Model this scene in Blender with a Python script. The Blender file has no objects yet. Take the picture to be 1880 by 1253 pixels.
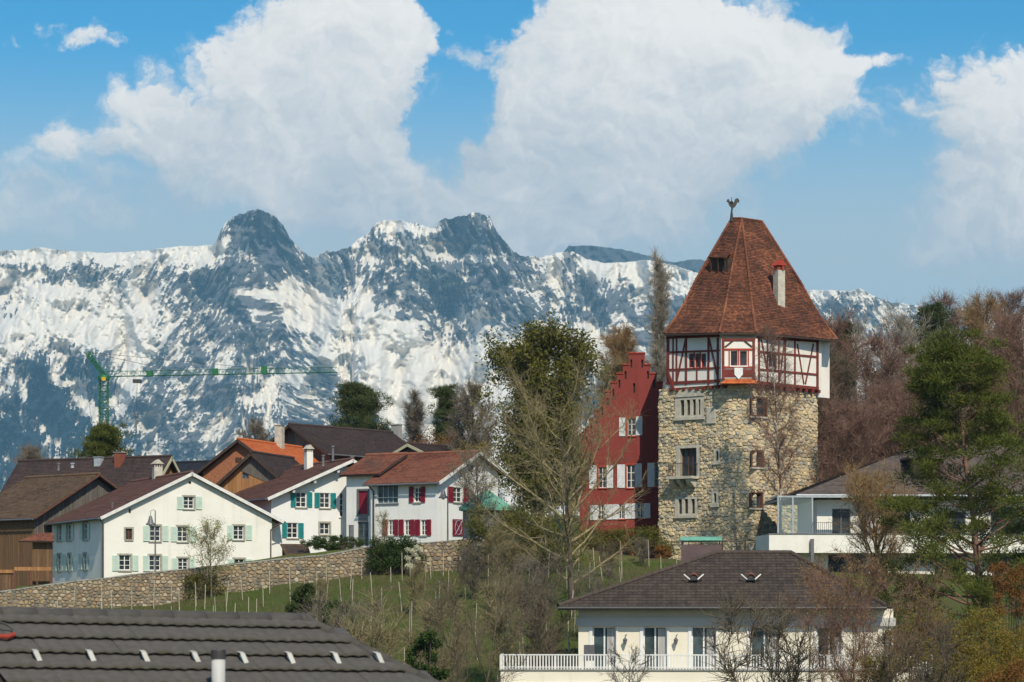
import bpy, math, random
import numpy as np
from mathutils import Vector, Matrix

random.seed(7)
rng = np.random.default_rng(11)
R = math.radians
scene = bpy.context.scene

# ------------------------------------------------------------------ camera, sky, sun, exposure
F, PX0, HOR, CZ = 4700.0, 940.0, 1108.0, 40.0        # focal length in photo pixels, centre column, horizon row, eye height
cam_data = bpy.data.cameras.new('camera')
cam = bpy.data.objects.new('camera', cam_data)
scene.collection.objects.link(cam)
cam.location = (0, 0, CZ)
cam.rotation_euler = (R(90), 0, 0)
cam_data.sensor_width = 36.0
cam_data.lens = 36.0 * F / 1880.0
cam_data.shift_y = (HOR - 626.5) / 1880.0
cam_data.clip_start = 0.5
cam_data.clip_end = 60000
scene.camera = cam
cam_data.dof.use_dof = True
cam_data.dof.focus_distance = 185.0
cam_data.dof.aperture_fstop = 4.5

SUN_AZ, SUN_EL = 16.0, 44.0                          # degrees to the right of straight behind the camera; height
sun_dir = Vector((math.sin(R(SUN_AZ)) * math.cos(R(SUN_EL)), -math.cos(R(SUN_AZ)) * math.cos(R(SUN_EL)), math.sin(R(SUN_EL))))
sd = bpy.data.lights.new('sun', 'SUN')
sd.energy = 4.4
sd.angle = R(0.53)
sd.color = (1.0, 0.91, 0.75)
so = bpy.data.objects.new('sun', sd)
scene.collection.objects.link(so)
so.rotation_euler = sun_dir.to_track_quat('Z', 'Y').to_euler()

world = bpy.data.worlds.new('World')
scene.world = world
world.use_nodes = True
world.cycles.sampling_method = 'MANUAL'
world.cycles.sample_map_resolution = 256


class NT:
    """small helper to write node trees"""
    def __init__(self, tree):
        self.t = tree
        tree.nodes.clear()

    def n(self, kind, **kw):
        nd = self.t.nodes.new(kind)
        for k, v in kw.items():
            if k.startswith('i_'):
                key = k[2:]
                key = int(key) if key.isdigit() else key.replace('_', ' ')
                self.set(nd.inputs[key], v)
            else:
                setattr(nd, k, v)
        return nd

    def set(self, sock, v):
        if isinstance(v, bpy.types.NodeSocket):
            self.t.links.new(v, sock)
        elif isinstance(v, bpy.types.Node):
            self.t.links.new(v.outputs[0], sock)
        else:
            if hasattr(sock.default_value, '__len__') and not isinstance(v, (int, float)):
                v = tuple(v)
                if len(sock.default_value) == 4 and len(v) == 3:
                    v = v + (1,)
            sock.default_value = v

    def m(self, op, a, b=0.0, c=0.0, clamp=False):
        nd = self.t.nodes.new('ShaderNodeMath')
        nd.operation = op
        nd.use_clamp = clamp
        self.set(nd.inputs[0], a)
        self.set(nd.inputs[1], b)
        self.set(nd.inputs[2], c)
        return nd.outputs[0]

    def vm(self, op, a, b=None):
        nd = self.t.nodes.new('ShaderNodeVectorMath')
        nd.operation = op
        self.set(nd.inputs[0], a)
        if b is not None:
            self.set(nd.inputs[1], b)
        return nd.outputs[0]

    def xyz(self, x, y, z=0.0):
        nd = self.t.nodes.new('ShaderNodeCombineXYZ')
        for s, v in zip(nd.inputs, (x, y, z)):
            self.set(s, v)
        return nd.outputs[0]

    def noise(self, vec, scale, detail=4, rough=0.55, dist=0.0, out=0):
        nd = self.t.nodes.new('ShaderNodeTexNoise')
        if vec is not None:
            self.set(nd.inputs['Vector'], vec)
        nd.inputs['Scale'].default_value = scale
        nd.inputs['Detail'].default_value = detail
        nd.inputs['Roughness'].default_value = rough
        nd.inputs['Distortion'].default_value = dist
        return nd.outputs[out]

    def mix(self, fac, a, b, mode='MIX'):
        nd = self.t.nodes.new('ShaderNodeMix')
        nd.data_type = 'RGBA'
        nd.blend_type = mode
        self.set(nd.inputs[0], fac)
        self.set(nd.inputs[6], a)
        self.set(nd.inputs[7], b)
        return nd.outputs[2]

    def smooth(self, v, lo, hi, a=0.0, b=1.0):
        nd = self.t.nodes.new('ShaderNodeMapRange')
        nd.interpolation_type = 'SMOOTHSTEP'
        for s, x in zip(nd.inputs, (v, lo, hi, a, b)):
            self.set(s, x)
        return nd.outputs[0]

    def ramp(self, fac, stops):
        nd = self.t.nodes.new('ShaderNodeValToRGB')
        el = nd.color_ramp.elements
        while len(el) < len(stops):
            el.new(0.5)
        for e, (p, c) in zip(el, stops):
            e.position = p
            e.color = tuple(c) + (1,)
        self.set(nd.inputs[0], fac)
        return nd.outputs[0]


def build_world():
    w = NT(world.node_tree)
    sky = w.n('ShaderNodeTexSky')
    sky.sky_type = 'NISHITA'
    sky.sun_disc = False
    sky.sun_elevation = R(SUN_EL)
    sky.sun_rotation = R(180 - SUN_AZ)
    sky.altitude = 500
    sky.air_density = 1.0
    sky.dust_density = 0.6
    sky.ozone_density = 3.0
    tc = w.n('ShaderNodeTexCoord')
    sep = w.n('ShaderNodeSeparateXYZ', i_0=tc.outputs['Generated'])
    dx, dy, dz = sep.outputs[0], sep.outputs[1], sep.outputs[2]
    # clouds live on a flat projection of the view half of the sky, in thousandths of a photo pixel
    ys = w.m('MAXIMUM', dy, 0.08)
    U = w.m('MULTIPLY_ADD', w.m('DIVIDE', dx, ys), F / 1000, PX0 / 1000)
    W = w.m('MULTIPLY_ADD', w.m('DIVIDE', dz, ys), -F / 1000, HOR / 1000)
    front = w.smooth(dy, 0.25, 0.7)
    p = w.xyz(U, W)
    warp = w.noise(p, 4.2, 6, 0.64, 0.1, 1)
    ws = w.n('ShaderNodeSeparateXYZ', i_0=warp)
    Uw = w.m('ADD', U, w.m('MULTIPLY', w.m('SUBTRACT', ws.outputs[0], 0.5), 0.26))
    Ww = w.m('ADD', W, w.m('MULTIPLY', w.m('SUBTRACT', ws.outputs[1], 0.5), 0.22))
    # cloud banks: centre, radii (photo pixels), tilt in degrees, strength
    blobs = [(640, 20, 150, 110, 0, 1.1), (640, 130, 230, 90, -8, 1.15), (560, 200, 190, 130, 20, 1.1), (330, 270, 190, 100, 25, 1.0),
             (600, 300, 200, 100, 0, 1.0), (660, 360, 120, 90, 10, 0.9), (1010, 130, 130, 150, 0, 1.1), (1200, 90, 240, 150, 15, 1.25),
             (1390, 130, 170, 90, 22, 1.1), (1180, 240, 300, 110, -15, 1.15), (1000, 330, 210, 110, -15, 1.1), (1010, 410, 130, 80, 0, 1.0),
             (1250, 330, 200, 90, -20, 0.95), (1600, 108, 120, 24, -8, 0.5), (1010, 450, 110, 45, 0, 0.8), (1830, 200, 120, 130, 60, 1.1), (1850, 360, 170, 120, 0, 1.05),
             (1790, 430, 190, 60, -10, 0.8), (60, 60, 130, 60, 0, 0.45), (160, 75, 60, 25, 10, 0.35), (105, 252, 60, 28, 0, 0.65), (40, 330, 150, 110, 0, 0.6),
             (120, 400, 230, 60, 0, 0.55), (1180, 420, 200, 60, 0, 0.7)]
    holes = [(395, 210, 60, 42, 20, 0.6), (840, 190, 90, 130, 20, 0.75), (800, 260, 70, 60, 0, 0.45), (900, 30, 150, 60, 0, 0.7), (655, 285, 45, 20, 0, 0.4)]

    def field(uu, vv, items):
        acc = None
        for cx, cy, rx, ry, ang, s in items:
            ca, sa = math.cos(R(ang)), math.sin(R(ang))
            du = w.m('SUBTRACT', uu, cx / 1000)
            dv = w.m('SUBTRACT', vv, cy / 1000)
            a = w.m('MULTIPLY_ADD', du, ca * 1000 / rx, w.m('MULTIPLY', dv, sa * 1000 / rx))
            b = w.m('MULTIPLY_ADD', du, -sa * 1000 / ry, w.m('MULTIPLY', dv, ca * 1000 / ry))
            q = w.m('MULTIPLY_ADD', a, a, w.m('MULTIPLY', b, b))
            g = w.m('MULTIPLY', w.m('EXPONENT', w.m('MULTIPLY', q, -0.9)), s)
            acc = g if acc is None else w.m('ADD', acc, g)
        return acc
    bank = w.m('SUBTRACT', field(Uw, Ww, blobs), field(Uw, Ww, holes))
    bank = w.m('MINIMUM', bank, 1.5)
    above = w.m('MINIMUM', field(w.m('ADD', Uw, 0.03), w.m('SUBTRACT', Ww, 0.085), blobs), 1.5)

    def billow(vec):
        vo = w.n('ShaderNodeTexVoronoi', voronoi_dimensions='2D', feature='F1', i_Vector=vec, i_Scale=13.0, i_Detail=3.0, i_Roughness=0.55, i_Lacunarity=2.1)
        return w.m('SUBTRACT', 1.0, vo.outputs['Distance'])
    pw = w.xyz(Uw, Ww)
    fine = w.noise(p, 8.0, 8, 0.63, 0.1)
    puff = billow(pw)
    puff2 = billow(w.xyz(w.m('ADD', Uw, 0.010), w.m('SUBTRACT', Ww, 0.014)))
    # the rest of the sky carries the same kind of broken cumulus
    rest = w.noise(tc.outputs['Generated'], 3.2, 6, 0.6)
    rest = w.m('MULTIPLY', w.m('SUBTRACT', rest, 0.42), 5.0)
    dens = w.m('ADD', w.m('MULTIPLY', bank, front), w.m('MULTIPLY', rest, w.m('SUBTRACT', 1.0, front)))
    dens = w.m('MULTIPLY_ADD', w.m('SUBTRACT', fine, 0.5), 0.8, dens)
    dens = w.m('MULTIPLY_ADD', w.m('SUBTRACT', puff, 0.55), 0.40, dens)
    # tops are crisp, bases fray out
    soft = w.smooth(W, 0.16, 0.42)
    alpha = w.smooth(dens, w.m('MULTIPLY_ADD', soft, -0.18, 0.33), w.m('MULTIPLY_ADD', soft, 0.5, 0.74))
    # relief of the cloud: thickness here less thickness a little nearer the sun
    lit = w.m('MULTIPLY_ADD', w.m('SUBTRACT', bank, above), 0.36, 0.62)
    lit = w.m('MULTIPLY_ADD', w.m('SUBTRACT', puff, puff2), 0.30, lit)
    lit = w.m('MULTIPLY_ADD', w.m('SUBTRACT', w.noise(p, 4.5, 5, 0.52, 0.1), 0.5), 0.9, lit, clamp=True)
    lit = w.m('MULTIPLY_ADD', w.smooth(W, 0.08, 0.42), -0.36, lit, clamp=True)
    ccol = w.ramp(lit, [(0.0, (4.9, 5.6, 6.3)), (0.35, (6.6, 6.9, 7.15)), (0.7, (8.7, 8.55, 8.3)), (1.0, (9.8, 9.5, 9.1))])
    hs = w.n('ShaderNodeHueSaturation', i_Saturation=1.32, i_Value=1.0, i_Color=sky.outputs[0])
    col = w.mix(1.0, hs.outputs[0], (0.48, 1.16, 1.16), 'MULTIPLY')
    # thin milky air low over the mountains
    low = w.smooth(dz, 0.222, 0.128, 0.0, 0.95)
    col = w.mix(low, col, (4.9, 5.9, 6.5))
    col = w.mix(alpha, col, ccol)
    bg = w.n('ShaderNodeBackground', i_Color=col, i_Strength=0.10)
    w.n('ShaderNodeOutputWorld', i_Surface=bg)


build_world()
scene.view_settings.view_transform = 'Standard'
scene.view_settings.look = 'None'
scene.view_settings.exposure = 0.1
scene.view_settings.gamma = 1.0
scene.render.engine = 'CYCLES'
scene.cycles.use_denoising = True
scene.cycles.max_bounces = 6
scene.cycles.diffuse_bounces = 3
scene.cycles.glossy_bounces = 2
scene.cycles.transmission_bounces = 3
scene.cycles.transparent_max_bounces = 8
scene.cycles.volume_bounces = 0

# ------------------------------------------------------------------ helpers
col = scene.collection


def P(px, py, D):
    """photo pixel + distance along the view axis -> point"""
    return Vector(((px - PX0) / F * D, D, CZ + (HOR - py) / F * D))


def zoomer(x0, y0, s):
    return lambda x, y: (x0 + x / s, y0 + y / s)


Z1 = zoomer(0, 740, 3.6115)
Z2 = zoomer(400, 740, 3.6115)
Z3 = zoomer(1040, 640, 3.1325)
Z4 = zoomer(1180, 360, 3.3875)
Z5 = zoomer(1400, 560, 2.50625)
Z6 = zoomer(900, 980, 3.76)
Z7 = zoomer(1380, 980, 3.76)
Z8 = zoomer(1400, 820, 3.9167)


def tag(o, label=None, cat=None, group=None, kind=None):
    for k, v in (('label', label), ('category', cat), ('group', group), ('kind', kind)):
        if v:
            o[k] = v
    return o


def thing(name, loc, label, cat, group=None):
    o = bpy.data.objects.new(name, None)
    o.empty_display_size = 0.3
    o.location = loc
    col.objects.link(o)
    return tag(o, label, cat, group)


def root_loc(o):
    v = Vector((0, 0, 0))
    while o is not None:
        v += o.location
        o = o.parent
    return v


class MB:
    """collects faces given in world coordinates; build() links them as ONE mesh object"""
    def __init__(self):
        self.v, self.f, self.uv = [], [], {}

    def face(self, pts, uv=None):
        i = len(self.v)
        self.v.extend(tuple(p) for p in pts)
        if uv:
            self.uv[len(self.f)] = uv
        self.f.append(tuple(range(i, i + len(pts))))

    def hexa(self, p):
        """p: 8 corners, bottom ring 0-3 then top ring 4-7"""
        i = len(self.v)
        self.v.extend(tuple(q) for q in p)
        for a in ((3, 2, 1, 0), (4, 5, 6, 7), (0, 1, 5, 4), (1, 2, 6, 5), (2, 3, 7, 6), (3, 0, 4, 7)):
            self.f.append(tuple(i + k for k in a))
        return self

    def box(self, o, a, b, c):
        o, a, b, c = Vector(o), Vector(a), Vector(b), Vector(c)
        return self.hexa([o, o + a, o + a + b, o + b, o + c, o + a + c, o + a + b + c, o + b + c])

    def aabb(self, x0, x1, y0, y1, z0, z1):
        return self.box((x0, y0, z0), (x1 - x0, 0, 0), (0, y1 - y0, 0), (0, 0, z1 - z0))

    def wbox(self, w, u0, u1, z0, z1, n0, n1):
        if u1 < u0:
            u0, u1 = u1, u0
        a, b = w.P(u0, z0, n0), w.P(u1, z0, n0)
        return self.box(a, b - a, w.n * (n1 - n0), (0, 0, z1 - z0))

    def prism(self, pts, vec):
        """pts: planar polygon, vec: extrusion"""
        i, n = len(self.v), len(pts)
        vec = Vector(vec)
        self.v.extend(tuple(p) for p in pts)
        self.v.extend(tuple(Vector(p) + vec) for p in pts)
        self.f.append(tuple(range(i + n - 1, i - 1, -1)))
        self.f.append(tuple(range(i + n, i + 2 * n)))
        for k in range(n):
            j = (k + 1) % n
            self.f.append((i + k, i + j, i + n + j, i + n + k))
        return self

    def tube(self, path, r, sides=6, cap=True):
        path = [Vector(p) for p in path]
        rs = r if isinstance(r, (list, tuple)) else [r] * len(path)
        i0 = len(self.v)
        prev = None
        for k, p in enumerate(path):
            d = (path[min(k + 1, len(path) - 1)] - path[max(k - 1, 0)]).normalized()
            ref = Vector((0, 0, 1)) if abs(d.z) < 0.9 else Vector((1, 0, 0))
            a = d.cross(ref).normalized()
            if prev is not None and a.dot(prev) < 0:
                a = -a
            prev = a
            b = d.cross(a)
            for s in range(sides):
                t = 2 * math.pi * s / sides
                self.v.append(tuple(p + (a * math.cos(t) + b * math.sin(t)) * rs[k]))
        for k in range(len(path) - 1):
            for s in range(sides):
                t = (s + 1) % sides
                self.f.append((i0 + k * sides + s, i0 + k * sides + t, i0 + (k + 1) * sides + t, i0 + (k + 1) * sides + s))
        if cap:
            self.f.append(tuple(i0 + s for s in range(sides - 1, -1, -1)))
            e = i0 + (len(path) - 1) * sides
            self.f.append(tuple(e + s for s in range(sides)))
        return self

    def lathe(self, base, prof, sides=12):
        """prof: (radius, height) from bottom to top"""
        base = Vector(base)
        i0 = len(self.v)
        for r, h in prof:
            for s in range(sides):
                t = 2 * math.pi * s / sides
                self.v.append((base.x + r * math.cos(t), base.y + r * math.sin(t), base.z + h))
        for k in range(len(prof) - 1):
            for s in range(sides):
                t = (s + 1) % sides
                self.f.append((i0 + k * sides + s, i0 + k * sides + t, i0 + (k + 1) * sides + t, i0 + (k + 1) * sides + s))
        self.f.append(tuple(i0 + s for s in range(sides - 1, -1, -1)))
        e = i0 + (len(prof) - 1) * sides
        self.f.append(tuple(e + s for s in range(sides)))
        return self

    def build(self, name, mat, parent=None, smooth=False, kind=None):
        o0 = root_loc(parent)
        me = bpy.data.meshes.new(name)
        me.from_pydata([(a - o0.x, b - o0.y, c - o0.z) for a, b, c in self.v], [], self.f)
        if self.uv:
            l = me.uv_layers.new(name='UVMap')
            for fi, uvs in self.uv.items():
                for li, q in zip(me.polygons[fi].loop_indices, uvs):
                    l.data[li].uv = q
        if smooth:
            me.polygons.foreach_set('use_smooth', [True] * len(me.polygons))
        me.materials.append(mat)
        o = bpy.data.objects.new(name, me)
        col.objects.link(o)
        o.parent = parent
        if kind:
            o['kind'] = kind
        return o


def mesh_np(name, v, f, mat, parent=None, smooth=False, kind=None, local=False, attrs=None):
    """fast mesh from numpy arrays; f: (n,3) or (n,4) indices, or a list of such arrays"""
    fs = f if isinstance(f, list) else [f]
    v = np.asarray(v, dtype=np.float64)
    if not local and parent is not None:
        v = v - np.array(root_loc(parent))
    me = bpy.data.meshes.new(name)
    me.vertices.add(len(v))
    me.vertices.foreach_set('co', v.astype(np.float32).ravel())
    loops = np.concatenate([x.ravel() for x in fs]).astype(np.int32)
    starts, tot, at = [], [], 0
    for x in fs:
        k = x.shape[1]
        starts.append(at + np.arange(len(x)) * k)
        tot.append(np.full(len(x), k))
        at += x.size
    me.loops.add(len(loops))
    me.loops.foreach_set('vertex_index', loops)
    me.polygons.add(sum(len(x) for x in fs))
    me.polygons.foreach_set('loop_start', np.concatenate(starts).astype(np.int32))
    if smooth:
        me.polygons.foreach_set('use_smooth', np.ones(len(me.polygons), dtype=bool))
    me.update(calc_edges=True)
    for k, a in (attrs or {}).items():
        at_ = me.attributes.new(k, 'FLOAT', 'POINT')
        at_.data.foreach_set('value', np.asarray(a, dtype=np.float32).ravel())
    me.materials.append(mat)
    o = bpy.data.objects.new(name, me)
    col.objects.link(o)
    o.parent = parent
    if kind:
        o['kind'] = kind
    return o


def copy_tree(o, parent=None):
    c = o.copy()
    col.objects.link(c)
    c.parent = parent
    for ch in list(o.children):
        copy_tree(ch, c)
    return c


# numpy gradient noise
_perm = np.random.default_rng(3).permutation(4096).astype(np.int64)
_ga = np.random.default_rng(4).random(4096) * 2 * np.pi
_gx, _gy = np.cos(_ga), np.sin(_ga)


def pnoise(x, y, seed=0):
    xi, yi = np.floor(x).astype(np.int64), np.floor(y).astype(np.int64)
    xf, yf = x - xi, y - yi
    u, v = xf * xf * xf * (xf * (xf * 6 - 15) + 10), yf * yf * yf * (yf * (yf * 6 - 15) + 10)

    def g(ix, iy):
        h = _perm[(_perm[(ix + seed * 57) & 4095] + iy) & 4095]
        return _gx[h] * (x - ix) + _gy[h] * (y - iy)
    a = g(xi, yi) * (1 - u) + g(xi + 1, yi) * u
    b = g(xi, yi + 1) * (1 - u) + g(xi + 1, yi + 1) * u
    return (a * (1 - v) + b * v) * 1.5


def fbm(x, y, octv=5, seed=0, gain=0.5):
    s, a = 0, 1.0
    for i in range(octv):
        s = s + a * pnoise(x * 2 ** i + i * 17.3, y * 2 ** i - i * 9.1, seed + i)
        a *= gain
    return s


def ridged(x, y, octv=5, seed=0):
    s, a = 0, 0.5
    for i in range(octv):
        s = s + a * (1 - np.abs(pnoise(x * 2 ** i + i * 11.7, y * 2 ** i + i * 5.3, seed + i)) * 2)
        a *= 0.5
    return s


def sstep(x, a, b):
    t = np.clip((x - a) / (b - a), 0, 1)
    return t * t * (3 - 2 * t)


# ------------------------------------------------------------------ materials
MATS = {}


def principled(name):
    m = bpy.data.materials.new(name)
    m.use_nodes = True
    w = NT(m.node_tree)
    b = w.n('ShaderNodeBsdfPrincipled')
    w.n('ShaderNodeOutputMaterial', i_Surface=b)
    MATS[name] = m
    return m, w, b


def mat(name, c1, c2=None, scale=3.0, rough=0.85, bump=0.0, bscale=None, spec=0.3, stretch=(1, 1, 1), metallic=0.0, detail=5, lo=0.3, hi=0.7, rnd=0.0):
    """matt procedural material: two colours broken by noise, optional bump, optional variation per object"""
    m, w, b = principled(name)
    tc = w.n('ShaderNodeTexCoord')
    v = w.vm('MULTIPLY', tc.outputs['Object'], stretch)
    c2 = c2 or tuple(x * 0.8 for x in c1)
    n = w.noise(v, scale, detail, 0.6)
    c = w.mix(w.smooth(n, lo, hi), c1, c2)
    if rnd:
        oi = w.n('ShaderNodeObjectInfo')
        gi = w.n('ShaderNodeNewGeometry')
        r = w.m('FRACT', w.m('ADD', oi.outputs['Random'], gi.outputs['Random Per Island']))
        hs = w.n('ShaderNodeHueSaturation', i_Value=w.m('MULTIPLY_ADD', r, 2 * rnd, 1 - rnd), i_Color=c,
                 i_Hue=w.m('MULTIPLY_ADD', w.m('FRACT', w.m('MULTIPLY', r, 7.31)), 0.05, 0.475))
        c = hs.outputs[0]
    w.set(b.inputs['Base Color'], c)
    b.inputs['Roughness'].default_value = rough
    b.inputs['Specular IOR Level'].default_value = spec
    b.inputs['Metallic'].default_value = metallic
    if bump:
        bn = w.noise(v, bscale or scale * 4, 4, 0.6)
        bp = w.n('ShaderNodeBump', i_Height=bn, i_Strength=1.0, i_Distance=bump)
        w.set(b.inputs['Normal'], bp)
    return m


def tile_mat(name, cols, tw=0.18, th=0.16, lichen=(0.12, 0.10, 0.07), lich=0.3, big=0.35):
    """roof tiles: colour of each tile from the tile grid in the UVs (metres), lichen in patches"""
    m, w, b = principled(name)
    uv = w.n('ShaderNodeUVMap')
    s = w.n('ShaderNodeSeparateXYZ', i_0=uv.outputs[0])
    row = w.m('FLOOR', w.m('DIVIDE', s.outputs[1], th))
    cx = w.m('ADD', w.m('DIVIDE', s.outputs[0], tw), w.m('MULTIPLY', w.m('MODULO', row, 2.0), 0.5))
    wn = w.n('ShaderNodeTexWhiteNoise', noise_dimensions='2D', i_Vector=w.xyz(w.m('FLOOR', cx), row))
    tc = w.n('ShaderNodeTexCoord')
    n1 = w.noise(tc.outputs['Object'], 0.5, 5, 0.65)
    f = w.m('ADD', w.m('MULTIPLY', wn.outputs[0], 1 - big), w.m('MULTIPLY', w.smooth(n1, 0.3, 0.7), big))
    c = w.ramp(f, [(i / (len(cols) - 1), x) for i, x in enumerate(cols)])
    n2 = w.noise(tc.outputs['Object'], 1.7, 6, 0.7)
    c = w.mix(w.m('MULTIPLY', w.smooth(n2, 0.5, 0.68), lich), c, lichen)
    w.set(b.inputs['Base Color'], c)
    b.inputs['Roughness'].default_value = 0.85
    b.inputs['Specular IOR Level'].default_value = 0.2
    # rounded tile: ridge between neighbours
    fr = w.m('FRACT', cx)
    prof = w.m('SUBTRACT', 1.0, w.m('POWER', w.m('ABSOLUTE', w.m('MULTIPLY_ADD', fr, 2.0, -1.0)), 4.0))
    h = w.m('ADD', prof, w.m('MULTIPLY', wn.outputs[0], 0.8))
    bp = w.n('ShaderNodeBump', i_Height=h, i_Strength=0.9, i_Distance=0.012)
    w.set(b.inputs['Normal'], bp)
    return m


def glass_mat(name, c=(0.02, 0.025, 0.03), rough=0.06):
    m, w, b = principled(name)
    tc = w.n('ShaderNodeTexCoord')
    n = w.noise(tc.outputs['Object'], 1.3, 2)
    w.set(b.inputs['Base Color'], w.mix(w.smooth(n, 0.35, 0.65), c, tuple(x * 2.2 for x in c)))
    b.inputs['Roughness'].default_value = rough
    b.inputs['Specular IOR Level'].default_value = 0.28
    return m


def plaster(name, c, dirt=0.86, streak=0.5):
    m, w, b = principled(name)
    tc = w.n('ShaderNodeTexCoord')
    n1 = w.noise(tc.outputs['Object'], 0.35, 6, 0.65)
    n2 = w.noise(w.vm('MULTIPLY', tc.outputs['Object'], (1.6, 1.6, 0.12)), 1.2, 5, 0.6)
    f = w.m('ADD', w.m('MULTIPLY', w.smooth(n1, 0.4, 0.75), 0.6), w.m('MULTIPLY', w.smooth(n2, 0.5, 0.8), streak))
    w.set(b.inputs['Base Color'], w.mix(f, c, (c[0] * dirt, c[1] * dirt * 0.985, c[2] * dirt * 0.95)))
    b.inputs['Roughness'].default_value = 0.9
    b.inputs['Specular IOR Level'].default_value = 0.15
    bn = w.noise(tc.outputs['Object'], 14, 5, 0.65)
    bn2 = w.noise(tc.outputs['Object'], 0.9, 3, 0.5)
    bp = w.n('ShaderNodeBump', i_Height=w.m('ADD', bn, w.m('MULTIPLY', bn2, 2.0)), i_Strength=0.7, i_Distance=0.012)
    w.set(b.inputs['Normal'], bp)
    return m


def planks(name, c1, c2, pw=0.18, axis=0):
    """weathered boards: vertical boards along object axis, gaps and grain"""
    m, w, b = principled(name)
    tc = w.n('ShaderNodeTexCoord')
    s = w.n('ShaderNodeSeparateXYZ', i_0=tc.outputs['Object'])
    k = w.m('DIVIDE', w.m('MULTIPLY_ADD', s.outputs[0], 0.75, w.m('MULTIPLY', s.outputs[1], 0.66)), pw)
    wn = w.n('ShaderNodeTexWhiteNoise', noise_dimensions='1D', i_W=w.m('FLOOR', k))
    g = w.noise(w.vm('MULTIPLY', tc.outputs['Object'], (3, 3, 0.25)), 3.0, 5, 0.65)
    f = w.m('ADD', w.m('MULTIPLY', wn.outputs[0], 0.5), w.m('MULTIPLY', w.smooth(g, 0.3, 0.7), 0.6), clamp=True)
    w.set(b.inputs['Base Color'], w.mix(f, c1, c2))
    b.inputs['Roughness'].default_value = 0.85
    b.inputs['Specular IOR Level'].default_value = 0.2
    fr = w.m('FRACT', k)
    gap = w.smooth(w.m('ABSOLUTE', w.m('SUBTRACT', fr, 0.5)), 0.49, 0.43)
    bp = w.n('ShaderNodeBump', i_Height=w.m('ADD', gap, w.m('MULTIPLY', g, 0.3)), i_Strength=1.0, i_Distance=0.02)
    w.set(b.inputs['Normal'], bp)
    return m


plaster('white_plaster', (0.80, 0.77, 0.70), 0.80, 0.7)
plaster('cool_plaster', (0.78, 0.77, 0.74), 0.80, 0.7)
plaster('cream_plaster', (0.80, 0.74, 0.61))
plaster('grey_band', (0.55, 0.53, 0.50))
plaster('red_plaster', (0.235, 0.05, 0.042), 0.72, 0.8)
plaster('cream_trim', (0.46, 0.44, 0.30))
plaster('infill_plaster', (0.82, 0.78, 0.71), 0.8)
mat('red_timber', (0.22, 0.042, 0.03), (0.13, 0.028, 0.022), 4, bump=0.01)
mat('bright_red', (0.42, 0.06, 0.03), (0.30, 0.04, 0.025), 4)
mat('sandstone', (0.56, 0.52, 0.43), (0.40, 0.37, 0.31), 3, bump=0.01)
mat('mortar', (0.60, 0.51, 0.36), (0.40, 0.33, 0.24), 1.4, bump=0.05, bscale=9)
mat('white_paint', (0.80, 0.79, 0.76), (0.70, 0.69, 0.66), 2, rough=0.5)
mat('mint_paint', (0.56, 0.68, 0.58), (0.48, 0.60, 0.52), 3, rough=0.6)
mat('teal_paint', (0.012, 0.24, 0.24), (0.02, 0.18, 0.19), 3, rough=0.55)
mat('crimson_paint', (0.26, 0.015, 0.035), (0.19, 0.012, 0.028), 3, rough=0.55)
mat('greywhite_paint', (0.70, 0.72, 0.74), (0.58, 0.60, 0.63), 3, rough=0.6)
mat('dark_wood', (0.10, 0.055, 0.035), (0.05, 0.03, 0.022), 5, bump=0.01)
mat('brown_frame', (0.16, 0.07, 0.04), (0.09, 0.045, 0.03), 6)
mat('stone_sill', (0.42, 0.39, 0.32), (0.30, 0.28, 0.23), 5)
mat('iron', (0.03, 0.03, 0.033), (0.05, 0.045, 0.04), 8, rough=0.55, spec=0.5)
mat('grey_metal', (0.16, 0.16, 0.17), (0.11, 0.11, 0.12), 5, rough=0.5, spec=0.5)
mat('zinc', (0.42, 0.45, 0.47), (0.30, 0.33, 0.35), 4, rough=0.45, spec=0.5)
mat('copper_patina', (0.17, 0.40, 0.30), (0.10, 0.28, 0.20), 3, rough=0.7)
mat('brick_red', (0.30, 0.09, 0.05), (0.17, 0.06, 0.04), 9, bump=0.02)
mat('orange_brick', (0.42, 0.17, 0.08), (0.27, 0.10, 0.05), 7, bump=0.03)
mat('concrete', (0.36, 0.35, 0.32), (0.26, 0.25, 0.23), 2, bump=0.01)
mat('soffit', (0.07, 0.045, 0.035), (0.04, 0.028, 0.022), 5)
mat('verge_white', (0.74, 0.72, 0.68), (0.60, 0.58, 0.55), 3)
mat('brown_clad', (0.13, 0.085, 0.085), (0.10, 0.066, 0.066), 2, rough=0.6)
mat('crane_green', (0.025, 0.16, 0.06), (0.015, 0.10, 0.04), 2, rough=0.6)
mat('yellow_paint', (0.65, 0.40, 0.03), None, 3)
mat('curtain', (0.55, 0.53, 0.50), (0.35, 0.34, 0.33), 1.5, stretch=(6, 6, 0.3))
glass_mat('glass')
glass_mat('glass_blue', (0.035, 0.05, 0.055))
planks('grey_boards', (0.19, 0.165, 0.14), (0.085, 0.075, 0.065))
planks('brown_boards', (0.20, 0.115, 0.06), (0.10, 0.058, 0.033))
planks('honey_boards', (0.42, 0.22, 0.09), (0.26, 0.12, 0.05))
tile_mat('tile_brown', [(0.085, 0.042, 0.033), (0.14, 0.068, 0.052), (0.20, 0.095, 0.07), (0.12, 0.066, 0.055)], lich=0.35)
tile_mat('tile_old', [(0.05, 0.033, 0.024), (0.10, 0.065, 0.042), (0.15, 0.09, 0.055), (0.08, 0.055, 0.04)], lichen=(0.16, 0.13, 0.08), lich=0.6)
tile_mat('tile_red', [(0.09, 0.036, 0.026), (0.17, 0.062, 0.04), (0.26, 0.10, 0.06), (0.13, 0.055, 0.042)], lich=0.25, big=0.5)
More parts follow.
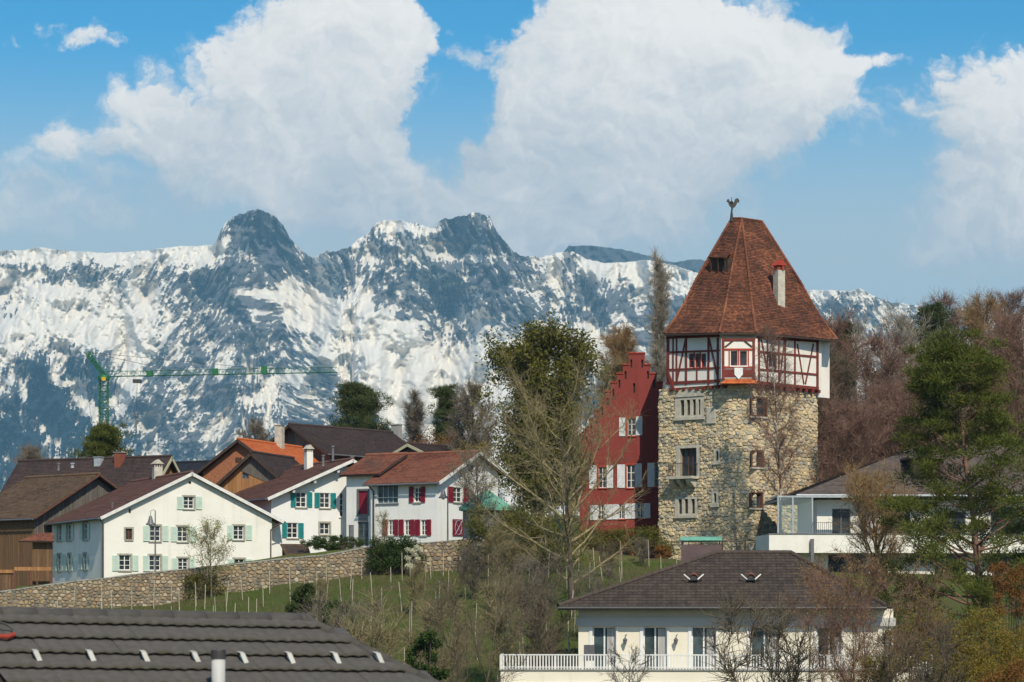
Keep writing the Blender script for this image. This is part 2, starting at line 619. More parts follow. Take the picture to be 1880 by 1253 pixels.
tile_mat('tile_tower', [(0.045, 0.024, 0.018), (0.095, 0.040, 0.026), (0.17, 0.062, 0.034), (0.30, 0.12, 0.062)], 0.17, 0.155, lichen=(0.055, 0.032, 0.022), lich=0.6, big=0.42)
tile_mat('tile_dark', [(0.035, 0.024, 0.024), (0.055, 0.038, 0.036), (0.075, 0.05, 0.045)], lich=0.12)
tile_mat('tile_orange', [(0.42, 0.10, 0.035), (0.52, 0.14, 0.045), (0.58, 0.18, 0.06)], lich=0.1)
tile_mat('slate', [(0.02, 0.022, 0.03), (0.03, 0.033, 0.045)], 0.4, 0.3, lich=0.0)


def stone_mat(name, stops, rough=0.9):
    """rubble: each stone takes its own colour (object and island random) plus mottling"""
    m, w, b = principled(name)
    oi = w.n('ShaderNodeObjectInfo')
    gi = w.n('ShaderNodeNewGeometry')
    r = w.m('FRACT', w.m('ADD', w.m('MULTIPLY', oi.outputs['Random'], 3.7), gi.outputs['Random Per Island']))
    c = w.ramp(r, stops)
    tc = w.n('ShaderNodeTexCoord')
    n = w.noise(tc.outputs['Object'], 4.0, 6, 0.7)
    n2 = w.noise(tc.outputs['Object'], 0.8, 4, 0.6)
    c = w.mix(w.smooth(n, 0.4, 0.8, 0.0, 0.55), c, (0.26, 0.22, 0.165))
    c = w.mix(w.smooth(n2, 0.5, 0.75, 0.0, 0.4), c, (0.2, 0.17, 0.13))
    w.set(b.inputs['Base Color'], c)
    b.inputs['Roughness'].default_value = rough
    b.inputs['Specular IOR Level'].default_value = 0.2
    bn = w.noise(tc.outputs['Object'], 7, 5, 0.7)
    bp = w.n('ShaderNodeBump', i_Height=bn, i_Strength=1.0, i_Distance=0.06)
    w.set(b.inputs['Normal'], bp)
    return m


stone_mat('tower_stone', [(0.0, (0.62, 0.50, 0.30)), (0.3, (0.73, 0.58, 0.35)), (0.5, (0.62, 0.52, 0.36)), (0.65, (0.38, 0.36, 0.29)), (0.8, (0.66, 0.47, 0.28)), (0.9, (0.30, 0.30, 0.27)), (1.0, (0.70, 0.62, 0.46))])
stone_mat('garden_stone', [(0.0, (0.28, 0.22, 0.15)), (0.25, (0.42, 0.30, 0.17)), (0.45, (0.19, 0.165, 0.13)), (0.6, (0.52, 0.42, 0.28)), (0.75, (0.16, 0.145, 0.12)), (0.9, (0.38, 0.24, 0.13)), (1.0, (0.56, 0.49, 0.37))])
mat('wall_mortar', (0.26, 0.215, 0.155), (0.15, 0.125, 0.09), 1.2, bump=0.05, bscale=9)

# ------------------------------------------------------------------ terrain
TX = np.array([-60, -34.4, -27.4, -16.1, -10.6, -1.5, 4.6, 10, 17.6, 26, 34, 60, 120])
TZ = np.array([0.2, 0.9, 1.6, 2.9, 3.7, 3.9, 3.6, 2.7, 2.4, 2.0, 2.0, 4.0, 8.0])          # terrace the houses stand on
VX = np.array([-60, -34.4, -23, -15.5, -10.3, -1.4, 4.4, 9.6, 18, 34, 120])
VZ = np.array([-1.6, -0.7, -0.1, 1.1, 1.75, 2.3, 2.7, 2.6, 1.8, 1.2, 3.0])               # foot of the garden wall, top of the vineyard
WALL_Y = 167.0


def ground_rel(x, y):
    """height of the ground relative to the eye"""
    x, y = np.asarray(x, float), np.asarray(y, float)
    terr = np.interp(x, TX, TZ)
    vine = np.interp(x, VX, VZ)
    low = vine - 0.15 * (WALL_Y - y) - 0.0006 * np.maximum(0, WALL_Y - y) ** 2
    low = np.maximum(low, -8.5 - 0.02 * np.maximum(0, 100 - y))
    back = terr + 0.05 * np.clip(y - 190, 0, 60)
    hill = sstep(x, 12, 75) * sstep(y, 183, 300) * 24 + sstep(x, -10, 10) * sstep(y, 195, 240) * 2.5
    back = back + hill
    k = sstep(y, WALL_Y + 0.35, WALL_Y + 1.2)
    k = np.where(x > 9, sstep(y, WALL_Y - 6, WALL_Y + 14), k)
    z = low * (1 - k) + back * k
    # beyond the village the land falls to the valley floor
    far = sstep(y, 330, 900)
    z = z * (1 - far) + (-40.0) * far
    z = np.maximum(z, -40)
    side = sstep(np.abs(x), 150, 700)
    z = z * (1 - side) + np.maximum(-40.0, -12 - 28 * sstep(y, -200, 500)) * side
    return z


def gz(x, y):
    return float(ground_rel(x, y)) + CZ


def axis(parts):
    return np.unique(np.concatenate([np.arange(a, b + 1e-6, s) for a, b, s in parts]))


def build_ground():
    xs = axis([(-11000, -1000, 1000), (-1000, -160, 60), (-160, -60, 5), (-60, 70, 1.0), (70, 160, 5), (160, 1000, 60), (1000, 11000, 1000)])
    ys = axis([(-1500, -100, 100), (-100, 90, 10), (90, 166.9, 1.1), (167, 169, 0.2), (169, 300, 3), (300, 1000, 35), (1000, 11000, 1000)])
    X, Y = np.meshgrid(xs, ys)
    Z = ground_rel(X, Y) + CZ + np.where((np.abs(X) < 160) & (Y > 60) & (Y < 320), 0.12 * fbm(X / 2.7, Y / 2.7, 4, 9), 0)
    nx, ny = len(xs), len(ys)
    v = np.stack([X.ravel(), Y.ravel(), Z.ravel()], 1)
    i = np.arange(nx * ny).reshape(ny, nx)
    f = np.stack([i[:-1, :-1].ravel(), i[:-1, 1:].ravel(), i[1:, 1:].ravel(), i[1:, :-1].ravel()], 1)
    m, w, b = principled('ground')
    tc = w.n('ShaderNodeTexCoord')
    n1 = w.noise(tc.outputs['Object'], 0.22, 6, 0.65)
    n2 = w.noise(tc.outputs['Object'], 2.2, 5, 0.7)
    c = w.mix(w.smooth(n1, 0.38, 0.62), (0.08, 0.11, 0.024), (0.115, 0.095, 0.045))
    c = w.mix(w.smooth(n2, 0.4, 0.7, 0, 0.7), c, (0.065, 0.095, 0.02))
    w.set(b.inputs['Base Color'], c)
    b.inputs['Roughness'].default_value = 0.95
    b.inputs['Specular IOR Level'].default_value = 0.1
    bp = w.n('ShaderNodeBump', i_Height=n2, i_Strength=1.0, i_Distance=0.3)
    w.set(b.inputs['Normal'], bp)
    o = mesh_np('ground', v, f, m, smooth=True, kind='structure')
    return o


build_ground()

# ------------------------------------------------------------------ mountains
SKY_X = [-400, -150, 0, 40, 75, 120, 200, 260, 330, 360, 392, 398, 404, 415, 432, 450, 462, 476, 490, 505, 520, 540, 556, 575, 600, 640, 655, 672, 690, 715, 742, 770, 795, 806, 815, 850, 872, 888, 900, 916, 935,
         960, 1000, 1035, 1050, 1075, 1110, 1150, 1195, 1215, 1240, 1280, 1330, 1400, 1480, 1520, 1560, 1578, 1600, 1640, 1700, 1760, 1880, 2050, 2400]
SKY_Y = [480, 468, 461, 460, 455, 461, 465, 461, 452, 452, 449, 440, 425, 408, 397, 392, 386, 385, 389, 398, 416, 446, 464, 472, 462, 456, 440, 432, 411, 403, 405, 413, 421, 410, 402, 397, 391, 392, 402, 432, 455,
         470, 473, 462, 462, 475, 484, 481, 477, 483, 488, 502, 518, 530, 534, 533, 535, 529, 541, 556, 562, 566, 578, 600, 640]
# (px, py, rx, ry, tilt, amount): where bare rock, forest and open snow lie on the face
ROCK = [(472, 440, 62, 62, 0, 0.85), (540, 492, 30, 70, -38, 0.6), (50, 492, 75, 14, 8, 0.32), (190, 505, 75, 20, 5, 0.35), (290, 490, 30, 20, 0, 0.25), (110, 480, 40, 14, 0, 0.25),
        (215, 545, 50, 16, -10, 0.3), (20, 545, 40, 25, 0, 0.25), (400, 565, 95, 55, 20, 0.34), (470, 610, 130, 70, 10, 0.30), (330, 690, 70, 90, 10, 0.34), (440, 720, 120, 70, 0, 0.30),
        (380, 800, 200, 80, 0, 0.32), (560, 800, 120, 60, 0, 0.30), (590, 620, 50, 60, -35, 0.34), (610, 520, 40, 30, -40, 0.4), (636, 490, 10, 45, 0, 0.5),
        (700, 470, 70, 75, 0, 0.30), (690, 560, 60, 60, 0, 0.28), (855, 440, 55, 60, 0, 0.55), (860, 530, 90, 70, 0, 0.42), (770, 560, 110, 50, 0, 0.30), (940, 530, 70, 90, 15, 0.44), (940, 600, 80, 40, 0, 0.3),
        (1060, 530, 75, 60, 10, 0.42), (1040, 590, 80, 30, 0, 0.34), (1180, 570, 90, 55, 0, 0.46), (1280, 580, 80, 60, 0, 0.4), (1100, 580, 50, 50, 20, 0.3), (1560, 560, 60, 20, 0, 0.35), (1700, 590, 200, 30, 0, 0.4),
        (820, 640, 110, 26, 14, 0.22), (720, 700, 30, 16, 10, 0.16), (840, 690, 40, 14, 20, 0.2), (1170, 640, 60, 30, 15, 0.3),
        (100, 740, 85, 110, 20, 0.62), (40, 690, 50, 60, 20, 0.35), (170, 800, 120, 90, 0, 0.45), (20, 840, 60, 70, 0, 0.45), (270, 830, 140, 60, 0, 0.3), (640, 720, 70, 45, 25, 0.45), (600, 770, 60, 45, 0, 0.35),
        (720, 790, 80, 35, 0, 0.4), (1130, 720, 90, 50, 0, 0.6), (1250, 680, 90, 60, 0, 0.4)]
SNOW = [(130, 620, 120, 45, 0, 0.22), (60, 520, 300, 12, 4, 0.1), (560, 560, 30, 90, -38, 0.2), (700, 640, 120, 40, 28, 0.35), (800, 690, 120, 40, 18, 0.35), (640, 560, 40, 40, -35, 0.3), (600, 640, 20, 80, -32, 0.2),
        (150, 730, 14, 90, -28, 0.55), (60, 780, 12, 90, -30, 0.5), (240, 700, 20, 100, 12, 0.3), (990, 640, 120, 26, -8, 0.3), (1090, 640, 70, 40, 10, 0.3), (1130, 500, 60, 20, 20, 0.35), (1260, 520, 80, 22, 18, 0.35),
        (880, 590, 20, 60, -10, 0.15), (1005, 500, 14, 60, -15, 0.3), (200, 462, 240, 12, 0, 0.5), (510, 530, 60, 12, 8, 0.35), (700, 740, 160, 40, 5, 0.3), (450, 735, 120, 12, -20, 0.2), (720, 415, 40, 10, 8, 0.3)]
SOLID = [(472, 440, 60, 58, 0, 0.30), (545, 495, 26, 60, -38, 0.12), (860, 430, 50, 40, 0, 0.16), (940, 540, 50, 60, 15, 0.08), (100, 745, 70, 100, 20, 0.26), (30, 840, 60, 60, 0, 0.15), (1130, 730, 80, 40, 0, 0.2), (640, 725, 50, 35, 25, 0.12), (1190, 560, 70, 40, 0, 0.08), (636, 490, 9, 40, 0, 0.25)]
FOREST = [(100, 745, 80, 110, 20, 0.9), (170, 800, 110, 90, 0, 0.5), (20, 840, 60, 70, 0, 0.6), (640, 725, 60, 40, 25, 0.5), (730, 770, 80, 30, 0, 0.6), (1130, 730, 90, 45, 0, 0.8), (330, 840, 300, 40, 0, 0.35)]


def gsum(items, x, y):
    s = np.zeros_like(x)
    for cx, cy, rx, ry, ang, a in items:
        ca, sa = math.cos(R(ang)), math.sin(R(ang))
        du, dv = x - cx, y - cy
        p = (du * ca + dv * sa) / rx
        q = (-du * sa + dv * ca) / ry
        s += a * np.exp(-(p * p + q * q) * 0.8)
    return s


def mountain_mat():
    m, w, b = principled('mountain')
    tc = w.n('ShaderNodeTexCoord')
    a = w.n('ShaderNodeAttribute', attribute_name='rock')
    fo = w.n('ShaderNodeAttribute', attribute_name='forest')
    n = w.noise(tc.outputs['Object'], 0.075, 7, 0.75)
    n2 = w.noise(w.vm('MULTIPLY', tc.outputs['Object'], (1, 1, 0.35)), 0.02, 6, 0.7)
    r = w.m('ADD', a.outputs['Fac'], w.m('MULTIPLY', w.m('SUBTRACT', n, 0.5), 0.8))
    r = w.smooth(r, 0.38, 0.56)
    rock = w.mix(w.smooth(n2, 0.35, 0.65), (0.15, 0.165, 0.18), (0.25, 0.235, 0.225))
    rock = w.mix(w.smooth(fo.outputs['Fac'], 0.3, 0.75), rock, (0.03, 0.05, 0.065))
    c = w.mix(r, (0.74, 0.69, 0.61), rock)
    w.set(b.inputs['Base Color'], c)
    b.inputs['Roughness'].default_value = 0.9
    b.inputs['Specular IOR Level'].default_value = 0.1
    bp = w.n('ShaderNodeBump', i_Height=w.m('MULTIPLY', n, r), i_Strength=1.0, i_Distance=16.0)
    w.set(b.inputs['Normal'], bp)
    return m


def build_mountain():
    px = np.arange(-420, 2400, 2.3)
    nr = 330
    sky = np.interp(px, SKY_X, SKY_Y)
    jag = np.interp(px, [-400, 380, 395, 560, 640, 950, 1040, 1500, 2400], [1.0, 1.0, 3.2, 3.0, 3.2, 3.2, 1.6, 1.5, 2.5])
    sky = sky + jag * (fbm(px / 16, px * 0 + 0.5, 4, 31) + 0.5 * fbm(px / 5, px * 0 + 3.3, 2, 37))
    t = np.concatenate([np.linspace(0, 0.30, 24)[:-1], np.linspace(0.30, 1, nr - 23)])
    PY = 1100 + (sky[None, :] - 1100) * t[:, None]
    PXX = np.repeat(px[None, :], nr, 0)
    wx = PXX + 22 * fbm(PXX / 70, PY / 70, 3, 51)
    wy = PY + 22 * fbm(PXX / 70, PY / 70, 3, 61)
    rock0 = 0.045 + 0.40 * (1 - np.exp(-1.9 * gsum(ROCK, wx, wy))) + gsum(SOLID, wx, wy) - 0.9 * gsum(SNOW, wx, wy)
    forest = gsum(FOREST, wx, wy)
    # relief: big buttresses, then crags cut by gullies that run down the face
    rel = ridged(PXX / 150, PY / 210, 5, 5)
    # the fall line leans away from each summit
    sh = np.interp(px, [-400, 0, 250, 440, 472, 520, 620, 660, 715, 790, 870, 1000, 1120, 1200, 1400, 2400], [-0.2, -0.25, -0.55, -0.4, 0.0, 0.5, 0.75, -0.3, 0.0, 0.35, 0.1, 0.55, -0.2, 0.25, 0.5, 0.4])[None]
    SX = PXX - sh * (PY - 470)
    crag = ridged(SX / 32 + 0.25 * fbm(PXX / 60, PY / 60, 2, 77), PY / 62, 5, 15)
    fine = fbm(SX / 6.5, PY / 12, 4, 25, 0.75)
    streak = fbm(SX / 4.2, PY / 40, 3, 27, 0.6)
    band = fbm(PXX / 60, PY / 7.5 + PXX / 60, 3, 41)
    rm = np.clip(rock0 * 1.3, 0.05, 1)
    k = 0.35 + 0.65 * sstep(rock0, 0.0, 0.24)
    m = rock0 + k * (0.55 * (crag - 0.44) + 0.20 * fine + 0.17 * streak) + 0.12 * band * sstep(rock0, 0.05, 0.3)
    gul = ridged(SX / 34, PY / 230, 3, 83)
    m = m - 0.5 * sstep(gul, 0.80, 0.92) * sstep(forest, 0.6, 0.3)
    m = np.where(forest > 0.35, m + 0.25 * np.clip(fbm(PXX / 5, PY / 22, 2, 91), -1, 1), m)
    rock = sstep(m, 0.22, 0.40)
    # depth: rock stands steep, snow lies back
    g = 0.5 + 1.6 * np.clip(1 - rm * 1.2, 0, 1) + 0.5 * (1 - t[:, None])
    dep = np.cumsum(g * np.diff(np.concatenate([[0], t]))[:, None], 0)
    dep = dep / dep[-1:]
    ridge_d = 8600 + 250 * fbm(px / 260, px * 0, 3, 71)
    D = 6900 + (ridge_d[None] - 6900) * dep
    amp = sstep(t, 0.02, 0.2)[:, None]
    D = D - amp * (300 * (rel - 0.45) + (50 + 170 * rm) * (crag - 0.45) + (4 + 20 * rm) * fine)
    X = (PXX - PX0) / F * D
    Z = CZ + (HOR - PY) / F * D
    # the far side falls away again
    back = []
    for k, (dd, dz) in enumerate(((60, -12), (260, -120), (700, -480), (1500, -1100))):
        back.append((X[-1] * (1 + dd / 9000), D[-1] + dd, np.maximum(Z[-1] + dz, 2)))
    X = np.vstack([X] + [b[0][None] for b in back])
    Y = np.vstack([D] + [b[1][None] for b in back])
    Z = np.vstack([Z] + [b[2][None] for b in back])
    Z[0] = -0.5
    rock = np.vstack([rock] + [rock[-1:]] * 4)
    forest = np.vstack([forest] + [forest[-1:] * 0] * 4)
    n0, n1 = X.shape
    i = np.arange(n0 * n1).reshape(n0, n1)
    f = np.stack([i[:-1, :-1].ravel(), i[:-1, 1:].ravel(), i[1:, 1:].ravel(), i[1:, :-1].ravel()], 1)
    v = np.stack([X.ravel(), Y.ravel(), Z.ravel()], 1)
    o = mesh_np('mountain', v, f, mountain_mat(), smooth=True, kind='structure', attrs={'rock': rock, 'forest': forest})
    return float(Z.max())


peak_z = build_mountain()


def build_far_ridge():
    """farther mountain behind the right shoulder, its cloud shade put into the colour"""
    px = np.arange(1015, 1420, 3.0)
    sky = np.interp(px, [1015, 1030, 1045, 1080, 1120, 1160, 1190, 1215, 1240, 1262, 1285, 1310, 1350, 1420], [500, 468, 452, 451, 455, 462, 470, 478, 482, 478, 476, 486, 512, 545])
    sky = sky + 1.6 * fbm(px / 14, px * 0, 3, 131)
    t = np.linspace(0, 1, 60)
    PY = 620 + (sky[None] - 620) * t[:, None]
    PXX = np.repeat(px[None], 60, 0)
    D = 9700 + 500 * t[:, None] - 120 * ridged(PXX / 40, PY / 50, 4, 141)
    X, Z = (PXX - PX0) / F * D, CZ + (HOR - PY) / F * D
    rock = 0.8 + 0.25 * fbm(PXX / 12, PY / 14, 3, 151)
    i = np.arange(X.size).reshape(X.shape)
    f = np.stack([i[:-1, :-1].ravel(), i[:-1, 1:].ravel(), i[1:, 1:].ravel(), i[1:, :-1].ravel()], 1)
    v = np.stack([X.ravel(), D.ravel(), Z.ravel()], 1)
    mesh_np('mountain', v, f, MATS['mountain'], smooth=True, kind='structure', attrs={'rock': rock, 'forest': rock * 0 + 0.55})  # dark forest tone here only paints the cloud shade on the ridge


build_far_ridge()


def build_haze():
    m = bpy.data.materials.new('haze')
    m.use_nodes = True
    w = NT(m.node_tree)
    v = w.n('ShaderNodeVolumePrincipled', i_Color=(0.34, 0.72, 1.0), i_Density=6.0e-5, i_Anisotropy=0.0)
    out = w.n('ShaderNodeOutputMaterial')
    w.t.links.new(v.outputs[0], out.inputs['Volume'])
    mb = MB()
    mb.aabb(-11200, 11200, -1700, 11300, -1.6, peak_z + 25)
    mb.build('haze', m, kind='stuff')


build_haze()

# ------------------------------------------------------------------ building kit
class Wall:
    """a vertical plane: base point O, direction d to the right, outward normal n (towards the viewer's side)"""
    def __init__(self, O, d):
        self.O = Vector((O[0], O[1], 0))
        self.d = Vector((d[0], d[1], 0)).normalized()
        self.n = Vector((self.d.y, -self.d.x, 0))

    def P(self, u, z, off=0.0):
        p = self.O + self.d * u + self.n * off
        return Vector((p.x, p.y, z))

    def uz(self, px, py):
        k = (px - PX0) / F
        u = (k * self.O.y - self.O.x) / (self.d.x - k * self.d.y)
        return u, CZ + (HOR - py) / F * (self.O.y + u * self.d.y)

    def rect(self, a, b):
        """two photo pixels (top left, bottom right) -> u0, u1, z0, z1"""
        mx, my = (a[0] + b[0]) / 2, (a[1] + b[1]) / 2
        u0, u1 = self.uz(a[0], my)[0], self.uz(b[0], my)[0]
        return u0, u1, self.uz(mx, b[1])[1], self.uz(mx, a[1])[1]


def clip_poly(poly, a, b, c):
    """keep a*x + b*y <= c"""
    out = []
    n = len(poly)
    for i in range(n):
        p, q = poly[i], poly[(i + 1) % n]
        dp, dq = a * p[0] + b * p[1] - c, a * q[0] + b * q[1] - c
        if dp <= 0:
            out.append(p)
        if (dp < 0 < dq) or (dq < 0 < dp):
            t = dp / (dp - dq)
            out.append((p[0] + (q[0] - p[0]) * t, p[1] + (q[1] - p[1]) * t))
    return out


def wall_faces(mb, w, outline, holes, reveal=0.18, off=0.0):
    """convex outline in (u, z), rectangular holes (u0, u1, z0, z1) with reveals going inwards"""
    us = sorted({p[0] for p in outline} | {h[0] for h in holes} | {h[1] for h in holes})
    zs = sorted({p[1] for p in outline} | {h[2] for h in holes} | {h[3] for h in holes})
    cx = sum(p[0] for p in outline) / len(outline)
    cz = sum(p[1] for p in outline) / len(outline)
    planes = []
    for i in range(len(outline)):
        p, q = outline[i], outline[(i + 1) % len(outline)]
        a, b = q[1] - p[1], -(q[0] - p[0])
        c = a * p[0] + b * p[1]
        if a * cx + b * cz > c:
            a, b, c = -a, -b, -c
        planes.append((a, b, c))
    for i in range(len(us) - 1):
        for j in range(len(zs) - 1):
            u0, u1, z0, z1 = us[i], us[i + 1], zs[j], zs[j + 1]
            if u1 - u0 < 1e-6 or z1 - z0 < 1e-6:
                continue
            mu, mz = (u0 + u1) / 2, (z0 + z1) / 2
            if any(h[0] < mu < h[1] and h[2] < mz < h[3] for h in holes):
                continue
            poly = [(u0, z0), (u1, z0), (u1, z1), (u0, z1)]
            for pl in planes:
                poly = clip_poly(poly, *pl)
                if len(poly) < 3:
                    break
            if len(poly) >= 3:
                mb.face([w.P(u, z, off) for u, z in poly])
    for u0, u1, z0, z1 in holes:
        c = [(u0, z0), (u1, z0), (u1, z1), (u0, z1)]
        for k in range(4):
            p, q = c[k], c[(k + 1) % 4]
            mb.face([w.P(p[0], p[1], off), w.P(q[0], q[1], off), w.P(q[0], q[1], off - reveal), w.P(p[0], p[1], off - reveal)])


def shutter(parent, w, r, matname, slats=7, label=None):
    u0, u1, z0, z1 = r
    mb = MB()
    mb.wbox(w, u0, u1, z0, z1, 0.03, 0.055)
    e = 0.055
    mb.wbox(w, u0, u0 + e, z0, z1, 0.055, 0.075).wbox(w, u1 - e, u1, z0, z1, 0.055, 0.075)
    for k in range(3):
        zz = z0 + (z1 - z0 - e) * k / 2
        mb.wbox(w, u0 + e, u1 - e, zz, zz + e, 0.055, 0.074)
    h = (z1 - z0) / (slats * 2)
    for k in range(slats * 2 - 1):
        zz = z0 + h * (k + 0.6)
        a, b = w.P(u0 + e, zz, 0.056), w.P(u1 - e, zz, 0.056)
        mb.box(a, b - a, w.n * 0.014, Vector((0, 0, h * 0.55)))
    for s in (0.15, 0.85):
        zz = z0 + (z1 - z0) * s
        mb.wbox(w, u0 - 0.02, u0 + 0.1, zz - 0.015, zz + 0.015, 0.0, 0.03)
        mb.wbox(w, u1 - 0.1, u1 + 0.02, zz - 0.015, zz + 0.015, 0.0, 0.03)
    o = mb.build('shutter', MATS[matname], parent)
    if label:
        o['label'] = label
    return o


def window(parent, w, r, nx=2, rows=(0.33, 0.66), frame='white_paint', glass='glass', reveal=0.16, sill='stone_sill', surround=None, curtain=True, fw=0.055, name='window', label=None):
    """frame and glazing bars are the part; panes, sill and surround its sub-parts"""
    u0, u1, z0, z1 = r
    mb = MB()
    f0, f1 = -reveal + 0.02, -reveal + 0.075
    mb.wbox(w, u0, u0 + fw, z0, z1, f0, f1).wbox(w, u1 - fw, u1, z0, z1, f0, f1)
    mb.wbox(w, u0 + fw, u1 - fw, z0, z0 + fw, f0, f1).wbox(w, u0 + fw, u1 - fw, z1 - fw, z1, f0, f1)
    iw = (u1 - u0 - 2 * fw) / nx
    bars = [u0 + fw]
    for k in range(1, nx):
        c = u0 + fw + iw * k
        mb.wbox(w, c - fw * 0.55, c + fw * 0.55, z0 + fw, z1 - fw, f0, f1 - 0.004)
        bars.append(c)
    bars.append(u1 - fw)
    for t in rows:
        zz = z0 + (z1 - z0) * t
        mb.wbox(w, u0 + fw, u1 - fw, zz - 0.018, zz + 0.018, f0 + 0.012, f1 - 0.012)
    o = mb.build(name, MATS[frame], parent)
    if label:
        o['label'] = label
    for k in range(nx):
        g = MB()
        a, b = bars[k] + 0.01, bars[k + 1] - 0.01
        g.wbox(w, a, b, z0 + fw * 0.8, z1 - fw * 0.8, f0 - 0.012, f0 + 0.016)
        g.build('pane', MATS[glass], o)
    if sill:
        s = MB()
        s.wbox(w, u0 - 0.08, u1 + 0.08, z0 - 0.09, z0 - 0.002, -0.05, 0.09)
        s.build('sill', MATS[sill], o)
    if surround:
        s = MB()
        e = 0.12
        s.wbox(w, u0 - e, u0, z0, z1 + e, -0.1, 0.025).wbox(w, u1, u1 + e, z0, z1 + e, -0.1, 0.025)
        s.wbox(w, u0, u1, z1, z1 + e, -0.1, 0.027)
        s.build('surround', MATS[surround], o)
    return o


def roof_plane(mb, A, B, C, Dd, expo=0.16, lift=0.022, seg=0.9, jitter=0.006, seed=0, u_off=0.0):
    """lapped courses on the plane eave A-B, top D-C (A below D, B below C)"""
    A, B, C, Dd = Vector(A), Vector(B), Vector(C), Vector(Dd)
    rr = random.Random(seed)
    nrm = (B - A).cross(Dd - A)
    if nrm.length < 1e-6:
        nrm = (B - A).cross(C - A)
    nrm.normalize()
    if nrm.z < 0:
        nrm = -nrm
    ed = (B - A).normalized()
    up = nrm.cross(ed)
    if up.z < 0:
        up = -up
    H = max((Dd - A).dot(up), (C - A).dot(up))
    n = max(2, int(round(H / expo)))
    nu = max(1, int((B - A).length / seg))
    for i in range(n):
        t0, t1 = i / n, (i + 1) / n
        l0, r0 = A.lerp(Dd, t0), B.lerp(C, t0)
        l1, r1 = A.lerp(Dd, t1), B.lerp(C, t1)
        prev = None
        for k in range(nu + 1):
            s = k / nu
            lo, hi = l0.lerp(r0, s), l1.lerp(r1, s)
            j = rr.uniform(-jitter, jitter)
            lo2 = lo + nrm * (lift + j)
            cur = (lo, lo2, hi + nrm * 0.001, (lo - A).dot(ed) + u_off, (hi - A).dot(ed) + u_off)
            if prev:
                v0, v1 = (i + 0.02) * expo, (i + 0.98) * expo
                mb.face([prev[1], cur[1], cur[2], prev[2]], [(prev[3], v0), (cur[3], v0), (cur[4], v1), (prev[4], v1)])
                mb.face([prev[0], cur[0], cur[1], prev[1]], [(prev[3], v0), (cur[3], v0), (cur[3], v0), (prev[3], v0)])
            prev = cur
    return nrm


def slab_under(mb, pts, nrm, th=0.16, gap=0.004):
    top = [Vector(p) - nrm * gap for p in pts]
    mb.prism(top, -nrm * th)


def rail_tubes(mb, path, r, sides=5):
    mb.tube(path, r, sides)


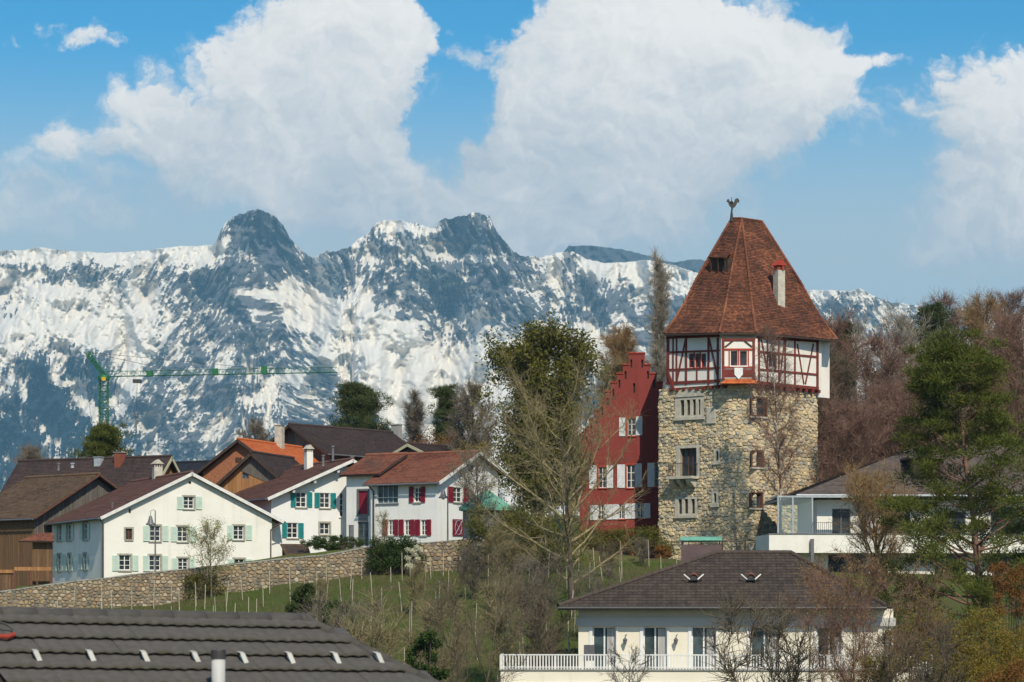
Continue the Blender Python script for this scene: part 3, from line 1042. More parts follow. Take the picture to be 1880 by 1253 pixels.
class House:
    """gabled house. Frame: O = left corner of the front gable, u along the gable to the right, v to the back along the ridge"""
    def __init__(self, name, label, cat, D, left_px, right_px, far_px, a, base_py, apex, eave_l, eave_r=None, left_visible=True, foot=2.5, group=None, length=None):
        self.a = a
        ca, sa = math.cos(R(a)), math.sin(R(a))
        self.du, self.dv = Vector((ca, sa, 0)), Vector((-sa, ca, 0))
        k = (left_px - PX0) / F
        self.O = Vector((k * D, D, 0))
        self.front = Wall(self.O, self.du)
        self.W = self.front.uz(right_px, base_py)[0]
        # depth from the pixel column of the far end of the side wall
        if length is None:
            org = self.O if left_visible else self.O + self.du * self.W
            kk = (far_px - PX0) / F
            length = (kk * org.y - org.x) / (self.dv.x - kk * self.dv.y)
        self.L = abs(length)
        # side wall on the left runs from the far end towards the viewer's right
        self.left = Wall(self.O + self.dv * self.L, -self.dv)
        self.right = Wall(self.O + self.du * self.W, self.dv)
        self.z0 = self.front.uz((left_px + right_px) / 2, base_py)[1]
        self.apex_u, self.apex_z = self.front.uz(*apex)
        self.el_u, self.el_z = self.front.uz(*eave_l)
        self.er_u, self.er_z = self.front.uz(*eave_r) if eave_r else (2 * self.apex_u - self.el_u, self.el_z)
        self.foot = foot
        self.t = thing(name, self.O + Vector((0, 0, self.z0 - foot)), label, cat, group)
        self.fh, self.lh, self.rh = [], [], []

    def roof_z(self, u):
        if u <= self.apex_u:
            return self.apex_z + (self.el_z - self.apex_z) * (self.apex_u - u) / (self.apex_u - self.el_u)
        return self.apex_z + (self.er_z - self.apex_z) * (u - self.apex_u) / (self.er_u - self.apex_u)

    def pt(self, u, v, z):
        p = self.O + self.du * u + self.dv * v
        return Vector((p.x, p.y, z))

    def walls(self, mfront, mside=None, thick=0.22):
        zb = self.z0 - self.foot
        d = thick
        wl, wr = self.roof_z(0) - d, self.roof_z(self.W) - d
        mb = MB()
        out = [(0, zb), (self.W, zb), (self.W, wr)]
        if 0 < self.apex_u < self.W:
            out.append((self.apex_u, self.apex_z - d))
        out.append((0, wl))
        wall_faces(mb, self.front, out, self.fh)
        o1 = mb.build('gable_wall', MATS[mfront], self.t)
        mb = MB()
        bk = Wall(self.O + self.du * self.W + self.dv * self.L, -self.du)
        wall_faces(mb, bk, [(self.W - u, z) for u, z in out], [])
        mb.build('gable_wall', MATS[mfront], self.t)
        mb = MB()
        wall_faces(mb, self.left, [(0, zb), (self.L, zb), (self.L, wl), (0, wl)], self.lh)
        mb.build('side_wall', MATS[mside or mfront], self.t)
        mb = MB()
        wall_faces(mb, self.right, [(0, zb), (self.L, zb), (self.L, wr), (0, wr)], self.rh)
        mb.build('side_wall', MATS[mside or mfront], self.t)
        return o1

    def roof(self, mt, verge='verge_white', over_f=0.5, over_b=0.4, soffit='soffit', expo=0.16, barge=0.16, ridge=True, seed=1):
        f, b = -over_f, self.L + over_b
        dz = 0.06
        A, B = self.pt(self.el_u, f, self.el_z), self.pt(self.el_u, b, self.el_z)
        C, Dd = self.pt(self.apex_u, b, self.apex_z), self.pt(self.apex_u, f, self.apex_z)
        E, G = self.pt(self.er_u, f, self.er_z), self.pt(self.er_u, b, self.er_z)
        mb = MB()
        n1 = roof_plane(mb, A, B, C, Dd, expo, seed=seed)
        n2 = roof_plane(mb, G, E, Dd, C, expo, seed=seed + 1)
        o = mb.build('roof', MATS[mt], self.t)
        sl = MB()
        slab_under(sl, [A, B, C, Dd], n1)
        slab_under(sl, [G, E, Dd, C], n2)
        sl.build('roof_boards', MATS[soffit], o)
        if ridge:
            rb = MB()
            n = max(3, int((C - Dd).length / 0.42))
            for k in range(n):
                p, q = Dd.lerp(C, k / n), Dd.lerp(C, (k + 1.08) / n)
                up = Vector((0, 0, 0.035))
                rb.tube([p + up * 0.5, q + up], [0.125, 0.105], 8)
            rb.build('ridge_tiles', MATS[mt], o)
        if verge:
            for (p, q, nn) in ((A, Dd, n1), (E, Dd, n2)):
                vb = MB()
                out = -self.dv
                vb.prism([p + nn * 0.01, q + nn * 0.01, q - nn * barge * 1.3, p - nn * barge * 1.3], out * 0.05)
                vb.build('bargeboard', MATS[verge], o)
        for p, q, uu in ((A, B, self.el_u), (E, G, self.er_u)):
            gm = MB()
            s = -1 if uu < self.apex_u else 1
            off = self.du * (s * 0.07) + Vector((0, 0, -0.09))
            gm.tube([p + off, q + off], 0.065, 8)
            gm.build('gutter', MATS['grey_metal'], o)
        return o

    def chimney_at(self, wall, a, b, v, matname, cap, u=None):
        pass


def box_part(parent, name, matname, center, sx, sy, z0, z1, ang=0.0, taper=0.0):
    ca, sa = math.cos(R(ang)), math.sin(R(ang))
    mb = MB()
    c = Vector(center)

    def q(x, y, z):
        return Vector((c.x + x * ca - y * sa, c.y + x * sa + y * ca, z))
    hx, hy = sx / 2, sy / 2
    tx, ty = hx * (1 - taper), hy * (1 - taper)
    mb.hexa([q(-hx, -hy, z0), q(hx, -hy, z0), q(hx, hy, z0), q(-hx, hy, z0), q(-tx, -ty, z1), q(tx, -ty, z1), q(tx, ty, z1), q(-tx, ty, z1)])
    return mb.build(name, MATS[matname], parent)


def chimney(parent, top_px, D, w, h, ang, matname, style='tile', depth=0.6):
    """chimney as a part of its house: shaft, and a cap as sub-part"""
    p = P(top_px[0], top_px[1], D)
    zt, zb = p.z, p.z - h
    sh = box_part(parent, 'chimney', matname, (p.x, p.y, 0), w, depth, zb - 0.8, zt - (0.55 if style == 'tile' else 0.06), ang)
    if style == 'tile':
        # open cap: little pillars under a gabled tile hat
        ca, sa = math.cos(R(ang)), math.sin(R(ang))

        def q(x, y, z):
            return Vector((p.x + x * ca - y * sa, p.y + x * sa + y * ca, z))
        mb = MB()
        z1 = zt - 0.55
        for i in range(4):
            x = -w / 2 + 0.05 + (w - 0.1) * i / 3
            for y in (-depth / 2 + 0.05, depth / 2 - 0.05):
                mb.box(q(x - 0.04, y - 0.04, z1 + 0.002), q(x + 0.04, y - 0.04, z1) - q(x - 0.04, y - 0.04, z1), q(x - 0.04, y + 0.04, z1) - q(x - 0.04, y - 0.04, z1), Vector((0, 0, 0.22)))
        mb.build('cap_pillars', MATS['brick_red' if matname == 'brick_red' else 'sandstone'], sh)
        mb = MB()
        e = 0.1
        z2 = z1 + 0.225
        mb.prism([q(-w / 2 - e, -depth / 2 - e, z2), q(w / 2 + e, -depth / 2 - e, z2), q(0, -depth / 2 - e, zt)], q(0, depth + 2 * e, 0) - q(0, 0, 0))
        mb.build('cap_roof', MATS['orange_brick' if matname == 'brick_red' else 'sandstone'], sh)
    else:
        box_part(sh, 'cap', 'zinc' if style == 'zinc' else 'concrete', (p.x, p.y, 0), w + 0.12, depth + 0.12, zt - 0.055, zt, ang)
    return sh


def vent_pipe(parent, px, py, D, h, r=0.07, matname='grey_metal', name='vent_pipe'):
    p = P(px, py, D)
    mb = MB()
    mb.lathe((p.x, p.y, p.z - h), [(r * 1.3, 0), (r, 0.08), (r, h - 0.12), (r * 1.5, h - 0.1), (r * 1.5, h)], 10)
    return mb.build(name, MATS[matname], parent, smooth=False)


def downpipe(parent, pts, r=0.045):
    mb = MB()
    mb.tube(pts, r, 6)
    return mb.build('downpipe', MATS['dark_wood'], parent)


def rz(zf, x0, y0, x1, y1):
    """zoom rect -> two photo pixels"""
    return zf(x0, y0), zf(x1, y1)


def win_sh(h, wall, holes, zf, wr, s1=None, s2=None, smat=None, **kw):
    """window with optional shutters, rects in zoom coordinates; call with h.t later"""
    r = wall.rect(*rz(zf, *wr))
    holes.append(r)
    jobs.append((h, wall, r, [wall.rect(*rz(zf, *s)) for s in (s1, s2) if s], smat, kw))


jobs = []


def flush():
    for h, wall, r, ss, smat, kw in jobs:
        window(h.t, wall, r, **kw)
        for s in ss:
            shutter(h.t, wall, s, smat)
    jobs.clear()


# ------------------------------------------------------------------ the house with pale green shutters
def house_mint():
    h = House('farmhouse', 'white gabled farmhouse with pale mint green shutters and brown tiled roof', 'house', 175, 191, 499, 95.5, 24, 1045, (350, 868), (181, 950), (519, 957), foot=3.0)
    W = dict(surround='stone_sill')
    s = 'mint_paint'
    f = h.front
    win_sh(h, f, h.fh, Z1, (1216, 622, 1286, 702), (1173, 622, 1213, 706), (1298, 622, 1338, 706), s, **W)
    win_sh(h, f, h.fh, Z1, (992, 815, 1064, 917), (949, 815, 988, 917), (1078, 815, 1117, 917), s, **W)
    win_sh(h, f, h.fh, Z1, (1176, 820, 1245, 920), (1132, 822, 1172, 920), (1258, 822, 1297, 926), s, **W)
    win_sh(h, f, h.fh, Z1, (1547, 815, 1616, 907), (1508, 812, 1545, 908), (1630, 812, 1669, 910), s, **W)
    win_sh(h, f, h.fh, Z1, (789, 1010, 866, 1110), (744, 1012, 786, 1114), (877, 1012, 917, 1114), s, **W)
    win_sh(h, f, h.fh, Z1, (989, 1012, 1064, 1112), (948, 1014, 986, 1116), (1076, 1014, 1114, 1116), s, **W)
    win_sh(h, f, h.fh, Z1, (1180, 1030, 1246, 1110), (1138, 1030, 1177, 1110), (1258, 1030, 1290, 1110), s, **W)
    win_sh(h, f, h.fh, Z1, (1552, 1036, 1620, 1110), (1510, 1036, 1547, 1110), (1632, 1036, 1668, 1110), s, **W)
    win_sh(h, f, h.fh, Z1, (832, 834, 876, 906), frame='brown_frame', surround='stone_sill')
    win_sh(h, f, h.fh, Z1, (1250, 520, 1268, 538), nx=1, rows=(), frame='brown_frame', sill=None, fw=0.03)
    win_sh(h, f, h.fh, Z1, (853, 700, 868, 732), nx=1, rows=(), frame='brown_frame', sill=None, fw=0.03)
    l = h.left
    for x0, x1, y0, y1 in ((383, 413, 805, 915), (445, 476, 803, 912), (553, 582, 797, 908), (380, 406, 1005, 1115), (448, 472, 1004, 1113), (551, 576, 1001, 1106)):
        up = y0 < 900
        win_sh(h, l, h.lh, Z1, (x0, y0, x1, y1), (x0 - (18 if up else 27), y0, x0 - 3, y1), (x1 + 3, y0, x1 + (15 if up else 13), y1), s, surround='stone_sill')
    h.walls('white_plaster')
    flush()
    h.roof('tile_brown', over_f=0.35)
    A = h.pt(-0.12, -0.12, h.el_z - 0.25)
    downpipe(h.t, [h.pt(h.el_u, -0.1, h.el_z - 0.1), h.pt(-0.1, -0.08, h.el_z - 0.45), h.pt(-0.1, -0.08, h.z0 - 1.2)])
    downpipe(h.t, [h.pt(h.er_u - 0.05, -0.3, h.er_z - 0.12), h.pt(h.W - 0.1, -0.1, h.er_z - 0.6), h.pt(h.W - 0.1, -0.1, h.z0 - 1.0)])
    chimney(h.t, Z1(1043, 376), 185.5, 0.62, 1.0, 24, 'sandstone')
    vent_pipe(h.t, *Z1(745, 660), 177, 0.5)
    return h


def house_teal():
    h = House('village_house', 'white gabled house with teal green shutters and long brown tiled roof', 'house', 181, 498, 637, 416, 26, 1002, (641, 844.5), (484, 915), (655, 852), foot=2.5, length=10.5)
    f = h.front
    s = 'teal_paint'
    win_sh(h, f, h.fh, Z2, (517, 592, 587, 692), (482, 590, 515, 690), (589, 592, 624, 692), s)
    win_sh(h, f, h.fh, Z2, (676, 597, 743, 696), (640, 596, 674, 694), (746, 598, 781, 698), s)
    win_sh(h, f, h.fh, Z2, (459, 795, 530, 896), (425, 794, 457, 894), (532, 797, 567, 897), s)
    win_sh(h, f, h.fh, Z2, (676, 797, 741, 872), rows=(0.5,), surround='stone_sill')
    win_sh(h, f, h.fh, Z2, (808, 598, 834, 755), nx=1, rows=(0.25, 0.5, 0.75), sill='white_paint')
    win_sh(h, f, h.fh, Z2, (806, 873, 834, 945), nx=1, rows=(0.5,), sill='white_paint')
    h.walls('cool_plaster')
    flush()
    h.roof('tile_brown', over_f=0.7, seed=21)
    # purlin ends under the verge
    for u in (0.25, 0.52, 0.82):
        uu = h.apex_u * u
        z = h.roof_z(uu) - 0.30
        mb = MB()
        mb.box(h.pt(uu - 0.09, -0.62, z - 0.2), h.du * 0.18, h.dv * 0.62, (0, 0, 0.2))
        mb.build('purlin_end', MATS['grey_band'], h.t)
    ch = chimney(h.t, Z2(601, 278), 188.6, 0.48, 1.5, 26, 'white_plaster')
    vent_pipe(h.t, *Z2(763, 285), 186, 1.1, 0.09)
    vent_pipe(h.t, *Z2(698, 345), 183, 0.8, 0.09)
    vent_pipe(h.t, *Z2(890, 353), 186, 0.5, 0.12)
    return h


def house_crimson():
    h = House('village_house', 'white house with crimson shutters and mottled red tiled roof above the hedge', 'house', 176, 803, 914, 681, 57, 1000, (872, 830), (795.5, 885.5), (922, 869), foot=2.5)
    f, l = h.front, h.left
    s = 'crimson_paint'
    win_sh(h, f, h.fh, Z2, (1560, 560, 1619, 658), (1526, 555, 1558, 658), (1627, 558, 1660, 662), s)
    win_sh(h, f, h.fh, Z2, (1672, 410, 1697, 462), nx=1, rows=(0.5,), frame='dark_wood', sill=None)
    win_sh(h, l, h.lh, Z2, (1056, 537, 1194, 667), nx=4, rows=(0.3,), frame='zinc', glass='glass_blue', sill='grey_metal')
    win_sh(h, l, h.lh, Z2, (1302, 560, 1345, 658), (1270, 556, 1299, 662), (1347, 556, 1376, 660), s)
    for x0, x1, a0, b1 in ((1130, 1168, 1095, 1197), (1237, 1275, 1203, 1305), (1345, 1384, 1310, 1416)):
        win_sh(h, l, h.lh, Z2, (x0, 775, x1, 878), (a0, 773, x0 - 3, 882), (x1 + 3, 773, b1, 880), s)
    h.walls('cool_plaster')
    flush()
    # closed crimson shutter with a wreath on the gable wall
    r = f.rect(*rz(Z2, 1554, 772, 1621, 882))
    so_ = shutter(h.t, f, r, s, label='closed crimson shutter with an iron ornament')
    mb = MB()
    cu, cz = (r[0] + r[1]) / 2, (r[2] + r[3]) / 2
    mb.tube([f.P(cu + 0.42 * math.cos(t), cz + 0.5 * math.sin(t), 0.1) for t in np.linspace(0, 2 * math.pi, 17)], 0.022, 5)
    mb.tube([f.P(cu - 0.5, cz + 0.55, 0.1), f.P(cu + 0.45, cz - 0.5, 0.1)], 0.022, 5)
    mb.tube([f.P(cu + 0.5, cz + 0.55, 0.13), f.P(cu - 0.45, cz - 0.5, 0.13)], 0.022, 5)
    mb.build('ornament', MATS['zinc'], so_)
    h.roof('tile_red', over_f=0.45, over_b=0.35, seed=31)
    vent_pipe(h.t, *Z2(1216, 365), 182, 0.5, 0.06)
    # stair link set back at the far end of the long wall
    wl = Wall(h.left.P(-3.4, 0, -1.0), h.left.d)
    zt = wl.uz(*Z2(900, 478))[1]
    zb = h.z0 - 2.5
    u1 = 3.45
    mb = MB()
    rp = wl.rect(*rz(Z2, 928, 578, 998, 742))
    rd = wl.rect(*rz(Z2, 925, 788, 999, 950))
    ul = wl.uz(636, 950)[0]
    wall_faces(mb, wl, [(ul, zb), (u1, zb), (u1, zt + 0.12), (ul, zt + 0.12)], [rp, rd])
    mb.face([wl.P(ul, zb, 0), wl.P(ul, zt, 0), wl.P(ul, zt, -2), wl.P(ul, zb, -2)])
    link = mb.build('stair_link', MATS['cool_plaster'], h.t)
    pm = MB()
    pm.wbox(wl, rp[0] + 0.05, rp[1] - 0.05, rp[2] + 0.05, rp[3] - 0.05, -0.12, -0.08)
    pm.build('crimson_panel', MATS['crimson_paint'], h.t)
    pm = MB()
    e = 0.09
    pm.wbox(wl, rp[0] - e, rp[0] + 0.05, rp[2] - e, rp[3] + e, -0.1, 0.03).wbox(wl, rp[1] - 0.05, rp[1] + e, rp[2] - e, rp[3] + e, -0.1, 0.03)
    pm.wbox(wl, rp[0] + 0.05, rp[1] - 0.05, rp[3] - 0.04, rp[3] + e, -0.1, 0.028).wbox(wl, rp[0] + 0.05, rp[1] - 0.05, rd[3] + 0.02, rp[2] + 0.03, -0.1, 0.02)
    pm.build('panel_frame', MATS['grey_metal'], h.t)
    window(h.t, wl, rd, 2, (0.33, 0.7), frame='grey_metal', glass='glass_blue', sill=None, name='glazed_door')
    rf = MB()
    A, B = wl.P(ul - 0.25, zt, 0.55), wl.P(u1 + 0.3, zt, 0.55)
    sl = (h.apex_z - h.el_z) / (h.apex_u - h.el_u)
    k = (h.apex_z - zt) / sl
    C, Dd = B + (-wl.n) * k, A + (-wl.n) * k * 0.95
    C.z = Dd.z = h.apex_z - 0.02
    nn = roof_plane(rf, A, B, C, Dd, seed=35)
    lr = rf.build('link_roof', MATS['tile_red'], h.t)
    sm = MB()
    slab_under(sm, [A, B, C, Dd], nn)
    sm.build('roof_boards', MATS['soffit'], lr)
    rt = MB()
    for i in range(8):
        p, q = Dd.lerp(C, i / 8), Dd.lerp(C, (i + 1.1) / 8)
        rt.tube([p + Vector((0, 0, 0.02)), q + Vector((0, 0, 0.04))], [0.125, 0.105], 8)
    rt.build('ridge_tiles', MATS['tile_red'], lr)
    e0 = h.left.P(0.15, 0, 0.0)
    zz = h.el_z
    downpipe(h.t, [h.left.P(0.15, zz - 0.1, 0.5), h.left.P(0.3, zz - 0.5, 0.1), h.left.P(0.3, h.z0 - 0.4, 0.1)], 0.06)
    return h


def barn_left():
    h = House('wooden_barn', 'weathered wooden barn with mossy brown tiled roof at the left edge', 'barn', 188, 63, 282, -60, 47, 1072, (174.5, 871), (54, 951.5), None, foot=2.5)
    h.walls('grey_boards', 'brown_boards')
    h.roof('tile_old', 'brown_frame', over_f=0.55, barge=0.10, seed=41)
    mb = MB()
    w = h.front
    r = w.rect(*rz(Z1, 625, 487, 640, 517))
    mb.wbox(w, r[0], r[1], r[2], r[3], -0.05, 0.06)
    mb.build('hay_hook_beam', MATS['dark_wood'], h.t)
    # vertical cover strips of the boards, proud of the wall
    for wl, n, ln, mn in ((h.left, int(h.L / 0.55), h.L, 'brown_boards'), (h.front, int(h.W / 0.5), h.W, 'grey_boards')):
        mb = MB()
        for i in range(n):
            u = (i + 0.5) * ln / n + random.uniform(-0.05, 0.05)
            zt = (h.el_z - 0.45) if wl is h.left else h.roof_z(u) - 0.5
            mb.wbox(wl, u - 0.05, u + 0.05, h.z0 - 2.4, zt, 0.0, 0.035)
        mb.build('cover_strips', MATS[mn], h.t, kind='stuff')
    return h


def lean_to():
    O = P(62, 1060, 169.2)
    w = Wall((O.x - 0.3, O.y, 0), (math.cos(R(10)), math.sin(R(10)), 0))
    t = thing('lean_to_shed', (O.x, O.y, gz(O.x, O.y) - 0.6), 'small brown lean-to shed with tiled roof between barn and farmhouse', 'shed')
    zb = O.z - 2.0
    r = w.rect(*rz(Z1, 215, 915, 348, 1180))
    mb = MB()
    mb.wbox(w, r[0], r[1], zb, r[3], -2.2, 0)
    mb.build('wall', MATS['brown_boards'], t)
    za, zt = w.uz(*Z1(260, 916))[1], w.uz(*Z1(300, 858))[1]
    A, B = w.P(r[0] - 0.9, za, 0.5), w.P(r[1] + 0.1, za, 0.5)
    C, Dd = w.P(r[1] + 0.1, zt, -1.2), w.P(r[0] + 0.5, zt, -1.2)
    mb = MB()
    n = roof_plane(mb, A, B, C, Dd, seed=45)
    ro = mb.build('roof', MATS['tile_red'], t)
    mb = MB()
    slab_under(mb, [A, B, C, Dd], n, 0.1)
    mb.build('roof_boards', MATS['soffit'], ro)
    # wooden gate frame in front
    g = thing('timber_gate', w.P(r[0] - 0.5, zb, 1.2), 'low timber gate frame with pale top beam before the barn', 'gate')
    q = w.rect(*rz(Z1, 95, 1090, 342, 1114))
    mb = MB()
    mb.wbox(w, q[0], q[1], q[2], q[3], 0.95, 1.15)
    mb.build('top_beam', MATS['honey_boards'], g)
    for x in (100, 205, 247, 336):
        u = w.uz(*Z1(x, 1150))[0]
        mb = MB()
        mb.wbox(w, u - 0.06, u + 0.06, zb, q[2], 1.0, 1.12)
        mb.build('post', MATS['brown_frame'], g)
    q2 = w.rect(*rz(Z1, -40, 1108, 92, 1130))
    g2 = thing('timber_fence', w.P(q2[0], zb, 1.2), 'brown board fence with pale cap rail at left picture edge', 'fence')
    mb = MB()
    mb.wbox(w, q2[0], q2[1], q2[2], q2[3], 0.9, 1.1)
    mb.build('cap_rail', MATS['honey_boards'], g2)
    n = 8
    for i in range(n):
        u0 = q2[0] + (q2[1] - q2[0]) * i / n
        u1 = q2[0] + (q2[1] - q2[0]) * (i + 0.94) / n
        mb = MB()
        mb.wbox(w, u0, u1, zb, q2[2] - 0.002, 0.96, 1.0)
        mb.build('board', MATS['brown_boards'], g2)


def house_long_dark():
    h = House('long_roofed_house', 'long house with plain dark brown roof behind the wooden barn', 'house', 204, 302, 330, 60, 62, 900, (306, 838.5), (272, 900), None, foot=3, length=14.5)
    h.walls('honey_boards', 'grey_boards')
    h.roof('tile_dark', 'cream_trim', over_f=0.5, seed=51)
    chimney(h.t, Z1(656, 358), 207, 0.55, 1.0, 62, 'zinc', 'zinc')
    chimney(h.t, Z1(797, 327), 206, 0.8, 1.15, 62, 'brick_red', 'flat')
    vent_pipe(h.t, *Z1(388, 398), 204, 0.6, 0.1)
    vent_pipe(h.t, *Z1(920, 340), 207, 0.4, 0.06)
    vent_pipe(h.t, *Z1(480, 398), 206, 0.4, 0.12, 'zinc')


def house_slate():
    h = House('slate_roofed_house', 'dark blue slate roof seen beyond the farmhouse ridge', 'house', 220, 378, 396, 312, 60, 900, (382, 848), (360, 875), None, foot=3, length=7.5)
    h.walls('grey_band')
    h.roof('slate', 'zinc', over_f=0.3, seed=53)


def house_orange():
    h = House('brick_barn', 'orange brick barn with bright orange tiled roof', 'barn', 201, 372, 508, 470, -20, 900, (441.5, 807), (361, 871), None, left_visible=False, foot=3, length=13)
    h.walls('orange_brick')
    h.roof('tile_orange', 'soffit', over_f=0.5, over_b=0.3, seed=55)
    mb = MB()
    r = h.front.rect(*rz(Z2, 118, 362, 158, 393))
    mb.wbox(h.front, r[0], r[1], r[2], r[3], 0.0, 0.05)
    mb.build('window', MATS['dark_wood'], h.t)
    chimney(h.t, Z2(409, 147), 206, 0.62, 1.6, -20, 'sandstone', 'flat', 0.55)
    g = House('timber_annex', 'honey coloured timber annex with dark gable roof before the brick barn', 'barn', 192, 404, 532, 560, -16, 905, (465, 831), (392, 898), None, left_visible=False, foot=3, length=8)
    r = g.front.rect(*rz(Z2, 160, 462, 204, 503))
    g.fh.append(r)
    g.walls('honey_boards', 'grey_boards')
    window(g.t, g.front, r, 2, (), frame='grey_metal', glass='glass_blue', sill=None)
    g.roof('tile_dark', 'soffit', over_f=0.45, seed=57)
    mb = MB()
    q = g.front
    ua, za = g.apex_u, g.apex_z
    mb.prism([q.P(ua, za - 0.3, 0.012), q.P(ua + 2.6, g.roof_z(ua + 2.6) - 0.3, 0.012), q.P(ua + 1.2, za - 2.3, 0.012), q.P(ua - 1.1, za - 1.3, 0.012)], q.n * 0.03)
    mb.build('gable_boards', MATS['grey_boards'], g.t)


def barn_dark():
    h = House('dark_roofed_barn', 'grey wooden barn with large dark brown roof before the cedar tree', 'barn', 214, 478, 606, 716, -38, 900, (541, 780), (472, 840), None, left_visible=False, foot=3, length=12)
    h.walls('grey_boards')
    h.roof('tile_dark', 'soffit', over_f=0.7, over_b=0.4, seed=61)
    chimney(h.t, Z2(1185, 143), 224, 0.75, 1.3, -38, 'concrete', 'flat')
    g = House('low_barn', 'low dark roofed barn peeping over the crimson shuttered house', 'barn', 206, 735, 782, 868, -40, 880, (756, 815.5), (727, 833), None, left_visible=False, foot=3, length=6.5)
    g.walls('grey_boards')
    g.roof('tile_dark', 'cream_trim', over_f=0.5, seed=63)


def copper_pavilion():
    c = P(893, 935, 171)
    t = thing('garden_pavilion', (c.x, c.y, gz(c.x, c.y) - 0.3), 'garden pavilion with green copper roof behind the bare tree', 'pavilion')
    r = 1.75
    ze, za = c.z + 0.05, c.z + 1.35
    pts = [Vector((c.x + r * 1.12 * math.cos(R(a)), c.y + r * 1.12 * math.sin(R(a)), ze)) for a in range(22, 382, 60)]
    ap = Vector((c.x, c.y, za))
    mb = MB()
    for i in range(6):
        p, q = pts[i], pts[(i + 1) % 6]
        n = 5
        for k in range(n):
            mb.face([p.lerp(q, k / n), p.lerp(q, (k + 1) / n), ap.lerp(q, 0.08), ap.lerp(p, 0.08)] if False else [p.lerp(q, k / n), p.lerp(q, (k + 1) / n), ap])
            s0 = p.lerp(q, k / n)
            mb.tube([s0 + Vector((0, 0, 0.02)), ap], 0.02, 4)
        mb.face([p, q, q - Vector((0, 0, 0.18)), p - Vector((0, 0, 0.18))])
    mb.build('roof', MATS['copper_patina'], t)
    mb = MB()
    mb.lathe((c.x, c.y, gz(c.x, c.y) - 0.5), [(r * 0.9, 0), (r * 0.9, ze - gz(c.x, c.y) + 0.45)], 6)
    mb.build('wall', MATS['grey_metal'], t)


def shed_mossy():
    O = P(500, 1030, 169.5)
    w = Wall((O.x, O.y, 0), (math.cos(R(-8)), math.sin(R(-8)), 0))
    t = thing('garden_shed', (O.x, O.y, gz(O.x, O.y) - 0.5), 'low dark shed with lichen covered sloping roof by the garden wall', 'shed')
    A = w.P(w.uz(*Z2(465, 1024))[0], w.uz(*Z2(465, 1024))[1], 0.3)
    B = w.P(w.uz(*Z2(625, 1010))[0], w.uz(*Z2(625, 1010))[1], 0.3)
    C = w.P(w.uz(*Z2(550, 942))[0], w.uz(*Z2(550, 942))[1] + 0.1, -2.0)
    Dd = w.P(w.uz(*Z2(366, 940))[0], w.uz(*Z2(366, 940))[1] + 0.1, -2.0)
    mb = MB()
    n = roof_plane(mb, A, B, C, Dd, seed=71)
    ro = mb.build('roof', MATS['tile_old'], t)
    mb = MB()
    slab_under(mb, [A, B, C, Dd], n, 0.1)
    mb.build('roof_boards', MATS['soffit'], ro)
    mb = MB()
    down = Vector((0, 0, -1.6))
    q = [A + Vector((0.15, 0.2, -0.2)), B + Vector((-0.15, 0.2, -0.2)), C + Vector((-0.15, -0.1, -0.25)), Dd + Vector((0.15, -0.1, -0.25))]
    mb.hexa([p + down for p in q] + q)
    mb.build('wall', MATS['dark_wood'], t)


def slab_pillar():
    p = P(*Z2(885, 975), 172.5)
    t = thing('stone_pillar', (p.x, p.y, p.z - 0.6), 'tall dark grey slab pillar standing in the hedge', 'pillar')
    z1 = P(*Z2(885, 815), 172.5).z
    box_part(t, 'shaft', 'grey_metal', (p.x, p.y, 0), 0.26, 0.26, p.z - 0.6, z1, 26)
    box_part(t, 'cap', 'grey_metal', (p.x, p.y, 0), 0.29, 0.29, z1, z1 + 0.05, 26)


def street_lamp(px, ytop, ybase, D, label):
    b, tp = P(px, ybase, D), P(px, ytop, D)
    t = thing('street_lamp', b, label, 'lamp post', 'bell street lamps')
    mb = MB()
    mb.tube([b, tp], [0.06, 0.035], 8)
    mb.build('pole', MATS['grey_metal'], t)
    mb = MB()
    arm = [tp + Vector((0, 0, -0.55)), tp + Vector((-0.12, 0, -0.3)), tp + Vector((-0.3, 0, -0.3))]
    mb.tube([tp, tp + Vector((-0.12, -0.05, 0.06)), tp + Vector((-0.28, -0.08, 0.0)), tp + Vector((-0.3, -0.08, -0.35))], 0.02, 6)
    mb.build('arm', MATS['grey_metal'], t)
    mb = MB()
    c = tp + Vector((-0.3, -0.08, -0.95))
    mb.lathe(c, [(0.33, 0.0), (0.32, 0.05), (0.2, 0.18), (0.13, 0.42), (0.1, 0.58), (0.03, 0.62)], 14)
    sh = mb.build('lamp_shade', MATS['grey_metal'], t, smooth=True)
    mb = MB()
    mb.lathe(c + Vector((0, 0, -0.09)), [(0.05, 0), (0.1, 0.03), (0.1, 0.08)], 10)
    mb.build('bulb', MATS['white_paint'], sh)


house_mint()
house_teal()
house_crimson()
barn_left()
lean_to()
house_long_dark()
house_slate()
house_orange()
barn_dark()
copper_pavilion()
shed_mossy()
slab_pillar()
street_lamp(285, 938, 1052, 169, 'bell shaped street lamp in front of the mint shuttered farmhouse')
street_lamp(822, 889, 1005, 170.5, 'bell shaped street lamp in front of the crimson shuttered house')

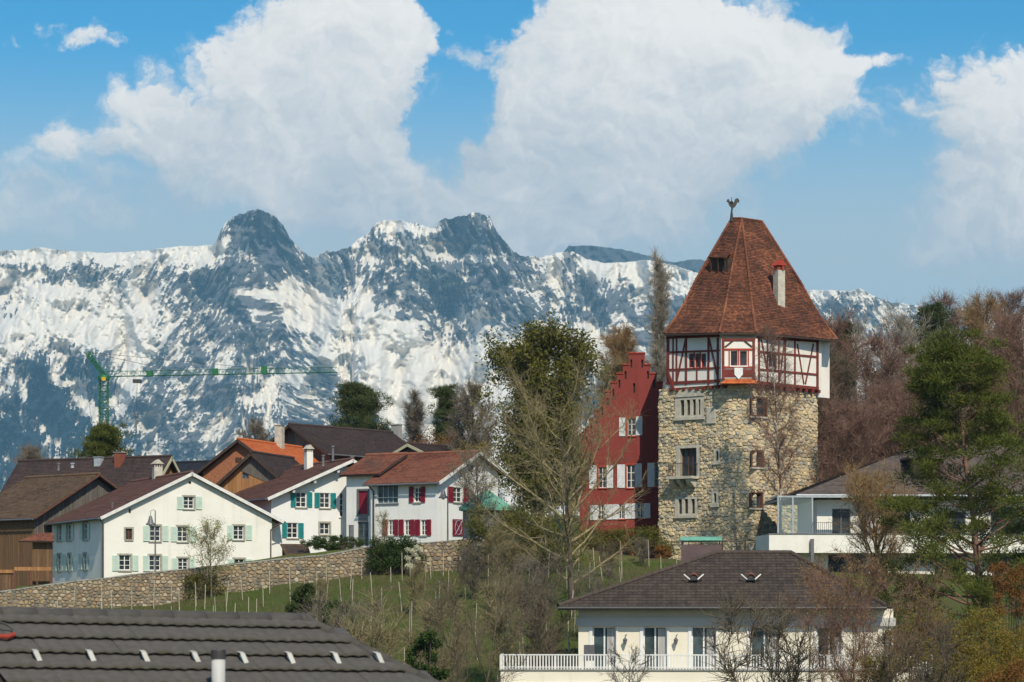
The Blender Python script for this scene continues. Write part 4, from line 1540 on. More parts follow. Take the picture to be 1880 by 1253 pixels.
# ------------------------------------------------------------------ rubble masonry
def rubble(parent, w, outline, holes, size=(0.42, 0.30), matname='tower_stone', proud=(0.03, 0.11), joint=0.022, keep=300, seed=1, name='stone', also=None):
    """irregular stones (cells of a jittered grid) set proud of a mortar wall; returns stones as (area, verts, faces) sorted by size"""
    rr = np.random.default_rng(seed)
    us, zs = [p[0] for p in outline], [p[1] for p in outline]
    u0, u1, z0, z1 = min(us), max(us), min(zs), max(zs)
    sites = []
    z = z0
    while z < z1 + size[1]:
        hh = size[1] * rr.uniform(0.8, 1.25)
        u = u0 - size[0] * rr.random()
        while u < u1 + size[0]:
            ww = size[0] * rr.choice([0.55, 0.8, 1.0, 1.25, 1.7], p=[0.18, 0.24, 0.28, 0.2, 0.1])
            sites.append((u + ww / 2 + rr.normal(0, 0.04), z + rr.normal(0, size[1] * 0.2)))
            u += ww
        z += hh
    S = np.array(sites)
    asp = size[0] / size[1] * 0.9
    T = S * np.array([1 / asp, 1.0])
    out = []
    cx, cz = sum(us) / len(us), sum(zs) / len(zs)
    planes = []
    for i in range(len(outline)):
        p, q = outline[i], outline[(i + 1) % len(outline)]
        a, b = q[1] - p[1], -(q[0] - p[0])
        c = a * p[0] + b * p[1]
        if a * cx + b * cz > c:
            a, b, c = -a, -b, -c
        planes.append((a, b, c))
    for i in range(len(S)):
        if not (u0 - 0.2 < S[i, 0] < u1 + 0.2 and z0 - 0.2 < S[i, 1] < z1 + 0.2):
            continue
        d2 = ((T - T[i]) ** 2).sum(1)
        nb = np.argsort(d2)[1:14]
        r = size[1] * 2.0
        poly = [(T[i, 0] - r, T[i, 1] - r), (T[i, 0] + r, T[i, 1] - r), (T[i, 0] + r, T[i, 1] + r), (T[i, 0] - r, T[i, 1] + r)]
        for j in nb:
            dx, dz = T[j] - T[i]
            poly = clip_poly(poly, dx, dz, (T[j] @ T[j] - T[i] @ T[i]) / 2)
            if len(poly) < 3:
                break
        poly = [(p[0] * asp, p[1]) for p in poly]
        for pl in planes:
            if len(poly) >= 3:
                poly = clip_poly(poly, *pl)
        ok = len(poly) >= 3
        for (a0, a1, b0, b1) in holes:
            if not ok:
                break
            pu, pz = [p[0] for p in poly], [p[1] for p in poly]
            if max(pu) < a0 or min(pu) > a1 or max(pz) < b0 or min(pz) > b1:
                continue
            gx, gy = sum(pu) / len(pu), sum(pz) / len(pz)
            dl, dr, db, dt = a0 - gx, gx - a1, b0 - gz_(gy), gz_(gy) - b1
            m = max(dl, dr, db, dt)
            if m < -0.05:
                ok = False
            elif m == dl:
                poly = clip_poly(poly, 1, 0, a0)
            elif m == dr:
                poly = clip_poly(poly, -1, 0, -a1)
            elif m == db:
                poly = clip_poly(poly, 0, 1, b0)
            else:
                poly = clip_poly(poly, 0, -1, -b1)
            ok = ok and len(poly) >= 3
        if not ok:
            continue
        # drop near-duplicate corners
        q = [poly[k] for k in range(len(poly)) if math.dist(poly[k], poly[k - 1]) > 0.025]
        if len(q) < 3:
            continue
        gx, gy = sum(p[0] for p in q) / len(q), sum(p[1] for p in q) / len(q)
        ar = abs(sum(q[k - 1][0] * q[k][1] - q[k][0] * q[k - 1][1] for k in range(len(q)))) / 2
        if ar < 0.012:
            continue
        rad = math.sqrt(ar)
        pr = rr.uniform(*proud)
        tilt = rr.normal(0, 0.10, 2)
        n = len(q)
        V = []
        for ring, (sh, of) in enumerate(((1 - joint / rad * 1.4, -0.02), (1 - joint / rad * 2.6, pr * 0.75), (0.62, pr + 0.02))):
            for (a, b) in q:
                jx = 1 + (rr.normal(0, 0.05) if ring else 0)
                uu, vv = gx + (a - gx) * sh * jx, gy + (b - gy) * sh * jx
                o_ = of + ((uu - gx) * tilt[0] + (vv - gy) * tilt[1] if ring else 0)
                V.append(w.P(uu, vv, max(o_, -0.02)))
        F_ = []
        for ring in range(2):
            for k in range(n):
                j = (k + 1) % n
                F_.append((ring * n + k, ring * n + j, (ring + 1) * n + j, (ring + 1) * n + k))
        F_.append(tuple(range(2 * n, 3 * n)))
        out.append((ar, V, F_))
    return out


def gz_(z):
    return z


def lay_stones(parent, stones, matname, keep=300, name='stone'):
    """the largest stones become parts of their own, the rest one joined part"""
    stones.sort(key=lambda s: -s[0])
    for ar, V, F_ in stones[:keep]:
        mb = MB()
        mb.v = [tuple(v) for v in V]
        mb.f = F_
        mb.build(name, MATS[matname], parent)
    mb = MB()
    for ar, V, F_ in stones[keep:]:
        i = len(mb.v)
        mb.v.extend(tuple(v) for v in V)
        mb.f.extend(tuple(i + k for k in f) for f in F_)
    if mb.v:
        mb.build('small_stones', MATS[matname], parent, kind='stuff')


# ------------------------------------------------------------------ garden wall
def garden_wall():
    tops = [(-120, 1098), (0, 1086), (140, 1066.5), (191, 1061.5), (274, 1051), (341, 1044.7), (386, 1040), (453, 1033), (497, 1028), (560, 1022), (600, 1018), (640, 1011), (680, 1003), (760, 998), (850, 990), (940, 984)]
    D = WALL_Y
    t = thing('garden_wall', (-25, D, CZ - 1), 'long rubble stone retaining wall below the white houses', 'wall')
    w = Wall((0, D, 0), (1, 0, 0))
    core = MB()
    stones = []
    for i in range(len(tops) - 1):
        (x0, y0), (x1, y1) = tops[i], tops[i + 1]
        a, b = P(x0, y0, D), P(x1, y1, D)
        za, zb = gz(a.x, D - 0.3) - 0.5, gz(b.x, D - 0.3) - 0.5
        core.hexa([(a.x, D, za), (b.x, D, zb), (b.x, D + 0.5, zb), (a.x, D + 0.5, za), (a.x, D, a.z - 0.06), (b.x, D, b.z - 0.06), (b.x, D + 0.5, b.z - 0.06), (a.x, D + 0.5, a.z - 0.06)])
    core.build('wall_core', MATS['wall_mortar'], t)
    # stones over the whole length, cut at the sloping top
    pts = [P(x, y, D) for x, y in tops]
    for i in range(0, len(pts) - 1):
        a, b = pts[i], pts[i + 1]
        zlow = min(gz(a.x, D - 0.3), gz(b.x, D - 0.3)) - 0.2
        stones += rubble(t, w, [(a.x, zlow), (b.x, zlow), (b.x, b.z - 0.05), (a.x, a.z - 0.05)], [], (0.33, 0.22), proud=(0.01, 0.06), joint=0.028, seed=100 + i)
    lay_stones(t, stones, 'garden_stone', 300)
    cap = MB()
    for i in range(len(pts) - 1):
        a, b = pts[i], pts[i + 1]
        n = max(1, int((b - a).length / 0.7))
        for k in range(n):
            p, q = a.lerp(b, k / n), a.lerp(b, (k + 0.97) / n)
            h = random.uniform(0.05, 0.10)
            cap.box(p + Vector((0, -0.06, -0.058)), q - p, (0, 0.62, 0), (0, 0, h))
    cap.build('coping', MATS['concrete'], t, kind='stuff')


garden_wall()


mat('dark_glass', (0.012, 0.012, 0.014), (0.02, 0.02, 0.02), 2, rough=0.4, spec=0.1)

# ------------------------------------------------------------------ the stone tower
def beam(mb, w, p, q, width, n0=0.0, n1=0.06):
    """timber between two photo pixels on a wall"""
    a, b = w.uz(*p), w.uz(*q)
    d = Vector((b[0] - a[0], b[1] - a[1]))
    d.normalize()
    s = Vector((-d.y, d.x)) * (width / 2)
    pts = [w.P(a[0] + s.x, a[1] + s.y, n0), w.P(b[0] + s.x, b[1] + s.y, n0), w.P(b[0] - s.x, b[1] - s.y, n0), w.P(a[0] - s.x, a[1] - s.y, n0)]
    mb.prism(pts, w.n * (n1 - n0))


def timber(parent, w, zf, x0, y0, x1, y1, width, n1=0.06, matname='red_timber', name='timber'):
    mb = MB()
    beam(mb, w, zf(x0, y0), zf(x1, y1), width * 0.82, 0.0, n1 + random.uniform(0, 0.006))
    return mb.build(name, MATS[matname], parent)


def offset_poly(pts, d):
    """pts counter-clockwise seen from above or not: grow outward by d (convex)"""
    n = len(pts)
    c = sum((Vector((p.x, p.y)) for p in pts), Vector((0, 0))) / n
    out = []
    for i in range(n):
        p0, p1, p2 = (Vector((pts[k].x, pts[k].y)) for k in (i - 1, i, (i + 1) % n))
        def line(a, b):
            t = (b - a).normalized()
            nn = Vector((t.y, -t.x))
            if nn.dot((a + b) / 2 - c) < 0:
                nn = -nn
            return nn, nn.dot(a) + d
        n1, c1 = line(p0, p1)
        n2, c2 = line(p1, p2)
        det = n1.x * n2.y - n1.y * n2.x
        out.append(Vector(((c1 * n2.y - c2 * n1.y) / det, (n1.x * c2 - n2.x * c1) / det, 0)))
    return out


def tower():
    def plan(px, D):
        return Vector(((px - PX0) / F * D, D, 0))
    V = [plan(1211, 187.5), plan(1338, 183.6), plan(1388, 183.6), plan(1500, 188.5), plan(1478, 196), plan(1250, 197)]
    z_base = CZ + (HOR - 1060) / F * 186
    z_top = CZ + (HOR - 710) / F * 185
    z_eave = CZ + (HOR - 619) / F * 185
    t = thing('stone_tower', (V[1].x + 2, 187, z_base), 'tall rubble stone tower with red half-timbered top storey and steep tiled roof', 'tower')
    walls = [Wall(V[i], V[i + 1] - V[i]) for i in range(3)]
    lens = [(V[i + 1] - V[i]).length for i in range(3)]
    WL, WC, WR = walls
    # openings in the masonry: (wall, zoom rect of stone surround, zoom rects of lights)
    spec = [(WL, (628, 266, 796, 404), [(658, 298, 681, 386), (695, 296, 715, 384), (729, 294, 748, 384), (762, 294, 774, 382)]),
            (WL, (635, 556, 770, 744), [(655, 574, 752, 742)]),
            (WL, (628, 855, 755, 968), [(647, 868, 668, 952), (682, 866, 703, 950), (721, 866, 742, 950)]),
            (WL, (850, 577, 888, 660), [(863, 592, 877, 645)]),
            (WL, (838, 820, 879, 905), [(850, 834, 865, 886)]),
            (WR, (1058, 280, 1152, 392), [(1066, 288, 1146, 386)]),
            (WR, (1060, 586, 1133, 684), [(1068, 594, 1126, 678)]),
            (WR, (1055, 824, 1130, 918), [(1063, 832, 1122, 912)])]
    holes = {id(w): [] for w in walls}
    lights = {id(w): [] for w in walls}
    for w, sr, ls in spec:
        holes[id(w)].append(w.rect(*rz(Z3, *sr)))
        for l in ls:
            lights[id(w)].append(w.rect(*rz(Z3, *l)))
    stones = []
    core = MB()
    for i, w in enumerate(walls):
        out = [(0, z_base), (lens[i], z_base), (lens[i], z_top), (0, z_top)]
        wall_faces(core, w, out, lights[id(w)], 0.4)
        stones += rubble(t, w, [(-0.05, z_base), (lens[i] + 0.05, z_base), (lens[i] + 0.05, z_top), (-0.05, z_top)], holes[id(w)], (0.36, 0.235), proud=(0.0, 0.10), joint=0.016, seed=200 + i)
    for i in range(3, 6):
        a, b = V[i], V[(i + 1) % 6]
        core.face([(a.x, a.y, z_base), (b.x, b.y, z_base), (b.x, b.y, z_top), (a.x, a.y, z_top)])
    core.build('wall_core', MATS['mortar'], t)
    # the faces seen edge-on at the sides
    wb = Wall(V[5], V[0] - V[5])
    stones += rubble(t, wb, [(0, z_base), ((V[0] - V[5]).length, z_base), ((V[0] - V[5]).length, z_top), (0, z_top)], [], (0.5, 0.34), proud=(0.03, 0.12), seed=209)
    lay_stones(t, stones, 'tower_stone', 300)
    for i, (w, sr, ls) in enumerate(spec):
        r = w.rect(*rz(Z3, *sr))
        lr = [w.rect(*rz(Z3, *l)) for l in ls]
        mb = MB()
        wood = w is WR
        if wood:
            wall_faces(mb, w, [(r[0], r[2]), (r[1], r[2]), (r[1], r[3]), (r[0], r[3])], lr, 0.25, 0.05)
            f = window(t, w, lr[0], 2, (0.5,), frame='brown_frame', sill=None, reveal=0.2, fw=0.09)
            mb.build('surround', MATS['brown_frame'], f)
            s = MB()
            s.wbox(w, r[0] - 0.06, r[1] + 0.06, r[2] - 0.12, r[2] - 0.002, -0.02, 0.14)
            s.build('sill', MATS['sandstone'], f)
        elif i == 1:
            wall_faces(mb, w, [(r[0], r[2]), (r[1], r[2]), (r[1], r[3]), (r[0], r[3])], lr, 0.3, 0.10)
            f = window(t, w, lr[0], 3, (), frame='brown_frame', sill=None, reveal=0.3, fw=0.07, name='balcony_door')
            mb.build('surround', MATS['sandstone'], f)
        else:
            wall_faces(mb, w, [(r[0], r[2]), (r[1], r[2]), (r[1], r[3]), (r[0], r[3])], lr, 0.3, 0.10)
            e = 0.03
            mb.wbox(w, r[0] - e, r[1] + e, r[2] - 0.10, r[2] + 0.10, 0.0, 0.2)
            if i == 0:
                pts = [w.P(r[0] + (r[1] - r[0]) * k / 8, r[3] + 0.34 * math.sin(math.pi * k / 8) ** 0.7 - 0.02, 0.02) for k in range(9)] + [w.P(r[1], r[3] - 0.15, 0.02), w.P(r[0], r[3] - 0.15, 0.02)]
                mb.prism(pts, w.n * 0.14)
            s = mb.build('stone_window', MATS['sandstone'], t)
            for l in lr:
                g = MB()
                g.wbox(w, l[0], l[1], l[2], l[3], -0.32, -0.28)
                g.build('pane', MATS['dark_glass'], s)
    # plaque
    r = WL.rect(*rz(Z3, 812, 342, 862, 432))
    mb = MB()
    mb.wbox(WL, r[0], r[1], r[2], r[3], 0.0, 0.16)
    mb.build('plaque', MATS['sandstone'], t)
    # balcony
    r = WL.rect(*rz(Z3, 616, 738, 762, 753))
    mb = MB()
    mb.wbox(WL, r[0], r[1], r[2], r[3], 0.0, 0.95)
    bal = mb.build('balcony_slab', MATS['sandstone'], t)
    for x0, x1 in ((625, 648), (668, 688), (722, 750)):
        q = WL.rect(*rz(Z3, x0, 755, x1, 800))
        mb = MB()
        mb.prism([WL.P(q[0], q[3], 0), WL.P(q[0], q[3], 0.8), WL.P(q[0], q[3] - 0.2, 0.75), WL.P(q[0], q[2], 0.25), WL.P(q[0], q[2], 0)], WL.d * (q[1] - q[0]))
        mb.build('bracket', MATS['sandstone'], bal)
    zr = WL.uz(*Z3(690, 664))[1]
    mb = MB()
    u0, u1 = r[0] + 0.05, r[1] - 0.05
    mb.tube([WL.P(u0, zr, 0.0), WL.P(u0, zr, 0.88), WL.P(u1, zr, 0.88), WL.P(u1, zr, 0.0)], 0.022, 5)
    n = 14
    for k in range(n + 1):
        u = u0 + (u1 - u0) * k / n
        mb.tube([WL.P(u, r[3], 0.88), WL.P(u, zr, 0.88)], 0.011, 4)
    for k in range(1, 6):
        for u in (u0, u1):
            mb.tube([WL.P(u, r[3], 0.88 * k / 6), WL.P(u, zr, 0.88 * k / 6)], 0.011, 4)
    mb.build('railing', MATS['iron'], bal)

    # half-timbered storey, jettied out on beam ends
    out = offset_poly([plan(1234, 187.1)] + V[1:5] + [plan(1262, 196.6)], 0.32)
    T = [Wall(out[i], out[(i + 1) % 6] - out[i]) for i in range(6)]
    TL, TC, TR = T[:3]
    ln = [(out[(i + 1) % 6] - out[i]).length for i in range(6)]
    zs0 = z_top + 0.02
    win_l = [TL.rect(*rz(Z4, x, 980, x + 30, 1068)) for x in (286, 325, 364)]
    win_r = [TR.rect(*rz(Z4, 783, 985, 832, 1064))]
    mb = MB()
    for i, w in enumerate(T):
        hs = win_l if i == 0 else win_r if i == 2 else []
        wall_faces(mb, w, [(0, zs0), (ln[i], zs0), (ln[i], z_eave + 0.3), (0, z_eave + 0.3)], hs, 0.14)
    mb.face([(p.x, p.y, zs0) for p in out])
    mb.build('infill_wall', MATS['infill_plaster'], t)
    for w, rs in ((TL, win_l), (TR, win_r)):
        for q in rs:
            window(t, w, q, 1 if w is TL else 2, (0.5,) if w is TL else (), frame='bright_red', reveal=0.12, sill=None, fw=0.06)
    TM = lambda w, x0, y0, x1, y1, wd=0.2, n1=0.05: timber(t, w, Z4, x0, y0, x1, y1, wd, n1)
    # left face
    for x, wd in ((158, 0.3), (190, 0.14), (212, 0.14), (271, 0.2), (410, 0.2), (468, 0.2)):
        TM(TL, x, 880, x, 1175, wd, 0.05)
    for y in (970, 1078):
        TM(TL, 150, y + 4, 478, y - 8, 0.17, 0.058)
    TM(TL, 145, 1166, 482, 1150, 0.26, 0.066)
    TM(TL, 148, 882, 478, 870, 0.22, 0.066)
    TM(TL, 268, 892, 214, 1150, 0.15, 0.054)
    TM(TL, 414, 888, 470, 1140, 0.15, 0.054)
    TM(TL, 338, 1075, 338, 1160, 0.13, 0.05)
    TM(TL, 322, 975, 322, 1075, 0.1, 0.075)
    TM(TL, 360, 975, 360, 1075, 0.1, 0.075)
    # right face
    for x, wd in ((722, 0.22), (786 - 12, 0.16), (845, 0.16), (884, 0.2), (945, 0.2), (1085, 0.3)):
        TM(TR, x, 885, x, 1190, wd, 0.05)
    for y in (968, 1078):
        TM(TR, 712, y, 1090, y + 34, 0.17, 0.058)
    TM(TR, 710, 1160, 1092, 1198, 0.26, 0.066)
    TM(TR, 712, 880, 1092, 905, 0.22, 0.066)
    TM(TR, 735, 890, 780, 1130, 0.14, 0.054)
    TM(TR, 880, 895, 850, 1150, 0.14, 0.054)
    TM(TR, 1060, 920, 1010, 1170, 0.14, 0.054)
    TM(TR, 960, 920, 1000, 1170, 0.14, 0.054)
    # joist ends under the jetty
    for w, n, L in ((TL, 9, ln[0]), (TR, 10, ln[2])):
        for k in range(n):
            u = 0.35 + (L - 0.7) * k / (n - 1)
            mb = MB()
            mb.wbox(w, u - 0.11, u + 0.11, z_top - 0.22, z_top + 0.0, -0.5, 0.1)
            mb.build('joist_end', MATS['red_timber'], t)
    # corner brace brackets at the left
    mb = MB()
    a = TL.P(0, z_top + 1.0, 0.0)
    mb.prism([TL.P(-0.05, z_top + 1.3, 0.02), TL.P(0.15, z_top + 1.3, 0.02), TL.P(0.75, z_top - 0.1, 0.02), TL.P(0.45, z_top - 0.1, 0.02)], TL.n * 0.12)
    mb.build('corner_brace', MATS['red_timber'], t)
    # oriel bay on the chamfered corner
    B0, B1 = WC.P(-0.62, 0, 0.95), WC.P(lens[1] + 0.02, 0, 0.95)
    BW = Wall(B0, B1 - B0)
    bl = (B1 - B0).length
    zt_b, zb_b = BW.uz(*Z4(600, 888))[1], BW.uz(*Z4(600, 1135))[1]
    bw = [BW.rect(*rz(Z4, 547, 966, 590, 1056)), BW.rect(*rz(Z4, 604, 966, 648, 1056))]
    mb = MB()
    wall_faces(mb, BW, [(0, zb_b), (bl, zb_b), (bl, zt_b), (0, zt_b)], bw, 0.14)
    for u in (0, bl):
        mb.face([BW.P(u, zb_b, 0), BW.P(u, zt_b, 0), BW.P(u, zt_b, -1.6), BW.P(u, zb_b, -1.6)])
    mb.face([BW.P(0, zb_b, 0), BW.P(bl, zb_b, 0), BW.P(bl, zb_b, -1.6), BW.P(0, zb_b, -1.6)])
    oriel = mb.build('oriel_bay', MATS['infill_plaster'], t)
    for q in bw:
        window(t, BW, q, 1, (), frame='bright_red', reveal=0.14, sill='white_paint', fw=0.045)
    BM = lambda x0, y0, x1, y1, wd=0.15, n1=0.05, m='red_timber': timber(oriel, BW, Z4, x0, y0, x1, y1, wd, n1, m)
    for x in (500, 690):
        BM(x, 885, x, 1140, 0.22, 0.06)
    for x in (538, 597, 657):
        BM(x, 955, x, 1062, 0.10, 0.05, 'bright_red')
    BM(492, 955, 700, 955, 0.16, 0.055, 'bright_red')
    BM(492, 1066, 700, 1066, 0.16, 0.055, 'bright_red')
    BM(492, 895, 700, 895, 0.2, 0.064)
    BM(512, 940, 560, 902, 0.14, 0.05, 'dark_wood')
    BM(680, 940, 632, 902, 0.14, 0.05, 'dark_wood')
    q = BW.rect(*rz(Z4, 506, 1078, 684, 1128))
    mb = MB()
    mb.wbox(BW, q[0], q[1], q[2], q[3], 0.0, 0.04)
    mb.build('apron_panel', MATS['red_timber'], oriel)
    mb = MB()
    q = BW.rect(*rz(Z4, 570, 1070, 622, 1142))
    um = (q[0] + q[1]) / 2
    mb.prism([BW.P(q[0], q[3], 0.041), BW.P(q[1], q[3], 0.041), BW.P(q[1], q[2] + 0.35, 0.041), BW.P(um, q[2], 0.041), BW.P(q[0], q[2] + 0.35, 0.041)], BW.n * 0.05)
    mb.build('shield', MATS['white_paint'], oriel)
    # little tile skirt under the oriel and tile lip above it
    zk0, zk1 = BW.uz(*Z4(590, 1168))[1], BW.uz(*Z4(590, 1112))[1]
    mb = MB()
    roof_plane(mb, BW.P(-0.1, zk0, 0.15), BW.P(bl + 0.1, zk0, 0.15), BW.P(bl * 0.62, zk1 + 0.15, -0.3), BW.P(bl * 0.38, zk1 + 0.15, -0.3), 0.14, 0.03, 0.25, 0.02, 301)
    mb.prism([BW.P(-0.1, zk0, 0.14), BW.P(bl + 0.1, zk0, 0.14), BW.P(bl * 0.62, zk1 + 0.12, -0.32), BW.P(bl * 0.38, zk1 + 0.12, -0.32)], Vector((0, 0.3, -0.05)))
    mb.build('tile_skirt', MATS['tile_orange'], oriel)

    # roof
    ev = [plan(1220, 186.4), plan(1321, 182.5), plan(1388, 182.5), plan(1537, 188.3), plan(1502, 197.6), plan(1242, 198.2)]
    ez = [CZ + (HOR - y) / F * e.y for y, e in zip((613, 611, 611, 624, 622, 618), ev)]
    E = [Vector((e.x, e.y, z)) for e, z in zip(ev, ez)]
    R0, R1, R2 = P(1343, 402, 191), P(1362, 402, 190.5), P(1399, 407.5, 191.5)
    faces = [(E[0], E[1], R1, R0), (E[1], E[2], R1, R1), (E[2], E[3], R2, R1), (E[3], E[4], R2, R2), (E[4], E[5], R0, R2), (E[5], E[0], R0, R0)]
    mb = MB()
    und = MB()
    for k, (a, b, c, d) in enumerate(faces):
        # slight kick at the eaves
        m = 0.14
        al, bl_ = a.lerp(d, m), b.lerp(c, m)
        drop = Vector((0, 0, -0.28))
        nn = roof_plane(mb, a, b, bl_ + drop, al + drop, 0.155, 0.03, 0.7, 0.014, 310 + k)
        roof_plane(mb, al + drop, bl_ + drop, c, d, 0.155, 0.03, 0.7, 0.014, 320 + k, u_off=0.05)
        und.prism([a - Vector((0, 0, 0.02)), b - Vector((0, 0, 0.02)), bl_ + drop - Vector((0, 0, 0.1)), al + drop - Vector((0, 0, 0.1))], Vector((0, 0, -0.12)))
    ro = mb.build('roof', MATS['tile_tower'], t)
    und.build('eave_boards', MATS['soffit'], ro)
    for a, b in ((E[1], R1), (E[2], R1), (E[0], R0), (E[3], R2), (R0, R1), (R1, R2)):
        hb = MB()
        n = max(3, int((b - a).length / 0.4))
        for k in range(n):
            p, q = a.lerp(b, k / n), a.lerp(b, (k + 1.1) / n)
            sag = Vector((0, 0, -0.28 * math.sin(math.pi * min(1, (k / n) * 2.2)) * 0.9 + 0.02)) if a in (E[0], E[1], E[2], E[3]) else Vector((0, 0, 0.03))
            hb.tube([p + sag, q + sag], [0.10, 0.085], 7)
        hb.build('hip_tiles', MATS['tile_tower'], ro)
    # shed dormer on the left slope
    def on_left(px, py):
        n = (E[1] - E[0]).cross(R0 - E[0]).normalized()
        d = P(px, py, 1.0) - Vector((0, 0, CZ))
        o = Vector((0, 0, CZ))
        s = (E[0] - o).dot(n) / d.dot(n)
        return o + d * s
    TLd = (E[1] - E[0]).normalized()
    TLd.z = 0
    out_n = Vector((TLd.y, -TLd.x, 0))
    a, b = on_left(*Z4(430, 460)), on_left(*Z4(520, 468))
    hgt = Vector((0, 0, 0.95))
    fwd = out_n * 0.75
    mb = MB()
    mb.hexa([a - fwd * 0.2, b - fwd * 0.2, b - fwd * 2, a - fwd * 2, a - fwd * 0.2 + hgt, b - fwd * 0.2 + hgt, b - fwd * 2 + hgt, a - fwd * 2 + hgt])
    dm = mb.build('dormer', MATS['soffit'], ro)
    mb = MB()
    l0, l1 = a + fwd * 0.35 + hgt * 0.98 - TLd * 0.15, b + fwd * 0.35 + hgt * 0.98 + TLd * 0.15
    t0, t1 = on_left(*Z4(462, 345)), on_left(*Z4(556, 345))
    nn = roof_plane(mb, l0, l1, t1 + out_n * 0.1, t0 + out_n * 0.1, 0.155, 0.03, 0.6, 0.01, 340)
    mb.prism([l0 - nn * 0.02, l1 - nn * 0.02, t1 + out_n * 0.08, t0 + out_n * 0.08], -nn * 0.06)
    mb.build('dormer_roof', MATS['tile_tower'], dm)
    for p in (a, b, (a + b) / 2):
        mb = MB()
        mb.tube([p + fwd * 0.1, p + fwd * 0.25 + hgt * 0.97], 0.05, 4)
        mb.build('dormer_post', MATS['dark_wood'], dm)
    # pale chimney on the right slope; duller sandstone stands in for its shade
    c = P(*Z4(848, 400), 187.0)
    zb = P(*Z4(848, 620), 187.0).z
    sh = box_part(ro, 'chimney', 'sandstone', (c.x, c.y, 0), 0.62, 0.62, zb - 1.0, c.z - 0.75, 30)
    for dx, dy in ((-0.24, -0.24), (0.24, -0.24), (0.24, 0.24), (-0.24, 0.24)):
        box_part(sh, 'cap_pillar', 'bright_red', (c.x + dx, c.y + dy, 0), 0.14, 0.14, c.z - 0.748, c.z - 0.42, 30)
    mb = MB()
    ca, sa = math.cos(R(30)), math.sin(R(30))
    q = lambda x, y, z: Vector((c.x + x * ca - y * sa, c.y + x * sa + y * ca, z))
    mb.prism([q(-0.45, -0.45, c.z - 0.42), q(0.45, -0.45, c.z - 0.42), q(0, -0.45, c.z)], q(0, 0.9, 0) - q(0, 0, 0))
    mb.build('cap_roof', MATS['bright_red'], sh)
    # weathercock
    base = P(*Z4(553, 135), 190.8)
    zt = P(*Z4(553, 8), 190.8).z
    mb = MB()
    mb.lathe(base, [(0.16, -0.3), (0.10, 0.2), (0.03, 0.75), (0.03, 1.05), (0.10, 1.1), (0.11, 1.18), (0.03, 1.26), (0.02, zt - base.z)], 8)
    wv = mb.build('weathervane', MATS['iron'], ro)
    mb = MB()
    cc = P(*Z4(558, 52), 190.8)
    body = [(-0.62, 0.25), (-0.5, 0.5), (-0.36, 0.52), (-0.28, 0.3), (-0.1, 0.18), (0.15, 0.2), (0.25, 0.5), (0.5, 0.62), (0.68, 0.4), (0.62, 0.1), (0.5, 0.25), (0.42, 0.05), (0.25, -0.25), (0.05, -0.4), (0.0, -0.62), (-0.08, -0.62), (-0.1, -0.38), (-0.3, -0.2), (-0.42, 0.1), (-0.5, 0.22)]
    k = 0.75
    mb.prism([cc + Vector((x * k, 0, z * k)) for x, z in body], (0.02, 0.05, 0))
    mb.build('rooster', MATS['iron'], wv)
    # plastered rear wing showing past the right corner
    a, b = plan(1499, 189.2), plan(1523, 190.2)
    rw_ = Wall(a, b - a)
    mb = MB()
    mb.wbox(rw_, 0, (b - a).length, CZ + (HOR - 731) / F * 190, CZ + (HOR - 622) / F * 190, -5.5, 0)
    mb.build('rear_wing', MATS['infill_plaster'], t)
    return t


tower()


